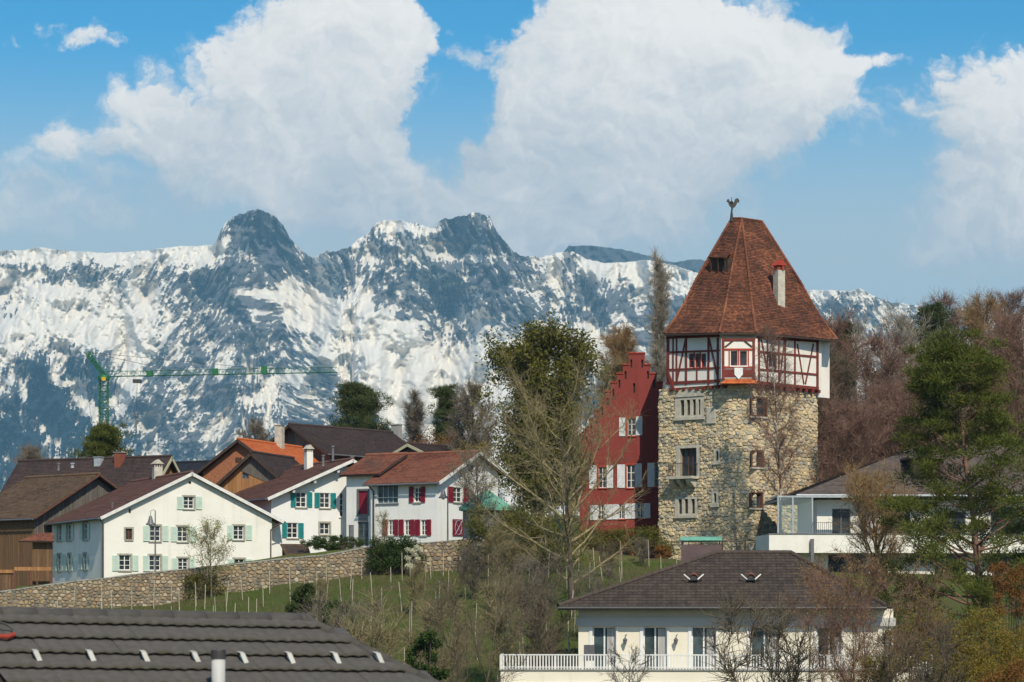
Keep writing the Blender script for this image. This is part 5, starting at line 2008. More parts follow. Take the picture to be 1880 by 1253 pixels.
def red_house():
    D = 193.0
    a = -3
    w = Wall(P(1062, 1000, D), (math.cos(R(a)), math.sin(R(a)), 0))
    zb = CZ + (HOR - 1010) / F * D - 1.0
    t = thing('stepped_gable_house', w.P(0, zb), 'dark red house with stepped gable and white shutters beside the stone tower', 'house')
    cu = w.uz(1169, 800)[0]
    # steps from the left edge to the top block
    xs = [75, 100, 130, 158, 190, 222, 255, 290, 325, 358]
    ys = [497, 466, 408, 357, 302, 250, 198, 147, 96, 30]
    left = []
    for i in range(len(xs)):
        u, z = w.uz(*Z3(xs[i], ys[i]))
        left.append((u, z))
    prof = [(left[0][0], zb)]
    for i, (u, z) in enumerate(left):
        prof.append((u, z))
        prof.append((left[i + 1][0] if i + 1 < len(left) else 2 * cu - u, z))
    mir = [(2 * cu - u, z) for u, z in left]
    tops = [(2 * cu - left[i][0], left[i][1]) for i in range(len(left))]
    for i in range(len(left) - 1, 0, -1):
        prof.append((tops[i][0], left[i - 1][1]))
        prof.append((tops[i - 1][0], left[i - 1][1]))
    prof.append((tops[0][0], zb))
    holes = []
    spec = [((353, 402, 399, 502), (303, 398, 338, 505), (400, 392, 436, 500)),
            ((186, 682, 231, 802), (131, 674, 173, 806), (232, 672, 268, 803)),
            ((347, 670, 397, 802), (292, 668, 336, 802), (398, 662, 433, 798)),
            ((506, 660, 552, 796), (466, 658, 505, 797), (554, 658, 592, 797)),
            ((183, 902, 217, 985), (136, 902, 182, 987), (219, 898, 262, 984)),
            ((301, 896, 334, 980), (264, 897, 300, 983), (336, 893, 372, 980)),
            ((408, 892, 441, 976), (374, 892, 406, 979), (443, 890, 482, 976))]
    rects = [w.rect(*rz(Z3, *s[0])) for s in spec]
    slit = w.rect(*rz(Z3, 383, 200, 395, 256))
    notches = []
    for i in range(1, len(left)):
        u, z = left[i]
        notches.append((u + 0.12, u + 0.26, z - 1.05, z - 0.45))
        notches.append((2 * cu - u - 0.26, 2 * cu - u - 0.12, z - 1.05, z - 0.45))
    # wall built in upright strips between the steps
    mb = MB()
    us = sorted({p[0] for p in prof})
    for i in range(len(us) - 1):
        m = (us[i] + us[i + 1]) / 2
        zt = max((z for (u, z), (u2, z2) in zip(prof, prof[1:]) if abs(z - z2) < 1e-6 and min(u, u2) <= m <= max(u, u2)), default=zb)
        hs = []
        for q in rects + [slit] + notches:
            a0, a1 = max(q[0], us[i]), min(q[1], us[i + 1])
            if a1 - a0 > 1e-4:
                hs.append((a0, a1, q[2], q[3]))
        wall_faces(mb, w, [(us[i], zb), (us[i + 1], zb), (us[i + 1], zt), (us[i], zt)], hs, 0.2)
    # top faces of the steps and the thickness of the gable
    for p, q in zip(prof, prof[1:]):
        mb.face([w.P(p[0], p[1], 0), w.P(q[0], q[1], 0), w.P(q[0], q[1], -0.5), w.P(p[0], p[1], -0.5)])
    mb.face([w.P(u, z, -0.5) for u, z in prof])
    mb.build('gable_wall', MATS['red_plaster'], t)
    mb = MB()
    for q in [slit] + notches:
        mb.wbox(w, q[0], q[1], q[2], q[3], -0.3, -0.19)
    mb.build('slit_backs', MATS['soffit'], t, kind='stuff')
    # coping on each step
    for p, q in zip(prof, prof[1:]):
        if abs(p[1] - q[1]) < 1e-6 and p[1] > zb + 1:
            mb = MB()
            mb.wbox(w, p[0] - 0.05, q[0] + 0.05, p[1] + 0.002, p[1] + 0.09, -0.56, 0.07)
            mb.build('step_coping', MATS['bright_red'], t)
    for s, r in zip(spec, rects):
        window(t, w, r, 2, (0.33, 0.66), frame='white_paint', reveal=0.16, sill='bright_red', surround='bright_red' if r[3] - r[2] > 1.2 else None)
        shutter(t, w, w.rect(*rz(Z3, *s[1])), 'greywhite_paint')
        shutter(t, w, w.rect(*rz(Z3, *s[2])), 'greywhite_paint')
    # body and roof behind the gable
    L = 10.0
    wl, wr = left[0][0], tops[0][0]
    zt = left[0][1] - 0.3
    ap = left[-2][1] - 0.5
    mb = MB()
    for u in (wl, wr):
        mb.face([w.P(u, zb, -0.45), w.P(u, zt, -0.45), w.P(u, zt, -L), w.P(u, zb, -L)])
    mb.face([w.P(wl, zb, -L), w.P(wl, zt, -L), w.P(cu, ap, -L), w.P(wr, zt, -L), w.P(wr, zb, -L)])
    mb.build('body', MATS['red_plaster'], t)
    mb = MB()
    roof_plane(mb, w.P(wl - 0.3, zt, -0.45), w.P(wl - 0.3, zt, -L), w.P(cu, ap, -L), w.P(cu, ap, -0.45), seed=401)
    roof_plane(mb, w.P(wr + 0.3, zt, -L), w.P(wr + 0.3, zt, -0.45), w.P(cu, ap, -0.45), w.P(cu, ap, -L), seed=402)
    mb.build('roof', MATS['tile_dark'], t)
    # yellowish rendered stub walls at the left foot of the gable
    return t


red_house()


# ------------------------------------------------------------------ pantiled villa at lower right
def pantile_plane(mb, A, B, C, Dd, tw=0.235, expo=0.33, amp=0.028, lift=0.03, sub=6):
    A, B, C, Dd = (Vector(p) for p in (A, B, C, Dd))
    ed = (B - A).normalized()
    nrm = ed.cross((Dd + C) / 2 - (A + B) / 2).normalized()
    if nrm.z < 0:
        nrm = -nrm
    up = nrm.cross(ed)
    if up.z < 0:
        up = -up
    H = ((C + Dd) / 2 - A).dot(up)
    n = int(round(H / expo))
    ua, ub, ud, uc = 0.0, (B - A).dot(ed), (Dd - A).dot(ed), (C - A).dot(ed)
    st = tw / sub
    for i in range(n):
        t0, t1 = i / n, (i + 1) / n
        rows = []
        for t, l in ((t0, 0.0), (t0, lift), (t1, 0.0)):
            L, Rr = ua + (ud - ua) * t, ub + (uc - ub) * t
            rows.append((L, Rr, t, l))
        k0, k1 = math.ceil(rows[1][0] / st), math.floor(rows[1][1] / st)
        us = [k * st for k in range(k0, k1 + 1)]
        if len(us) < 2:
            continue
        prev = None
        for u in us:
            cur = []
            hump = amp * (0.5 - 0.5 * math.cos(2 * math.pi * u / tw)) ** 0.8
            for L, Rr, t, l in rows:
                uu = min(max(u, L), Rr)
                cur.append(A + ed * uu + up * (H * t) + nrm * (l + hump))
            if prev:
                mb.face([prev[1], cur[1], cur[2], prev[2]], [(prev[3], (i + 0.02) * expo), (u, (i + 0.02) * expo), (u, (i + 0.98) * expo), (prev[3], (i + 0.98) * expo)])
                mb.face([prev[0], cur[0], cur[1], prev[1]], [(prev[3], i * expo)] * 4)
            prev = cur + [u]
    return nrm


tile_mat('pantile', [(0.042, 0.033, 0.028), (0.062, 0.047, 0.039), (0.085, 0.063, 0.052)], 0.235, 0.33, lichen=(0.11, 0.09, 0.07), lich=0.25, big=0.3)


def villa():
    a = -4.0
    D = 124.5
    w = Wall(P(1062, 1200, D), (math.cos(R(a)), math.sin(R(a)), 0))
    zb = CZ - 9.5
    t = thing('pantiled_villa', w.P(0, zb), 'cream villa with dark brown pantiled hip roof and white balcony railing', 'house')
    zt = w.uz(*Z6(900, 520))[1]
    ur = w.uz(1640, 1180)[0]
    doors = [w.rect(*rz(Z6, x0, 641, x1, 948)) for x0, x1 in ((706, 869), (1057, 1221), (1390, 1559), (1796, 1990))]
    doors.append(w.rect((1500, 1151), (1545, 1232)))
    mb = MB()
    wall_faces(mb, w, [(0, zb), (ur, zb), (ur, zt), (0, zt)], doors, 0.3)
    for u in (0, ur):
        mb.face([w.P(u, zb, 0), w.P(u, zt, 0), w.P(u, zt, -10), w.P(u, zb, -10)])
    mb.face([w.P(0, zb, -10), w.P(ur, zb, -10), w.P(ur, zt, -10), w.P(0, zt, -10)])
    mb.build('wall', MATS['cream_plaster'], t)
    q = w.rect(*rz(Z6, 598, 580, 1880, 638))
    mb = MB()
    mb.wbox(w, -0.1, ur + 0.1, q[2], q[3], 0.003, 0.14)
    mb.build('lintel_band', MATS['grey_band'], t)
    for d in doors:
        o = window(t, w, d, 2, (), frame='white_paint', glass='glass_blue', reveal=0.26, sill=None, fw=0.07, name='glazed_door')
        mb = MB()
        mb.wbox(w, d[0] - 0.16, d[0], d[2], d[3], -0.02, 0.05).wbox(w, d[1], d[1] + 0.09, d[2], d[3], -0.02, 0.05)
        mb.build('door_trim', MATS['white_paint'], o)
        # curtain inside, behind the glass
        mb = MB()
        u0 = d[0] + (d[1] - d[0]) * 0.62
        for k in range(6):
            uu = u0 + (d[1] - u0) * k / 6
            mb.wbox(w, uu, uu + (d[1] - u0) / 7, d[2] + 0.05, d[3] - 0.1, -0.235 + 0.006 * (k % 2), -0.222 + 0.006 * (k % 2))
        mb.build('curtain', MATS['curtain'], o)
    # wall lamps
    for x in (935, 1285):
        u, z = w.uz(*Z6(x, 735))
        mb = MB()
        mb.tube([w.P(u, z + 0.2, 0.0), w.P(u + 0.05, z + 0.28, 0.16), w.P(u - 0.02, z + 0.2, 0.26), w.P(u - 0.02, z + 0.1, 0.26)], 0.018, 5)
        l = mb.build('wall_lamp', MATS['iron'], t)
        mb = MB()
        mb.lathe(w.P(u - 0.02, z - 0.22, 0.26), [(0.05, 0), (0.11, 0.22), (0.12, 0.24), (0.03, 0.34)], 8)
        mb.build('lantern', MATS['grey_metal'], l)
    # balcony
    zf = w.uz(*Z6(500, 937))[1]
    off = 2.2
    bw = Wall(w.P(0, 0, off), w.d)
    bu0 = bw.uz(919, 1230)[0]
    bu1 = bw.uz(1712, 1235)[0]
    mb = MB()
    mb.wbox(bw, bu0, bu1, zf - 0.62, zf, -off - 0.02, 0)
    sl = mb.build('balcony_slab', MATS['cream_plaster'], t)
    mb = MB()
    mb.wbox(bw, bu0 - 0.06, bu1 + 0.06, zf + 0.002, zf + 0.06, -off, 0.07)
    mb.build('slab_edge', MATS['concrete'], sl)
    mb = MB()
    mb.wbox(bw, bu0 - 0.3, bu1 + 0.3, zf - 0.85, zf - 0.622, -off - 0.02, 0.12)
    mb.build('lower_cornice', MATS['white_paint'], sl)
    ztop = bw.uz(*Z6(500, 833))[1]
    mb = MB()
    mb.wbox(bw, bu0, bu1, ztop - 0.06, ztop, -0.12, -0.05)
    mb.wbox(bw, bu0, bu1, zf + 0.14, zf + 0.18, -0.11, -0.06)
    rl = mb.build('railing', MATS['white_paint'], t)
    mb = MB()
    n = int((bu1 - bu0) / 0.145)
    for k in range(n + 1):
        u = bu0 + (bu1 - bu0) * k / n
        wd = 0.05 if k % 9 == 0 else 0.03
        mb.wbox(bw, u - wd, u + wd, zf + 0.06, ztop - 0.06, -0.10, -0.07)
    for k in range(12):
        y = -off * k / 12
        mb.wbox(bw, bu0 - 0.02, bu0 + 0.02, zf + 0.06, ztop, y - 0.1, y - 0.04)
    mb.build('balusters', MATS['white_paint'], rl, kind='stuff')
    # lower floor under the balcony
    mb = MB()
    mb.wbox(bw, bu0 + 0.3, bu1 - 0.3, zb, zf - 0.86, -off, -0.4)
    mb.build('lower_wall', MATS['white_plaster'], t)
    # hip roof
    ez = P(1300, 1114.5, D - 1).z
    ew = Wall(w.P(0, 0, 0.95), w.d)
    e0, e1 = ew.uz(1025, 1114)[0], ew.uz(1628, 1116)[0]
    run = 5.6
    rw = Wall(w.P(0, 0, 0.95 - run), w.d)
    r0, rzz = rw.uz(1315, 1017)
    r1, _ = rw.uz(1452, 1016)
    A, B = ew.P(e0, ez), ew.P(e1, ez)
    C, Dd = rw.P(r1, rzz), rw.P(r0, rzz)
    bk = Wall(w.P(0, 0, 0.95 - 2 * run), w.d)
    G, H = bk.P(e1, ez), bk.P(e0, ez)
    mb = MB()
    pantile_plane(mb, A, B, C, Dd)
    pantile_plane(mb, H, A, Dd, Dd)
    pantile_plane(mb, B, G, C, C)
    pantile_plane(mb, G, H, Dd, C)
    ro = mb.build('roof_tiles', MATS['pantile'], t, smooth=False, kind='stuff')
    mb = MB()
    dn = Vector((0, 0, -0.12))
    for q in ((A, B, C, Dd), (H, A, Dd), (B, G, C), (G, H, Dd, C)):
        mb.prism([p + Vector((0, 0, -0.01)) for p in q], dn)
    mb.build('roof_deck', MATS['soffit'], t)
    for p, q in ((A, Dd), (B, C), (Dd, C)):
        hb = MB()
        n = max(3, int((q - p).length / 0.4))
        for k in range(n):
            hb.tube([p.lerp(q, k / n) + Vector((0, 0, 0.05)), p.lerp(q, (k + 1.1) / n) + Vector((0, 0, 0.07))], [0.13, 0.10], 8)
        hb.build('hip_tiles', MATS['pantile'], t)
    mb = MB()
    g = Vector((0, 0, -0.06)) + w.n * 0.07
    mb.tube([A + g, B + g], 0.085, 8)
    gt = mb.build('gutter', MATS['iron'], t)
    mb = MB()
    mb.wbox(ew, e0, e1, ez - 0.16, ez - 0.125, -0.95, -0.0)
    mb.build('eave_soffit', MATS['soffit'], t)
    # domed roof vents
    for x in (1405, 1800):
        c = Z6(x, 300)
        wv = Wall(w.P(0, 0, 0.95 - run * 0.45), w.d)
        u, z = wv.uz(*c)
        z = ez + (rzz - ez) * 0.45 + 0.06
        mb = MB()
        n = 8
        ring = [(0.22 * math.cos(math.pi * k / n), 0.30 * math.sin(math.pi * k / n) + 0.04) for k in range(n + 1)]
        pts = [wv.P(u + x_, z + z_, 0.32) for x_, z_ in ring]
        for k in range(n):
            mb.face([pts[k], pts[k + 1], wv.P(u + ring[k + 1][0], z + ring[k + 1][1] + 0.10, -0.5), wv.P(u + ring[k][0], z + ring[k][1] + 0.10, -0.5)])
        vo = mb.build('roof_vent', MATS['brick_red'], t)
        mb = MB()
        mb.face([wv.P(u + x_ * 0.97, z + z_, 0.24) for x_, z_ in ring])
        mb.build('vent_mouth', MATS['iron'], vo)
        for s in (-1, 1):
            mb = MB()
            mb.prism([wv.P(u + s * 0.20, z + 0.06, 0.3), wv.P(u + s * 0.50, z + 0.32, 0.1), wv.P(u + s * 0.46, z + 0.36, 0.1), wv.P(u + s * 0.18, z + 0.12, 0.3)], w.n * 0.05)
            mb.build('vent_flashing', MATS['verge_white'], vo)
    # broad chimney with a curved copper hood behind the ridge
    cw = Wall(w.P(0, 0, 0.95 - run - 0.6), w.d)
    q = cw.rect(*rz(Z6, 1318, 76, 1598, 200))
    mb = MB()
    mb.wbox(cw, q[0], q[1], q[2] - 0.8, q[3], -1.0, 0)
    ch = mb.build('chimney', MATS['brown_clad'], t)
    h = cw.rect(*rz(Z6, 1312, 22, 1600, 50))
    mb = MB()
    n = 8
    arc = [(k / n, math.sin(math.pi * k / n)) for k in range(n + 1)]
    for k in range(n):
        f0, f1 = arc[k], arc[k + 1]
        y0, y1 = 0.15 - 1.3 * f0[0], 0.15 - 1.3 * f1[0]
        za, zb_ = h[2] + (h[3] - h[2]) * f0[1] + 0.02, h[2] + (h[3] - h[2]) * f1[1] + 0.02
        mb.face([cw.P(h[0], za, y0), cw.P(h[1], za, y0), cw.P(h[1], zb_, y1), cw.P(h[0], zb_, y1)])
        mb.face([cw.P(h[0], za - 0.03, y0), cw.P(h[0], zb_ - 0.03, y1), cw.P(h[1], zb_ - 0.03, y1), cw.P(h[1], za - 0.03, y0)])
    mb.build('copper_hood', MATS['copper_patina'], ch)
    for u in (q[0] + 0.1, (q[0] + q[1]) / 2, q[1] - 0.1):
        for y in (-0.08, -0.92):
            mb = MB()
            mb.tube([cw.P(u, q[3] - 0.01, y), cw.P(u, h[2] + 0.06, y)], 0.025, 5)
            mb.build('hood_post', MATS['iron'], ch)
    # chair on the balcony
    cx = bw.uz(*Z6(680, 900))[0]
    c = thing('balcony_chair', bw.P(cx, zf + 0.06, -0.9), 'grey garden chair on the villa balcony', 'chair')
    mb = MB()
    mb.wbox(bw, cx - 0.27, cx + 0.27, zf + 0.45, zf + 0.50, -1.2, -0.65)
    mb.build('seat', MATS['grey_metal'], c)
    mb = MB()
    mb.prism([bw.P(cx - 0.27, zf + 0.5, -0.68), bw.P(cx + 0.27, zf + 0.5, -0.68), bw.P(cx + 0.25, zf + 1.22, -0.5), bw.P(cx - 0.25, zf + 1.22, -0.5)], bw.n * 0.04)
    mb.build('backrest', MATS['grey_metal'], c)
    for dx in (-0.24, 0.24):
        for y in (-1.15, -0.7):
            mb = MB()
            mb.tube([bw.P(cx + dx, zf + 0.06, y), bw.P(cx + dx, zf + 0.45, y)], 0.02, 5)
            mb.build('leg', MATS['grey_metal'], c)


villa()


# ------------------------------------------------------------------ modern white house behind the pine
def modern_house():
    D = 168.0
    w = Wall(P(1412, 1000, D), (math.cos(R(3)), math.sin(R(3)), 0))
    zb = CZ - 5.5
    t = thing('modern_white_house', w.P(0, zb), 'white modern house with glazed terrace and grey tiled hip roof behind the pine', 'house')
    # terrace parapet
    q = w.rect(*rz(Z8, 45, 632, 1900, 766))
    uR = w.uz(2080, 1000)[0]
    mb = MB()
    mb.wbox(w, 0, uR, q[2], q[3], -0.25, 0)
    mb.wbox(w, 0, 0.25, q[2], q[3], -6, -0.25)
    mb.build('parapet', MATS['white_plaster'], t)
    mb = MB()
    mb.wbox(w, -0.05, uR, q[3] + 0.002, q[3] + 0.06, -0.32, 0.06)
    mb.build('parapet_coping', MATS['grey_metal'], t)
    mb = MB()
    mb.wbox(w, 0.05, uR, q[2] + 0.02, q[2] + 0.25, -7, -0.26)
    mb.build('terrace_floor', MATS['concrete'], t)
    zf = q[3]
    # upper storey wall, set back
    uw = Wall(w.P(0, 0, -2.6), w.d)
    zt = uw.uz(*Z8(800, 385))[1]
    u0 = uw.uz(1500, 950)[0]
    hs = [uw.rect(*rz(Z8, *r)) for r in ((500, 448, 632, 630), (850, 440, 1062, 630), (1255, 470, 1460, 630), (1640, 430, 1880, 630))]
    hs = [(a, b, zf - 0.5, d) for a, b, c, d in hs]
    mb = MB()
    wall_faces(mb, uw, [(u0, zf - 0.6), (uR, zf - 0.6), (uR, zt), (u0, zt)], hs, 0.2)
    mb.face([uw.P(u0, zf - 0.6, 0), uw.P(u0, zt, 0), uw.P(u0, zt, -8), uw.P(u0, zf - 0.6, -8)])
    mb.build('upper_wall', MATS['white_plaster'], t)
    for h in hs:
        window(t, uw, h, 2, (), frame='grey_metal', glass='glass', sill=None, fw=0.06)
    # glazed terrace room at the left
    mb = MB()
    posts = [Z8(x, 500)[0] for x in (112, 218, 358)]
    zt2 = w.uz(*Z8(200, 366))[1]
    gw = Wall(w.P(0, 0, -0.3), w.d)
    for x in posts:
        u = gw.uz(x, 940)[0]
        mb.wbox(gw, u - 0.05, u + 0.05, zf + 0.06, zt2, -0.12, 0)
    ua, ub = gw.uz(posts[0], 940)[0], gw.uz(Z8(650, 0)[0], 940)[0]
    mb.wbox(gw, ua - 0.05, ub, zt2, zt2 + 0.12, -0.12, 0)
    mb.wbox(gw, ua - 0.05, ua + 0.05, zt2, zt2 + 0.12, -3.0, -0.12)
    gf = mb.build('terrace_frame', MATS['zinc'], t)
    uc = gw.uz(posts[2], 940)[0]
    um = gw.uz(posts[1], 940)[0]
    for a, b in ((ua + 0.05, um - 0.05), (um + 0.05, uc - 0.05)):
        g = MB()
        g.wbox(gw, a, b, zf + 0.07, zt2 - 0.005, -0.07, -0.05)
        g.build('pane', MATS['terrace_glass'], gf)
    # black railing balusters on the parapet
    mb = MB()
    zr = w.uz(*Z8(700, 545))[1]
    mb.wbox(w, uc, uR, zr - 0.03, zr, -0.2, -0.15)
    n = int((uR - uc) / 0.13)
    for k in range(n):
        u = uc + (uR - uc) * k / n
        mb.wbox(w, u - 0.01, u + 0.01, zf + 0.06, zr - 0.03, -0.185, -0.165)
    mb.build('railing', MATS['iron'], t, kind='stuff')
    # lower storey
    lw = Wall(w.P(0, 0, -1.2), w.d)
    l0 = lw.uz(1470, 1050)[0]
    hs = [lw.rect((x0, 1018), (x1, 1066)) for x0, x1 in ((1520, 1590), (1600, 1630), (1716, 1775), (1825, 1875))]
    mb = MB()
    wall_faces(mb, lw, [(l0, zb), (uR, zb), (uR, q[2] + 0.05), (l0, q[2] + 0.05)], hs, 0.2)
    mb.face([lw.P(l0, zb, 0), lw.P(l0, q[2], 0), lw.P(l0, q[2], -8), lw.P(l0, zb, -8)])
    mb.build('lower_wall', MATS['white_plaster'], t)
    for h in hs:
        window(t, lw, h, 2, (), frame='grey_metal', glass='glass', sill=None, fw=0.06)
    u = w.uz(1490, 1040)[0]
    box = MB()
    zc = w.uz(1490, 990)[1]
    box.wbox(w, u - 0.11, u + 0.11, zb, zc, 0.1, 0.32)
    box.build('gate_post', MATS['grey_metal'], t)
    # lower terrace slabs
    for y0, y1, of in ((1068, 1078, 0.6), (1086, 1097, 1.6)):
        r = w.rect((1560, y0), (1880, y1))
        mb = MB()
        mb.wbox(w, r[0], uR, r[2], r[3], -1.3, of)
        mb.build('terrace_edge', MATS['white_plaster'], t)
    # hip roof
    ew = Wall(w.P(0, 0, -1.4), w.d)
    e0, ez = ew.uz(1462, 908)
    e1 = e0 + 24
    run = 7.0
    rw = Wall(w.P(0, 0, -1.4 - run), w.d)
    r0, rzz = rw.uz(1686, 819)
    A, B = ew.P(e0, ez), ew.P(e1, ez)
    Dd, C = rw.P(r0, rzz), rw.P(e1 - 4, rzz)
    bk = Wall(w.P(0, 0, -1.4 - 2 * run), w.d)
    H, G = bk.P(e0, ez), bk.P(e1, ez)
    mb = MB()
    for k, f in enumerate(((A, B, C, Dd), (H, A, Dd, Dd), (B, G, C, C), (G, H, Dd, C))):
        roof_plane(mb, *f, 0.22, 0.03, 1.2, 0.008, 500 + k)
    mb.build('roof', MATS['tile_grey'], t)
    mb = MB()
    for f in ((A, B, C, Dd), (H, A, Dd), (B, G, C), (G, H, Dd, C)):
        mb.prism([p - Vector((0, 0, 0.02)) for p in f], Vector((0, 0, -0.14)))
    mb.build('roof_deck', MATS['zinc'], t)
    mb = MB()
    mb.tube([A + w.n * 0.06 + Vector((0, 0, -0.06)), B + w.n * 0.06 + Vector((0, 0, -0.06))], 0.07, 8)
    mb.build('gutter', MATS['zinc'], t)
    # dormer, mostly behind the pine
    dw = Wall(w.P(0, 0, -1.4 - run * 0.3), w.d)
    u, z = dw.uz(1700, 862)
    mb = MB()
    mb.wbox(dw, u - 0.9, u + 1.2, z - 0.5, z + 0.7, -2.5, 0)
    dm = mb.build('dormer', MATS['soffit'], t)
    mb = MB()
    mb.wbox(dw, u - 1.2, u + 1.5, z + 0.702, z + 0.85, -3.0, 0.3)
    mb.build('dormer_roof', MATS['tile_grey'], dm)


tile_mat('tile_grey', [(0.075, 0.06, 0.055), (0.115, 0.09, 0.08), (0.15, 0.115, 0.10)], 0.3, 0.22, lich=0.2)
m_, w_, b_ = principled('terrace_glass')
b_.inputs['Base Color'].default_value = (0.75, 0.85, 0.86, 1)
b_.inputs['Roughness'].default_value = 0.03
b_.inputs['Transmission Weight'].default_value = 0.9
b_.inputs['IOR'].default_value = 1.1
modern_house()


def tower_terrace():
    """pipe railing in front of the tower's foot"""
    D = 180
    a, b = P(1205, 996, D), P(1420, 992, D)
    t = thing('terrace_railing', (a.x, a.y, gz(a.x, D)), 'dark pipe railing across the foot of the stone tower', 'railing')
    mb = MB()
    mb.tube([a, b], 0.05, 6)
    mb.build('rail', MATS['iron'], t)
    for px in (1207, 1252, 1326, 1368, 1402, 1416):
        p = P(px, 995 - (px - 1205) * 0.019, D)
        mb = MB()
        mb.tube([Vector((p.x, p.y, gz(p.x, D) - 0.3)), p], 0.06, 6)
        mb.build('post', MATS['dark_wood'], t)


tower_terrace()


# ------------------------------------------------------------------ foreground tiled roof
def foreground_roof():
    A, B = P(-70, 1126, 27.4), P(556, 1139, 29.5)
    e1 = (B - A).normalized()
    hz = Vector((e1.x, e1.y, 0)).normalized()
    fwd = Vector((hz.y, -hz.x, 0))
    pitch = R(28)
    e2 = (fwd * math.cos(pitch) - Vector((0, 0, 1)) * math.sin(pitch))
    e2 = (e2 - e1 * e2.dot(e1)).normalized()
    nr = e1.cross(e2)
    if nr.z < 0:
        nr = -nr
    Lr = (B - A).length
    t = thing('foreground_house', (A.x + 1, A.y, CZ - 9), 'near house with dark grey concrete tiled roof at the lower left', 'house')
    # one tile, two rolls, shared by all
    tw, tl, ex = 0.30, 0.42, 0.335
    nx = 16
    V, Fc = [], []
    for j, y in enumerate((0.0, 0.0, tl)):
        for i in range(nx + 1):
            x = tw * i / nx
            c = 0.5 - 0.5 * math.cos(2 * math.pi * 2 * i / nx)
            z = 0.014 * c ** 0.8
            if j == 0:
                z -= 0.016
            if j == 2:
                z = z * 0.4 - 0.05
            V.append((x, y, z))
    for j in range(2):
        for i in range(nx):
            k = j * (nx + 1) + i
            Fc.append((k, k + 1, k + nx + 2, k + nx + 1))
    me = bpy.data.meshes.new('roof_tile')
    me.from_pydata(V, [], Fc)
    me.materials.append(MATS['concrete_tile'])
    me.polygons.foreach_set('use_smooth', [True] * len(me.polygons))
    M = Matrix((e1, -e2, nr)).transposed().to_4x4()
    rows = 8
    hip = 0.75
    o0 = root_loc(t)
    for r in range(rows):
        s = 0.06 + ex * (r + 0.62)
        lim = Lr + hip * s * math.cos(pitch) - 0.05
        n = int(lim / tw) + 1
        for k in range(n):
            x = k * tw
            if x + tw * 0.45 > lim:
                continue
            p = A + e1 * x + e2 * (s + random.uniform(-0.004, 0.004)) + nr * (0.055 + random.uniform(0, 0.005))
            o = bpy.data.objects.new('roof_tile', me)
            o.matrix_world = Matrix.Translation(p - o0) @ M @ Matrix.Rotation(random.gauss(0, 0.006), 4, 'Z')
            col.objects.link(o)
            o.parent = t
    # ridge caps and hip caps
    for k in range(int(Lr / 0.4) + 1):
        mb = MB()
        p, q = A + e1 * (k * 0.4), A + e1 * min(Lr + 0.03, k * 0.4 + 0.43)
        mb.tube([p + Vector((0, 0, -0.02)), q + Vector((0, 0, -0.014))], [0.085, 0.09], 14)
        mb.build('ridge_cap', MATS['concrete_cap'], t, smooth=True)
    hd = (e1 * hip * math.cos(pitch) + e2).normalized()
    for k in range(9):
        mb = MB()
        p, q = B + hd * (k * 0.4 - 0.05), B + hd * (k * 0.4 + 0.38)
        mb.tube([p + nr * 0.0, q + nr * 0.008], [0.06, 0.07], 14)
        mb.build('hip_cap', MATS['concrete_cap'], t, smooth=True)
    # deck and body below
    S = 3.2
    p0, p1 = A - nr * 0.03, B - nr * 0.03
    p2, p3 = B + e2 * S + e1 * hip * S * math.cos(pitch) - nr * 0.03, A + e2 * S - nr * 0.03
    bk0, bk1 = A - fwd * 4 - Vector((0, 0, 2.2)), B - fwd * 4 - Vector((0, 0, 2.2)) + e1 * 2.5
    mb = MB()
    mb.prism([p0, p1, p2, p3], -nr * 0.1)
    mb.prism([p0, p1, bk1, bk0], Vector((0, 0, -0.1)))
    mb.prism([p1, p2, bk1], Vector((0, 0, -0.1)))
    mb.build('roof_deck', MATS['soffit'], t)
    mb = MB()
    lo = CZ - 11
    ring = [p3 + e1 * 0.5 - e2 * 0.5, p2 - e1 * 0.5 - e2 * 0.5, bk1 - e1 * 0.4 + fwd * 0.4, bk0 + fwd * 0.4]
    mb.hexa([Vector((p.x, p.y, lo)) for p in ring] + [Vector((p.x, p.y, p.z - 0.35)) for p in ring])
    mb.build('wall', MATS['cool_plaster'], t)
    # where a photo ray meets the roof

    def hit(px, py, lift=0.0):
        o = Vector((0, 0, CZ))
        d = P(px, py, 1.0) - o
        return o + d * (((A + nr * lift) - o).dot(nr) / d.dot(nr))
    for px, py in ((75, 1217), (174, 1217), (273, 1218), (366, 1219), (454, 1220), (540, 1220), (624, 1220), (703, 1220)):
        b = hit(px, py, 0.03)
        mb = MB()
        up = nr * 0.10 - e2 * 0.07 - e1 * 0.055
        wv = e1 * 0.028
        mb.prism([b - wv, b + wv, b + wv + up, b - wv + up], -e2 * 0.006 + nr * 0.004)
        mb.prism([b - wv + up, b + wv + up, b + wv - e2 * 0.26 + nr * 0.015, b - wv - e2 * 0.26 + nr * 0.015], nr * 0.005)
        mb.prism([b - wv, b + wv, b + wv - e2 * 0.26 + nr * 0.01, b - wv - e2 * 0.26 + nr * 0.01], nr * 0.005)
        mb.build('snow_hook', MATS['zinc_bright'], t)
    # waste pipe with black cap
    b = hit(401, 1290, 0.0)
    top = P(401, 1194, b.y)
    mb = MB()
    mb.lathe((b.x, b.y, b.z - 0.2), [(0.072, 0), (0.072, top.z - b.z + 0.12)], 20)
    pp = mb.build('vent_pipe', MATS['pipe_grey'], t, smooth=True)
    mb = MB()
    mb.lathe((b.x, b.y, top.z - 0.09), [(0.080, 0), (0.080, 0.085), (0.074, 0.095)], 20)
    mb.build('pipe_cap', MATS['iron'], pp, smooth=False)
    # cable loop lying at the left
    c = hit(2, 1166, 0.05)
    ct = thing('cable_loop', c, 'dark cable loop with red sleeve lying on the near roof', 'cable')
    mb = MB()
    pts = []
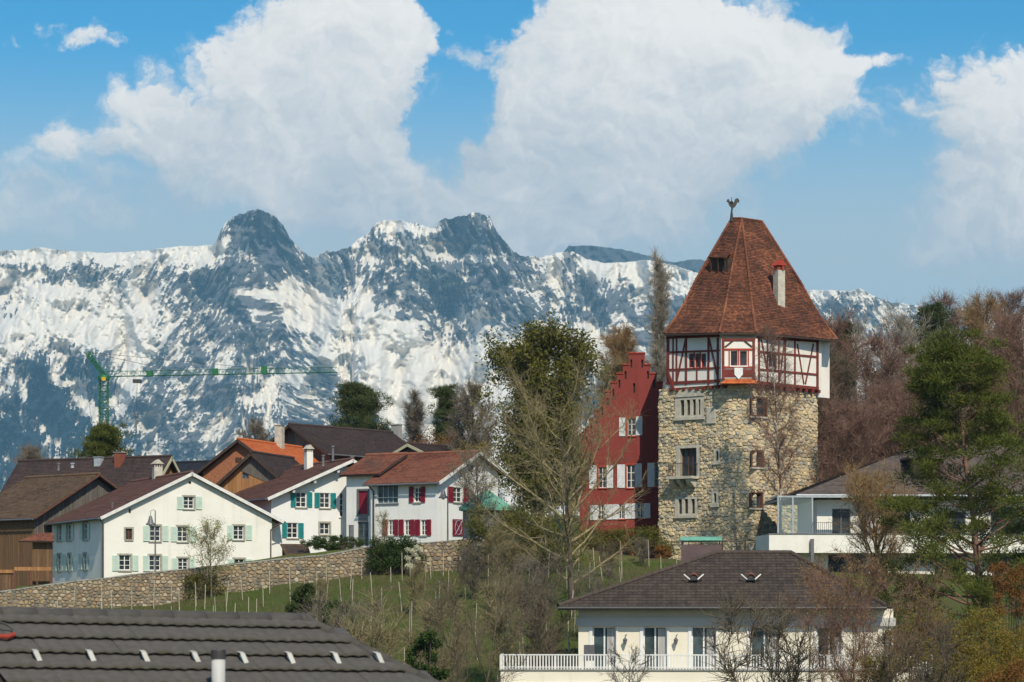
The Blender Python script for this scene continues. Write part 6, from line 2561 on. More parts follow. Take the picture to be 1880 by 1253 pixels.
    for k in range(15):
        an = R(150 - 210 * k / 14)
        pts.append(c + e1 * (0.13 * math.cos(an)) + (nr * 0.55 - e2 * 0.83) * (0.115 * math.sin(an)) + nr * 0.03)
    mb.tube(pts, 0.013, 7)
    mb.build('cable', MATS['iron'], ct)
    mb = MB()
    mb.tube([c - e1 * 0.15 + e2 * 0.09 + nr * 0.03, c + e1 * 0.05 + e2 * 0.09 + nr * 0.03, c + e1 * 0.125 + e2 * 0.04 + nr * 0.03], 0.026, 8)
    mb.build('sleeve', MATS['red_sleeve'], ct)


mat('concrete_cap', (0.084, 0.075, 0.068), (0.062, 0.056, 0.05), 5, bump=0.003, bscale=60)
mat('red_sleeve', (0.38, 0.05, 0.03), (0.25, 0.035, 0.025), 8)
mat('zinc_bright', (0.62, 0.60, 0.55), (0.5, 0.48, 0.44), 5, rough=0.5)
mat('pipe_grey', (0.55, 0.54, 0.52), (0.45, 0.44, 0.42), 3, rough=0.5)
m_, w_, b_ = principled('concrete_tile')
tc_ = w_.n('ShaderNodeTexCoord')
oi_ = w_.n('ShaderNodeObjectInfo')
n_ = w_.noise(w_.vm('ADD', tc_.outputs['Object'], w_.xyz(w_.m('MULTIPLY', oi_.outputs['Random'], 40.0), 0.0)), 9, 6, 0.65)
n2_ = w_.noise(tc_.outputs['Object'], 60, 3, 0.6)
ed_ = w_.n('ShaderNodeSeparateXYZ', i_0=tc_.outputs['Object'])
c_ = w_.mix(w_.smooth(n_, 0.3, 0.7), (0.082, 0.073, 0.066), (0.060, 0.054, 0.049))
moss_ = w_.m('MULTIPLY', w_.smooth(ed_.outputs[1], 0.085, 0.0), w_.smooth(n_, 0.40, 0.6))
c_ = w_.mix(w_.m('MULTIPLY', moss_, 0.8), c_, (0.05, 0.042, 0.016))
w_.set(b_.inputs['Base Color'], c_)
b_.inputs['Roughness'].default_value = 0.85
w_.set(b_.inputs['Normal'], w_.n('ShaderNodeBump', i_Height=n2_, i_Strength=0.5, i_Distance=0.004))
foreground_roof()


# ------------------------------------------------------------------ tower crane
def lattice(mb, p, q, w, n, ref, r=0.06, tri=False):
    """square or triangular lattice girder from p to q"""
    p, q = Vector(p), Vector(q)
    d = (q - p).normalized()
    a = d.cross(Vector(ref)).normalized()
    b = d.cross(a).normalized()
    if tri:
        cs = [a * (-w / 2), a * (w / 2), b * (-w * 0.9)]
        if cs[2].z < 0:
            cs[2] = -cs[2]
    else:
        cs = [a * (s * w / 2) + b * (u * w / 2) for s, u in ((-1, -1), (1, -1), (1, 1), (-1, 1))]
    for c in cs:
        mb.tube([p + c, q + c], r, 4)
    for k in range(n):
        x, y = p.lerp(q, k / n), p.lerp(q, (k + 1) / n)
        for i in range(len(cs)):
            j = (i + 1) % len(cs)
            if k % 2:
                mb.tube([x + cs[i], y + cs[j]], r * 0.6, 3, False)
            else:
                mb.tube([x + cs[j], y + cs[i]], r * 0.6, 3, False)
            mb.tube([x + cs[i], x + cs[j]], r * 0.6, 3, False)


def crane():
    D = 430
    top = P(190.5, 698, D)
    zg = gz(top.x, D)
    t = thing('tower_crane', (top.x, D, zg), 'green lattice tower crane standing behind the village', 'crane')
    mb = MB()
    lattice(mb, (top.x, D, zg - 0.5), top, 1.35, 40, (0, 1, 0), 0.075)
    mb.build('mast', MATS['crane_green'], t)
    mb = MB()
    mb.lathe((top.x, D, top.z), [(1.0, 0), (1.0, 0.5), (0.8, 0.8)], 12)
    sl = mb.build('slewing_ring', MATS['crane_green'], t)
    mb = MB()
    mb.aabb(top.x - 0.2, top.x + 0.5, D - 1.1, D - 0.9, top.z - 0.2, top.z + 0.4)
    mb.build('warning_light', MATS['yellow_paint'], sl)
    mb = MB()
    a, b = P(186, 692, D), P(619, 684, D)
    lattice(mb, a, b, 0.95, 36, (0, 0, 1), 0.045, True)
    mb.build('jib', MATS['crane_green'], t)
    for px, hh in ((275, 0.8), (395, 1.0), (485, 1.3)):
        p = a.lerp(b, (px - 186) / (619 - 186))
        mb = MB()
        mb.aabb(p.x - 0.5, p.x + 0.5, D - 0.5, D + 0.5, p.z - 0.1, p.z + hh)
        mb.build('jib_joint', MATS['crane_green'], t)
    mb = MB()
    s = P(160, 647, D)
    lattice(mb, P(192, 690, D), s, 0.6, 9, (0, 1, 0), 0.09)
    mb.build('tie_strut', MATS['crane_green'], t)
    for q, r in ((P(330, 683, D), 0.035), (P(485, 678, D), 0.03)):
        mb = MB()
        mb.tube([s, q], r, 4)
        mb.build('tie_cable', MATS['iron'], t)
    mb = MB()
    mb.tube([s, P(158, 700, D), P(172, 800, D)], 0.03, 4)
    mb.build('tie_cable', MATS['iron'], t)
    mb = MB()
    p = P(252, 698, D)
    mb.aabb(p.x - 0.7, p.x + 0.7, D - 0.5, D + 0.5, p.z - 0.5, p.z + 0.1)
    tr = mb.build('trolley', MATS['iron'], t)
    mb = MB()
    h = P(250, 762, D)
    mb.tube([p, h], 0.03, 4)
    mb.build('hoist_rope', MATS['iron'], tr)
    mb = MB()
    mb.lathe(P(250, 795, D), [(0.10, 0), (0.14, 0.3), (0.14, 2.6), (0.3, 2.7), (0.3, 3.4), (0.1, 3.6)], 8)
    hk = mb.build('hook_block', MATS['grey_metal'], t)


crane()

# ------------------------------------------------------------------ vegetation kit
for nm, c1, c2 in (('bark_brown', (0.13, 0.095, 0.07), (0.07, 0.052, 0.04)), ('bark_grey', (0.17, 0.15, 0.125), (0.09, 0.08, 0.07)), ('bark_olive', (0.32, 0.26, 0.135), (0.17, 0.14, 0.075)),
                   ('twig_red', (0.25, 0.145, 0.105), (0.16, 0.095, 0.07)), ('twig_gold', (0.34, 0.22, 0.10), (0.22, 0.14, 0.07)), ('birch_bark', (0.52, 0.47, 0.40), (0.20, 0.17, 0.14)),
                   ('twig_pale', (0.36, 0.31, 0.24), (0.22, 0.19, 0.15)), ('twig_dull', (0.17, 0.13, 0.085), (0.10, 0.08, 0.055)), ('pine_bark', (0.22, 0.12, 0.075), (0.12, 0.075, 0.055)), ('twig_grey', (0.24, 0.195, 0.145), (0.14, 0.115, 0.09))):
    mat(nm, c1, c2, 5, bump=0.02, rnd=0.12)


def leaf_mat(name, c1, c2, trans=0.25):
    m, w, b = principled(name)
    gi = w.n('ShaderNodeNewGeometry')
    tc = w.n('ShaderNodeTexCoord')
    n = w.noise(tc.outputs['Object'], 0.9, 4, 0.6)
    f = w.m('ADD', w.m('MULTIPLY', gi.outputs['Random Per Island'], 0.6), w.m('MULTIPLY', w.smooth(n, 0.3, 0.7), 0.4))
    c = w.mix(f, c1, c2)
    w.set(b.inputs['Base Color'], c)
    b.inputs['Roughness'].default_value = 0.7
    b.inputs['Specular IOR Level'].default_value = 0.2
    t = w.n('ShaderNodeBsdfTranslucent', i_Color=c)
    mx = w.n('ShaderNodeMixShader', i_0=trans)
    w.set(mx.inputs[1], b.outputs[0])
    w.set(mx.inputs[2], t.outputs[0])
    out = [n_ for n_ in w.t.nodes if n_.type == 'OUTPUT_MATERIAL'][0]
    w.t.links.new(mx.outputs[0], out.inputs['Surface'])
    return m


leaf_mat('leaf_pine', (0.05, 0.07, 0.014), (0.18, 0.19, 0.033), 0.35)
leaf_mat('leaf_dark', (0.03, 0.05, 0.015), (0.08, 0.105, 0.026))
leaf_mat('leaf_cedar', (0.045, 0.065, 0.024), (0.115, 0.135, 0.042))
leaf_mat('leaf_ivy', (0.07, 0.078, 0.015), (0.19, 0.17, 0.034), 0.3)
leaf_mat('leaf_young', (0.20, 0.24, 0.06), (0.34, 0.36, 0.12))
leaf_mat('leaf_olive', (0.16, 0.125, 0.022), (0.30, 0.22, 0.04), 0.35)
leaf_mat('leaf_rust', (0.16, 0.07, 0.02), (0.26, 0.12, 0.03))
leaf_mat('leaf_hedge', (0.028, 0.055, 0.012), (0.075, 0.11, 0.025))
leaf_mat('blossom', (0.62, 0.60, 0.42), (0.78, 0.75, 0.60))
leaf_mat('grass_blade', (0.08, 0.125, 0.02), (0.17, 0.20, 0.045), 0.35)
leaf_mat('bud_gold', (0.24, 0.15, 0.04), (0.36, 0.23, 0.07))
leaf_mat('dry_stalk', (0.20, 0.15, 0.09), (0.12, 0.09, 0.055))


def seg_mesh(segs, sides):
    """segs: (n, 8) p0 p1 r0 r1 -> verts, quads"""
    s = np.asarray(segs, float)
    p0, p1, r0, r1 = s[:, 0:3], s[:, 3:6], s[:, 6], s[:, 7]
    d = p1 - p0
    d /= np.linalg.norm(d, axis=1, keepdims=True) + 1e-9
    ref = np.where(np.abs(d[:, 2:3]) < 0.9, np.array([[0, 0, 1.0]]), np.array([[1.0, 0, 0]]))
    a = np.cross(d, ref)
    a /= np.linalg.norm(a, axis=1, keepdims=True) + 1e-9
    b = np.cross(d, a)
    n = len(s)
    V = np.zeros((n, 2 * sides, 3))
    for k in range(sides):
        t = 2 * math.pi * k / sides
        o = a * math.cos(t) + b * math.sin(t)
        V[:, k] = p0 + o * r0[:, None]
        V[:, sides + k] = p1 + o * r1[:, None]
    base = (np.arange(n) * 2 * sides)[:, None]
    Q = [base + np.array([[k, (k + 1) % sides, sides + (k + 1) % sides, sides + k]]) for k in range(sides)]
    return V.reshape(-1, 3), np.concatenate(Q, 0)


def join_np(parts):
    vs, fs, at = [], [], 0
    for v, f in parts:
        vs.append(v)
        fs.append(f + at)
        at += len(v)
    return np.concatenate(vs), np.concatenate(fs)


def rand_dirs(r, n):
    v = r.normal(size=(n, 3))
    return v / (np.linalg.norm(v, axis=1, keepdims=True) + 1e-9)


def blades(r, C, D_, L, Wd):
    """thin triangles from C along D_ (n,3) with length L and width Wd"""
    n = len(C)
    s = np.cross(D_, rand_dirs(r, n))
    s /= np.linalg.norm(s, axis=1, keepdims=True) + 1e-9
    L, Wd = np.broadcast_to(L, n)[:, None], np.broadcast_to(Wd, n)[:, None]
    V = np.stack([C - s * Wd / 2, C + s * Wd / 2, C + D_ * L], 1).reshape(-1, 3)
    return V, np.arange(3 * n).reshape(n, 3)


def leaves(r, C, size):
    """small quads of random orientation"""
    n = len(C)
    d = rand_dirs(r, n)
    s = np.cross(d, rand_dirs(r, n))
    s /= np.linalg.norm(s, axis=1, keepdims=True) + 1e-9
    z = (np.broadcast_to(size, n) * r.uniform(0.6, 1.4, n))[:, None]
    V = np.stack([C, C + (d + s * 0.6) * z * 0.5, C + d * z, C + (d - s * 0.6) * z * 0.5], 1).reshape(-1, 3)
    return V, np.arange(4 * n).reshape(n, 4)


def norm(v):
    return v / (np.linalg.norm(v) + 1e-9)


def skeleton(r, H, tr, spread, first=0.2, n1=26, ang=50, up=0.5, n2=6, n3=4, shape='round', wander=0.03, lean=(0, 0), forks=1, l2=0.5):
    """trunk and branch segments of a tree standing at the origin; also the tips of the finest branches (point, direction)"""
    trunk, br, tips = [], [], []
    stems = []
    for f in range(forks):
        p = np.zeros(3)
        d = norm(np.array([lean[0], lean[1], 1.0]) + (r.normal(0, 0.22, 3) * np.array([1, 1, 0]) if forks > 1 else 0))
        n = 14
        pts = [p.copy()]
        for k in range(n):
            d = norm(d + r.normal(0, wander, 3) + np.array([0, 0, 0.04]))
            p = p + d * H / n
            pts.append(p.copy())
        rad = [tr * (1 - 0.93 * (k / n) ** 0.85) / (forks ** 0.5) for k in range(n + 1)]
        for k in range(n):
            trunk.append((*pts[k], *pts[k + 1], rad[k], rad[k + 1]))
        stems.append((pts, rad, n))
    for i in range(n1):
        pts, rad, n = stems[i % forks]
        t = first + (1 - first) * (i + r.random()) / n1
        t = min(t, 0.985)
        k = int(t * n)
        f = t * n - k
        p = pts[k] * (1 - f) + pts[min(k + 1, n)] * f
        q = (t - first) / (1 - first)
        prof = {'round': math.sin(math.pi * min(1, 0.18 + 0.80 * q)) ** 0.7, 'cone': 1 - 0.85 * q, 'vase': 0.55 + 0.45 * math.sin(math.pi * min(1, q * 0.9 + 0.1)), 'column': 0.85 + 0.3 * r.random() - 0.5 * q ** 3}[shape]
        L = spread * prof * r.uniform(0.7, 1.15)
        az = i * 2.399 + r.normal(0, 0.4)
        a = R(ang * r.uniform(0.75, 1.2))
        d = np.array([math.cos(az) * math.sin(a), math.sin(az) * math.sin(a), math.cos(a)])
        br_r = max(0.012, min(rad[k] * 0.62, tr * 0.42 * (L / max(spread, 0.1)) ** 0.8))
        m = 7
        bp = [p.copy()]
        for j in range(m):
            d = norm(d + r.normal(0, 0.10, 3) + np.array([0, 0, up * 0.16]))
            p = p + d * L / m
            bp.append(p.copy())
        for j in range(m):
            br.append((*bp[j], *bp[j + 1], br_r * (1 - 0.8 * j / m), br_r * (1 - 0.8 * (j + 1) / m)))
        tips.append((bp[-1], d, L))
        for s in range(n2):
            u = 0.18 + 0.8 * (s + r.random()) / n2
            j = min(int(u * m), m - 1)
            p2 = bp[j] + (bp[j + 1] - bp[j]) * (u * m - j)
            d2 = norm(norm(bp[j + 1] - bp[j]) + r.normal(0, 0.62, 3) + np.array([0, 0, up * 0.35]))
            L2 = L * l2 * r.uniform(0.5, 1.1) * (1.1 - 0.6 * u)
            r2 = br_r * (1 - 0.8 * u) * 0.6
            q2 = [p2]
            for j2 in range(3):
                d2 = norm(d2 + r.normal(0, 0.12, 3) + np.array([0, 0, up * 0.12]))
                p2 = p2 + d2 * L2 / 3
                q2.append(p2)
            for j2 in range(3):
                br.append((*q2[j2], *q2[j2 + 1], max(0.006, r2 * (1 - 0.25 * j2)), max(0.005, r2 * (1 - 0.25 * (j2 + 1)))))
            tips.append((q2[-1], d2, L2))
            for s3 in range(n3):
                j3 = r.integers(0, 3)
                p3 = q2[j3] + (q2[j3 + 1] - q2[j3]) * r.random()
                d3 = norm(d2 + r.normal(0, 0.6, 3) + np.array([0, 0, up * 0.25]))
                L3 = L2 * r.uniform(0.35, 0.65)
                e3 = p3 + d3 * L3
                br.append((*p3, *e3, max(0.005, r2 * 0.45), 0.004))
                tips.append((e3, d3, L3))
    return trunk, br, tips


def twig_segs(r, br, n, length, rad, up=0.2, droop=0.0):
    """fine twigs sprouting along the branch segments, each of two pieces"""
    B = np.array(br)
    w = np.linalg.norm(B[:, 3:6] - B[:, 0:3], axis=1)
    w = w * (B[:, 6] < 0.05) + 1e-9
    idx = r.choice(len(B), n, p=w / w.sum())
    t = r.random(n)[:, None]
    p = B[idx, 0:3] * (1 - t) + B[idx, 3:6] * t
    d = B[idx, 3:6] - B[idx, 0:3]
    d /= np.linalg.norm(d, axis=1, keepdims=True) + 1e-9
    d = d + r.normal(0, 0.65, (n, 3)) + np.array([0, 0, up])
    d /= np.linalg.norm(d, axis=1, keepdims=True)
    L = (length * r.uniform(0.4, 1.3, n))[:, None]
    m = p + d * L * 0.5
    d2 = d + r.normal(0, 0.35, (n, 3)) + np.array([0, 0, up * 0.6 - droop])
    d2 /= np.linalg.norm(d2, axis=1, keepdims=True)
    e = m + d2 * L * 0.5
    a = np.concatenate([p, m, np.full((n, 1), rad), np.full((n, 1), rad * 0.75)], 1)
    b = np.concatenate([m, e, np.full((n, 1), rad * 0.75), np.full((n, 1), rad * 0.35)], 1)
    return np.concatenate([a, b]), e


def make_tree(name, label, cat, loc, seed, bark, twig, H, tr, spread, tw_n=6000, tw_len=0.6, tw_r=0.009, droop=0.0, tw_up=0.2, leaf=None, leaf_n=0, leaf_s=0.12, leaf_mat_name=None, group=None, trunk_sides=8, **kw):
    r = np.random.default_rng(seed)
    trunk, br, tips = skeleton(r, H, tr, spread, **kw)
    t = thing(name, loc, label, cat, group)
    v, f = seg_mesh(trunk, trunk_sides)
    mesh_np('trunk', v, f, MATS[bark], t, smooth=True, local=True)
    parts = []
    big = [b for b in br if b[6] >= 0.03]
    sm = [b for b in br if b[6] < 0.03]
    if big:
        parts.append(seg_mesh(big, 6))
    if sm:
        parts.append(seg_mesh(sm, 4))
    tv = None
    if tw_n:
        ts, ends = twig_segs(r, br, tw_n, tw_len, tw_r, tw_up, droop)
        parts4 = seg_mesh(ts, 3)
        parts.append(parts4)
        tv = ends
    v, f = join_np([(p[0], p[1]) for p in parts])
    c = mesh_np('crown', v, f, MATS[twig], t, local=True)
    if leaf_n:
        E = tv if tv is not None else np.array([x[0] for x in tips])
        C = E[r.integers(0, len(E), leaf_n)] + r.normal(0, leaf_s * 1.2, (leaf_n, 3))
        lv, lf = leaves(r, C, leaf_s)
        mesh_np('leaves', lv, lf, MATS[leaf_mat_name], t, local=True)
    return t


def foliage_blob(r, centers, radii, n_each, size, flat=0.6, up=0.3):
    """leaf quads spread through ellipsoids, denser to the outside"""
    C, out = [], []
    for c, rad in zip(centers, radii):
        d = rand_dirs(r, n_each)
        q = d * (rad * r.random((n_each, 1)) ** 0.45)
        q[:, 2] *= flat
        C.append(c + q)
    return leaves(r, np.concatenate(C), size)


def make_conifer(name, label, loc, seed, H, spread, first=0.15, whorls=12, per=6, plate=0.9, leafm='leaf_pine', bark='pine_bark', tr=0.25, needle=0.26, n_needle=70, shape='cone', ang=82, group=None, top_round=0.3, rise=0.12, width=0.035, gap=0.0, blob=1.0, sparse=False):
    """pine, cedar or fir: whorls of near-level branches carrying tufts of needles"""
    r = np.random.default_rng(seed)
    t = thing(name, loc, label, 'tree', group)
    tk, segs = [], []
    n = 12
    p = np.zeros(3)
    pts = [p.copy()]
    d = np.array([0, 0, 1.0])
    for k in range(n):
        d = norm(d + r.normal(0, 0.035, 3) + np.array([0, 0, 0.05]))
        p = p + d * H / n
        pts.append(p.copy())
    for k in range(n):
        tk.append((*pts[k], *pts[k + 1], tr * (1 - 0.9 * k / n), tr * (1 - 0.9 * (k + 1) / n)))
    v, f = seg_mesh(tk, 8)
    mesh_np('trunk', v, f, MATS[bark], t, smooth=True, local=True)
    cl = []
    for i in range(whorls):
        q = (i + 0.5) / whorls
        tt0 = first + (0.985 - first) * q
        prof = (1 - 0.82 * q) if shape == 'cone' else (1.0 - 0.72 * q ** 1.6) if shape == 'pine' else max(0.16, math.sin(math.pi * (0.22 + 0.78 * q) * 0.98) ** 0.8)
        for j in range(per):
            if r.random() < gap:
                continue
            tt = min(0.98, max(first * 0.8, tt0 + r.normal(0, 0.02)))
            k = min(int(tt * n), n - 1)
            p0 = pts[k] + (pts[k + 1] - pts[k]) * (tt * n - k)
            az = 2 * math.pi * (j + r.random() * 0.8) / per + i * 1.1
            L = spread * prof * r.uniform(0.62, 1.12)
            a = R(ang * r.uniform(0.88, 1.08) - 28 * q)
            d = np.array([math.cos(az) * math.sin(a), math.sin(az) * math.sin(a), math.cos(a)])
            p = p0.copy()
            m = 5
            for s in range(m):
                d = norm(d + r.normal(0, 0.09, 3) + np.array([0, 0, rise]))
                e = p + d * L / m
                rad = max(0.012, tr * 0.28 * (L / spread) * (1 - 0.8 * s / m))
                segs.append((*p, *e, rad, rad * 0.8))
                p = e
                if s >= (2 if sparse else 1):
                    for c in range((1 if sparse else 2) + (s == m - 1)):
                        o = r.normal(0, plate * 0.34, 3) * np.array([1, 1, 0.35])
                        cl.append((p + o + np.array([0, 0, 0.08]), plate * r.uniform(0.35, 0.62) * (0.65 + 0.35 * prof)))
                        segs.append((*p, *(p + o), 0.014, 0.007))
    top = pts[-1]
    for s in range(6):
        cl.append((top + r.normal(0, 0.16, 3) * plate - np.array([0, 0, 0.1 * s]), plate * 0.4))
    v, f = seg_mesh(segs, 4)
    mesh_np('branches', v, f, MATS[bark], t, local=True, kind='stuff')
    C = np.array([c for c, _ in cl])
    S = np.array([s for _, s in cl]) * blob
    N = len(C)
    o = rand_dirs(r, N * n_needle) * (r.random((N * n_needle, 1)) ** 0.5)
    o[:, 2] *= 0.55
    idx = np.repeat(np.arange(N), n_needle)
    base = C[idx] + o * S[idx][:, None]
    dd = o + r.normal(0, 0.5, o.shape) + np.array([0, 0, 0.55])
    dd /= np.linalg.norm(dd, axis=1, keepdims=True)
    v, f = blades(r, base, dd, needle * r.uniform(0.6, 1.3, len(base)), width)
    mesh_np('crown', v, f, MATS[leafm], t, local=True)
    return t


def make_bush(name, label, loc, seed, size, n_blobs, n_each, leaf_s, leafm, group=None, stem='bark_brown', cat='shrub', flat=0.8):
    """leafy shrub: stems and clumps of small leaves; size = (rx, ry, h)"""
    r = np.random.default_rng(seed)
    t = thing(name, loc, label, cat, group)
    rx, ry, h = size
    C, S, seg = [], [], []
    for i in range(n_blobs):
        a, q = r.random() * 2 * math.pi, r.random() ** 0.5
        z = h * r.uniform(0.15, 0.88)
        k = math.sqrt(max(0.05, 1 - (z / h - 0.35) ** 2 * 1.7))
        c = np.array([math.cos(a) * q * rx * k, math.sin(a) * q * ry * k, z])
        C.append(c)
        S.append(max(0.22, min(rx, h) * r.uniform(0.18, 0.38)))
        m = c * np.array([0.4, 0.4, 0.5])
        seg.append((0, 0, -0.2, *m, 0.035, 0.025))
        seg.append((*m, *c, 0.025, 0.01))
    v, f = seg_mesh(seg, 4)
    mesh_np('stems', v, f, MATS[stem], t, local=True)
    v, f = foliage_blob(r, C, S, n_each, leaf_s, flat)
    mesh_np('foliage', v, f, MATS[leafm], t, local=True)
    return t


def at(px, D, dz=0.0):
    x = (px - PX0) / F * D
    return Vector((x, D, gz(x, D) + dz))


def height_to(px, py, D):
    """height of a plant that stands on the ground at px, D and reaches row py"""
    return P(px, py, D).z - at(px, D).z


# ------------------------------------------------------------------ trees
def trees():
    T = make_tree
    # great ivy-clad tree left of the red house
    D = 186
    H = height_to(978, 612, D)
    t = T('ivy_clad_tree', 'tall broad tree with olive ivy leaves between crimson shuttered house and red house', 'tree', at(978, D, -0.3), 1, 'bark_brown', 'twig_grey', H, 0.42, 4.3, 8000, 0.75, 0.012, n1=44, ang=38, up=0.6, n2=8, n3=4, first=0.16, shape='round', leaf_n=42000, leaf_s=0.22, leaf_mat_name='leaf_ivy', forks=3)
    r = np.random.default_rng(77)
    C = [np.array([r.normal(0, 0.75), r.normal(0, 0.75), H * r.uniform(0.12, 0.9)]) for _ in range(60)]
    v, f = foliage_blob(r, C, [0.75] * 60, 120, 0.17, 0.9)
    mesh_np('ivy', v, f, MATS['leaf_ivy'], t, local=True)
    C = [np.array([r.normal(0, 1.9), r.normal(0, 1.6), H * r.uniform(0.3, 0.98)]) for _ in range(80)]
    v, f = foliage_blob(r, C, [0.8] * 80, 100, 0.19, 0.9)
    mesh_np('ivy', v, f, MATS['leaf_ivy'], t, local=True)
    # leafless larch-like tree with golden branches in front
    D = 148
    T('golden_branched_tree', 'leafless tree with mossy golden branches spreading before the red house', 'tree', at(1050, D, -0.3), 2, 'bark_brown', 'bark_olive', height_to(1060, 735, D), 0.23, 6.4, 5500, 0.7, 0.008, n1=34, ang=68, up=0.55, n2=7, n3=4, first=0.13, shape='vase', wander=0.02)
    # poplar
    D = 262
    T('poplar_tree', 'slender upright leafless poplar behind the stone tower', 'tree', at(1206, D, -0.3), 3, 'bark_grey', 'twig_pale', height_to(1208, 492, D), 0.3, 3.4, 9000, 0.9, 0.02, n1=64, ang=14, up=0.6, n2=8, n3=4, first=0.2, shape='column', l2=0.4, wander=0.006)
    # olive birch behind the stepped gable
    D = 222
    T('brown_birch', 'brownish birch rising behind the stepped red gable', 'tree', at(1138, D, -0.3), 4, 'bark_grey', 'twig_gold', height_to(1138, 612, D), 0.25, 3.4, 12000, 1.0, 0.016, n1=40, wander=0.01, ang=40, up=0.3, n2=7, n3=4, first=0.3, droop=0.5)
    # birch before the right half of the tower
    D = 176
    T('white_birch', 'white stemmed birch with fine drooping twigs before the tower corner', 'tree', at(1434, D, -0.3), 5, 'birch_bark', 'twig_red', height_to(1432, 600, D), 0.13, 2.8, 5000, 0.8, 0.0075, n1=34, ang=42, up=0.3, n2=7, n3=4, first=0.28, droop=0.9, tw_up=0.0)
    # trees behind the village, left to right
    D = 240
    T('grey_leafless_tree', 'hazy grey leafless tree at the far left behind the barn', 'tree', at(48, D), 6, 'bark_grey', 'twig_grey', height_to(48, 830, D), 0.22, 2.9, 9000, 0.8, 0.015, n1=30, ang=45, n2=7, n3=4, first=0.2)
    T('small_grey_tree', 'grey twiggy treetop behind the orange roofed barn', 'tree', at(487, 250), 7, 'bark_grey', 'twig_grey', height_to(487, 778, 250), 0.2, 2.4, 6000, 0.7, 0.015, n1=26, ang=48, n2=7, n3=4, first=0.3)
    T('grey_brown_tree', 'grey brown leafless tree right of the cedar', 'tree', at(765, 235), 8, 'bark_grey', 'twig_grey', height_to(765, 728, 235), 0.22, 2.2, 7000, 0.8, 0.013, n1=30, ang=32, n2=7, n3=4, first=0.2)
    T('brown_leafless_tree', 'brown leafless tree left of the great ivy tree', 'tree', at(872, 205), 9, 'bark_brown', 'twig_grey', height_to(872, 712, 205), 0.22, 3.3, 9000, 0.8, 0.012, n1=34, ang=42, n2=7, n3=4, first=0.15)
    T('right_leafless_tree', 'leafless tree filling the gap beside the red gable', 'tree', at(1050, 212), 10, 'bark_brown', 'twig_gold', height_to(1050, 760, 212), 0.2, 3.0, 7000, 0.8, 0.012, n1=30, ang=42, n2=7, n3=4, first=0.15)
    make_conifer('cedar_tree', 'dark spreading cedar behind the dark roofed barn', at(668, 236), 11, height_to(668, 708, 236), 3.6, 0.2, 10, 7, 1.5, 'leaf_cedar', needle=0.3, n_needle=85, shape='round', tr=0.3, width=0.06, rise=0.05)
    make_conifer('dark_fir', 'dark green conifer between cedar and ivy clad tree', at(818, 226), 12, height_to(815, 716, 226), 2.9, 0.12, 11, 6, 1.15, 'leaf_cedar', needle=0.3, n_needle=70, tr=0.2, width=0.055)
    make_conifer('round_pine', 'round crowned pine rising behind the long dark roof', at(162, 232), 13, height_to(162, 786, 232), 2.7, 0.3, 9, 7, 1.2, 'leaf_pine', needle=0.3, n_needle=80, shape='round', tr=0.2, width=0.06)
    # big pine at the right
    D = 136
    make_conifer('scots_pine', 'large green pine with layered branches before the modern house', at(1806, D, -0.3), 14, height_to(1806, 628, D), 5.8, 0.08, 15, 9, 1.5, 'leaf_pine', needle=0.24, n_needle=190, shape='pine', tr=0.27, width=0.055, ang=84, rise=0.07, gap=0.2, sparse=True)
    # golden tree between villa and modern house
    D = 150
    T('golden_twig_tree', 'leafless tree with golden buds before the modern house terrace', 'tree', at(1640, D, -0.3), 15, 'bark_brown', 'twig_gold', height_to(1580, 880, D), 0.2, 4.0, 6000, 0.6, 0.009, n1=30, ang=44, n2=7, n3=4, first=0.2, lean=(-0.22, 0), leaf_n=3500, leaf_s=0.09, leaf_mat_name='bud_gold')
    # near trees along the bottom
    D = 106
    T('near_leafless_tree', 'dark leafless tree in the hollow left of the villa balcony', 'tree', at(868, D, -0.3), 16, 'bark_brown', 'twig_dull', height_to(880, 1020, D), 0.15, 3.0, 2600, 0.5, 0.006, n1=22, ang=50, n2=8, n3=5, first=0.12, forks=3)
    D = 107
    T('villa_garden_tree', 'brown leafless tree spreading before the right half of the villa', 'tree', at(1585, D, -0.3), 17, 'bark_brown', 'twig_red', height_to(1560, 1045, D), 0.15, 4.4, 6500, 0.55, 0.007, n1=30, ang=56, n2=7, n3=4, first=0.10, forks=3, leaf_n=12000, leaf_s=0.06, leaf_mat_name='bud_gold')
    T('balcony_corner_tree', 'brown twiggy tree before the villa roof at right', 'tree', at(1490, 112, -0.3), 18, 'bark_brown', 'twig_red', height_to(1480, 1040, 112), 0.09, 2.5, 3600, 0.5, 0.006, n1=22, ang=44, n2=6, n3=4, first=0.2, forks=2, leaf_n=3200, leaf_s=0.06, leaf_mat_name='bud_gold')
    T('pruned_fruit_tree', 'small pruned fruit tree poking above the balcony railing', 'tree', at(1150, 112, -0.3), 19, 'bark_grey', 'bark_grey', height_to(1140, 1198, 112), 0.11, 1.7, 500, 0.3, 0.009, n1=18, ang=60, n2=7, n3=4, first=0.45, shape='vase')
    # young leafing tree before the farmhouse
    D = 166.2
    T('young_leafing_tree', 'small tree with fresh green leaves before the mint shuttered farmhouse', 'tree', at(388, D, -0.1), 20, 'bark_grey', 'bark_olive', height_to(400, 972, D), 0.07, 2.1, 900, 0.4, 0.009, n1=18, ang=50, n2=6, n3=3, first=0.3, leaf_n=2600, leaf_s=0.09, leaf_mat_name='leaf_young')
    D = 166.3
    T('wall_side_sapling', 'thin bare sapling before the crimson shutters', 'tree', at(700, D), 21, 'bark_grey', 'bark_olive', height_to(700, 945, D), 0.05, 1.1, 500, 0.35, 0.008, n1=14, ang=45, n2=5, n3=3, first=0.3, leaf_n=500, leaf_s=0.06, leaf_mat_name='leaf_young')
    D = 168.5
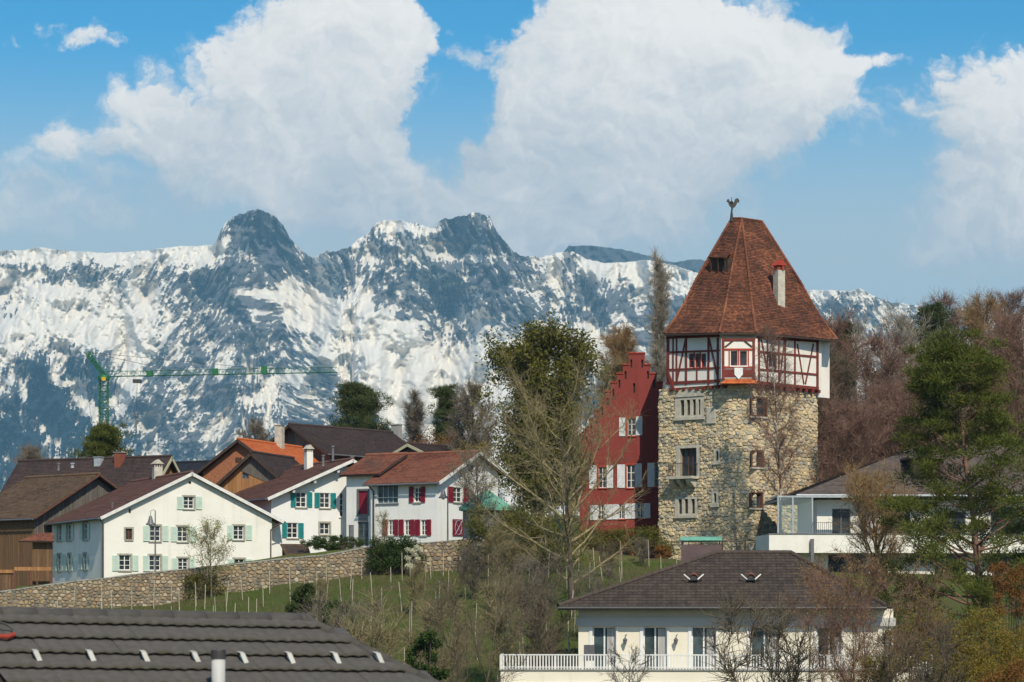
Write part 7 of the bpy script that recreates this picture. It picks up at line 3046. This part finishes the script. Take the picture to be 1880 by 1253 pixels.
    T('budding_tree', 'sparse budding tree before the crimson house gable', 'tree', at(880, D), 22, 'bark_brown', 'twig_grey', height_to(880, 838, D), 0.1, 2.4, 2600, 0.5, 0.009, n1=24, ang=52, n2=6, n3=4, first=0.25, leaf_n=900, leaf_s=0.09, leaf_mat_name='leaf_olive')


trees()


def forest():
    """leafless wood on the slope right of the tower"""
    protos = []
    for k, (H, sp, tw) in enumerate(((13, 4.2, 'twig_red'), (14, 3.8, 'twig_dull'), (12, 4.5, 'twig_red'), (13, 3.6, 'twig_gold'), (13, 4.0, 'twig_pale'))):
        protos.append((make_tree('leafless_tree', 'x', 'tree', (0, 0, 0), 40 + k, 'twig_pale', tw, H, 0.22, sp, 6500 if k != 4 else 3500, 0.9, 0.012, n1=32, ang=44, up=0.45, n2=8, n3=5, first=0.14, shape='round', group='leafless wood behind the tower'), H))
    spots = [(1478, 196, 700, 0), (1545, 200, 660, 1), (1500, 222, 612, 2), (1610, 206, 640, 0), (1575, 235, 605, 4), (1660, 225, 590, 4), (1640, 192, 730, 2), (1720, 210, 640, 4), (1740, 250, 562, 0), (1800, 228, 560, 3), (1850, 262, 552, 2), (1880, 214, 600, 2), (1930, 236, 560, 1),
             (1560, 186, 770, 2), (1700, 190, 690, 0), (1790, 270, 560, 1)]
    words = ['at the tower corner', 'right of the tower eaves', 'rising just behind the roof corner', 'above the grey hip roof', 'with its top against the snow slope', 'left of the dark treetop', 'low over the grey roof ridge', 'left of the pine top', 'on the skyline left of the pine', 'on the skyline behind the pine top',
             'golden brown on the far right skyline', 'behind the pine at the right edge', 'at the very right edge', 'low behind the glazed terrace', 'close behind the roof dormer', 'on the skyline farther back']
    used = set()
    for i, (px, D, py, k) in enumerate(spots):
        o, H = protos[k]
        if k in used:
            o = copy_tree(o)
        used.add(k)
        g = at(px, D, -0.4)
        s = max(0.5, (P(px, py, D).z - g.z) / H)
        o.location = g
        o.scale = (s * random.uniform(0.95, 1.15), s * random.uniform(0.95, 1.15), s)
        o.rotation_euler = (0, 0, random.random() * 6.28)
        o['label'] = 'reddish brown leafless tree ' + words[i]
    make_conifer('dark_treetop', 'dark conifer top in the leafless wood above the grey roof', at(1703, 246), 60, height_to(1703, 566, 246), 3.4, 0.3, 11, 6, 1.1, 'leaf_dark', needle=0.3, n_needle=60, tr=0.2, width=0.055, shape='round')
    make_conifer('dark_treetop', 'dark conifer top just right of the tower roof corner', at(1536, 232), 61, height_to(1536, 598, 232), 1.9, 0.3, 10, 5, 0.8, 'leaf_dark', needle=0.3, n_needle=60, tr=0.15, width=0.055)


forest()


def shrubs():
    B = make_bush
    B('columnar_evergreen', 'dark evergreen shrub standing right of the near tiled roof', at(783, 104, -0.2), 81, (0.85, 0.85, height_to(783, 1108, 104)), 60, 300, 0.10, 'leaf_hedge')
    B('low_evergreen', 'spreading evergreen at the foot of the near roof hip', at(815, 100, -0.2), 82, (1.1, 0.9, height_to(815, 1218, 100)), 24, 260, 0.09, 'leaf_hedge')
    B('vineyard_evergreen', 'dark evergreen bush in the vineyard below the garden wall', at(556, 146, -0.2), 83, (0.9, 0.8, height_to(556, 1055, 146)), 34, 230, 0.11, 'leaf_dark')
    B('vineyard_evergreen', 'smaller evergreen bush beside the near roof end', at(610, 128, -0.2), 84, (1.0, 0.8, height_to(610, 1075, 128)), 26, 200, 0.10, 'leaf_hedge')
    B('vineyard_evergreen', 'narrow evergreen bush above the near roof hip', at(668, 118, -0.2), 85, (0.6, 0.6, height_to(668, 1122, 118)), 26, 220, 0.10, 'leaf_dark')
    # hedge and climbing plants on top of the garden wall
    B('clipped_hedge', 'clipped green hedge along the top of the garden wall', at(610, 169.3, 0.0), 86, (2.2, 0.5, 0.9), 50, 200, 0.08, 'leaf_hedge', cat='hedge')
    B('wall_bush', 'dark green bush hanging over the garden wall', at(722, 166.2, 0.2), 87, (1.9, 0.6, height_to(722, 990, 166)), 50, 260, 0.10, 'leaf_hedge')
    B('blossom_bush', 'cream white blossoming bush on the garden wall', at(755, 165.8, 0.1), 88, (0.75, 0.5, height_to(755, 1000, 165.8)), 22, 130, 0.09, 'blossom')
    B('ivy_patch', 'ivy bush climbing the wall below the young leafing tree', at(380, 166.6, -0.2), 89, (1.6, 0.35, 1.9), 26, 120, 0.10, 'leaf_ivy')
    B('pavilion_bush', 'olive evergreen bush right of the green copper roof', at(925, 165), 90, (2.6, 1.4, height_to(925, 915, 165)), 60, 220, 0.11, 'leaf_ivy')
    B('tree_foot_bush', 'broad dark bush at the foot of the golden branched tree', at(1000, 163), 91, (3.0, 1.6, height_to(1000, 935, 163)), 60, 220, 0.11, 'leaf_ivy')
    B('red_house_hedge', 'dark hedge under the red house wall', at(1140, 178), 92, (3.6, 1.0, height_to(1140, 968, 178)), 70, 200, 0.11, 'leaf_ivy')
    B('purple_shrub', 'small dark red shrub at the tower foot', at(1214, 176), 93, (0.7, 0.6, height_to(1214, 1002, 176)), 18, 180, 0.09, 'leaf_rust')
    B('brown_hedge', 'rusty brown hedge behind the crimson shuttered house', at(800, 214), 94, (3.6, 1.5, height_to(800, 778, 214)), 70, 240, 0.14, 'leaf_rust')
    B('brown_hedge', 'olive brown bush left of the great ivy tree', at(868, 196), 95, (2.4, 1.5, height_to(868, 792, 196)), 50, 240, 0.14, 'leaf_olive')
    B('olive_shrub', 'large olive yellow shrub in the lower right corner', at(1755, 108, -0.3), 96, (2.4, 1.6, height_to(1755, 1120, 108)), 90, 300, 0.08, 'leaf_olive')
    B('olive_shrub', 'olive green bush at the right picture edge below the pine', at(1870, 112, -0.3), 97, (1.9, 1.4, height_to(1870, 1100, 112)), 70, 300, 0.08, 'leaf_olive')
    B('rusty_shrub', 'rusty orange shrub before the modern house at right', at(1850, 122, -0.3), 98, (1.3, 1.2, height_to(1850, 985, 122)), 60, 260, 0.08, 'leaf_rust')
    B('olive_shrub', 'olive green shrub under the lowest pine branches', at(1795, 118, -0.3), 101, (2.2, 1.4, height_to(1795, 1078, 118)), 70, 260, 0.09, 'leaf_olive')
    B('olive_shrub', 'dark green shrub right of the villa roof end', at(1700, 124, -0.3), 102, (1.7, 1.2, height_to(1700, 1082, 124)), 60, 260, 0.09, 'leaf_ivy')
    B('rusty_shrub', 'rusty brown shrub in the bottom right corner', at(1850, 101, -0.3), 103, (1.6, 1.2, height_to(1850, 1165, 101)), 60, 280, 0.08, 'leaf_rust')
    B('olive_shrub', 'golden olive bush hiding the right end of the villa balcony', at(1640, 105, -0.3), 104, (1.7, 1.1, height_to(1640, 1150, 105)), 60, 260, 0.07, 'leaf_olive')
    B('rusty_shrub', 'brownish shrub between olive shrub and villa corner', at(1668, 116, -0.3), 99, (1.4, 1.1, height_to(1668, 1110, 116)), 50, 240, 0.08, 'leaf_olive')


shrubs()


def thicket():
    """leafless shrubs on the vineyard slope"""
    protos = []
    for k, tw in enumerate(('twig_grey', 'bark_olive', 'twig_dull')):
        o = make_tree('bare_shrub', 'x', 'shrub', (0, 0, 0), 120 + k, 'bark_brown', tw, 3.0, 0.04, 1.3, 1500, 0.5, 0.0062, n1=18, ang=34, up=0.5, n2=5, n3=3, first=0.05, shape='vase', forks=4, group='leafless shrubs on the vineyard slope')
        protos.append(o)
    spots = [(905, 160, 985, 1, 'right of the crimson shuttered house'), (945, 152, 1005, 1, 'below the green copper roof'), (868, 154, 1015, 0, 'under the lamp by the crimson house'), (985, 140, 1040, 0, 'left of the golden branched tree trunk'),
             (930, 128, 1085, 1, 'in the middle of the vineyard slope'), (1010, 124, 1100, 2, 'left of the villa roof corner'), (800, 122, 1125, 1, 'behind the columnar evergreen'),
             (700, 112, 1165, 1, 'above the near roof hip'), (640, 124, 1125, 0, 'behind the near roof end'), (760, 150, 1050, 1, 'below the blossoming bush'), (585, 150, 1072, 1, 'beside the dark vineyard evergreen'),
             (1120, 160, 1005, 2, 'in front of the red house hedge'), (1180, 166, 995, 0, 'left of the dark red shrub'), (1090, 138, 1060, 0, 'right of the golden tree trunk'),
             (1700, 104, 1190, 2, 'before the olive shrub at lower right'), (1425, 108, 1150, 2, 'before the villa doors')]
    used = set()
    for i, (px, D, py, k, words) in enumerate(spots):
        o = protos[k]
        if k in used:
            o = copy_tree(o)
        used.add(k)
        g = at(px, D, -0.15)
        s = max(0.4, (P(px, py, D).z - g.z) / 3.1)
        o.location = g
        o.scale = (s * random.uniform(0.9, 1.3), s * random.uniform(0.9, 1.3), s)
        o.rotation_euler = (0, 0, random.random() * 6.28)
        o['label'] = 'leafless twiggy shrub ' + words


thicket()


def vineyard():
    r = np.random.default_rng(9)
    # grass
    n = 110000
    x = r.uniform(-34, 16, n)
    y = r.uniform(100, 166.8, n)
    keep = fbm(x / 3, y / 3, 3, 5) + r.normal(0, 0.3, n) > -0.25
    x, y = x[keep], y[keep]
    C = np.stack([x, y, ground_rel(x, y) + CZ - 0.03], 1)
    d = r.normal(0, 0.35, C.shape) + np.array([0, 0, 1.0])
    d /= np.linalg.norm(d, axis=1, keepdims=True)
    v, f = blades(r, C, d, r.uniform(0.12, 0.42, len(C)), 0.035)
    g = mesh_np('grass', v, f, MATS['grass_blade'], kind='stuff')
    g['label'] = 'rough green grass on the vineyard slope'
    # dead stalks
    n = 9000
    x = r.uniform(-18, 14, n)
    y = r.uniform(100, 166, n)
    C = np.stack([x, y, ground_rel(x, y) + CZ - 0.03], 1)
    d = r.normal(0, 0.3, C.shape) + np.array([0, 0, 1.0])
    d /= np.linalg.norm(d, axis=1, keepdims=True)
    v, f = blades(r, C, d, r.uniform(0.4, 1.2, n), 0.018)
    g = mesh_np('dry_stalks', v, f, MATS['dry_stalk'], kind='stuff')
    g['label'] = 'dry brown stalks standing in the grass'
    # stakes with a bare vine at the foot
    mat('stake', (0.50, 0.46, 0.36), (0.34, 0.30, 0.22), 3, rnd=0.2)
    t = thing('vine_stake', (0, 0, 0), 'pale upright vine stake on the grassy slope', 'stake', 'vine stakes on the slope')
    mb = MB()
    mb.lathe((0, 0, -0.1), [(0.026, 0), (0.024, 1.75), (0.012, 1.85)], 6)
    mb.build('post', MATS['stake'], t)
    rr = random.Random(4)
    mb = MB()
    pts = [Vector((0.07, 0, -0.1))]
    for k in range(6):
        pts.append(pts[-1] + Vector((rr.uniform(-0.05, 0.05), rr.uniform(-0.04, 0.04), 0.17)))
    mb.tube(pts, [0.03, 0.028, 0.025, 0.022, 0.02, 0.014, 0.01], 5)
    mb.build('vine', MATS['bark_brown'], t)
    first = True
    rows = []
    for D in np.arange(109, 166, 4.6):
        for px in np.arange(110, 1300, 38.0 * 140 / D):
            p2, d2 = px + rr.uniform(-13, 13), D + rr.uniform(-1.6, 1.6)
            if rr.random() < 0.42:
                continue
            if px < 560 and D < 140:
                continue
            if px > 1060 and D < 140:
                continue
            rows.append((p2, d2))
    for p2, d2 in rows[:290]:
        o = t if first else copy_tree(t)
        first = False
        o.location = at(p2, min(d2, 166.0), 0.0)
        o.rotation_euler = (rr.gauss(0, 0.04), rr.gauss(0, 0.05), rr.random() * 6.28)
        s = rr.uniform(0.75, 1.1)
        o.scale = (1, 1, s)


vineyard()
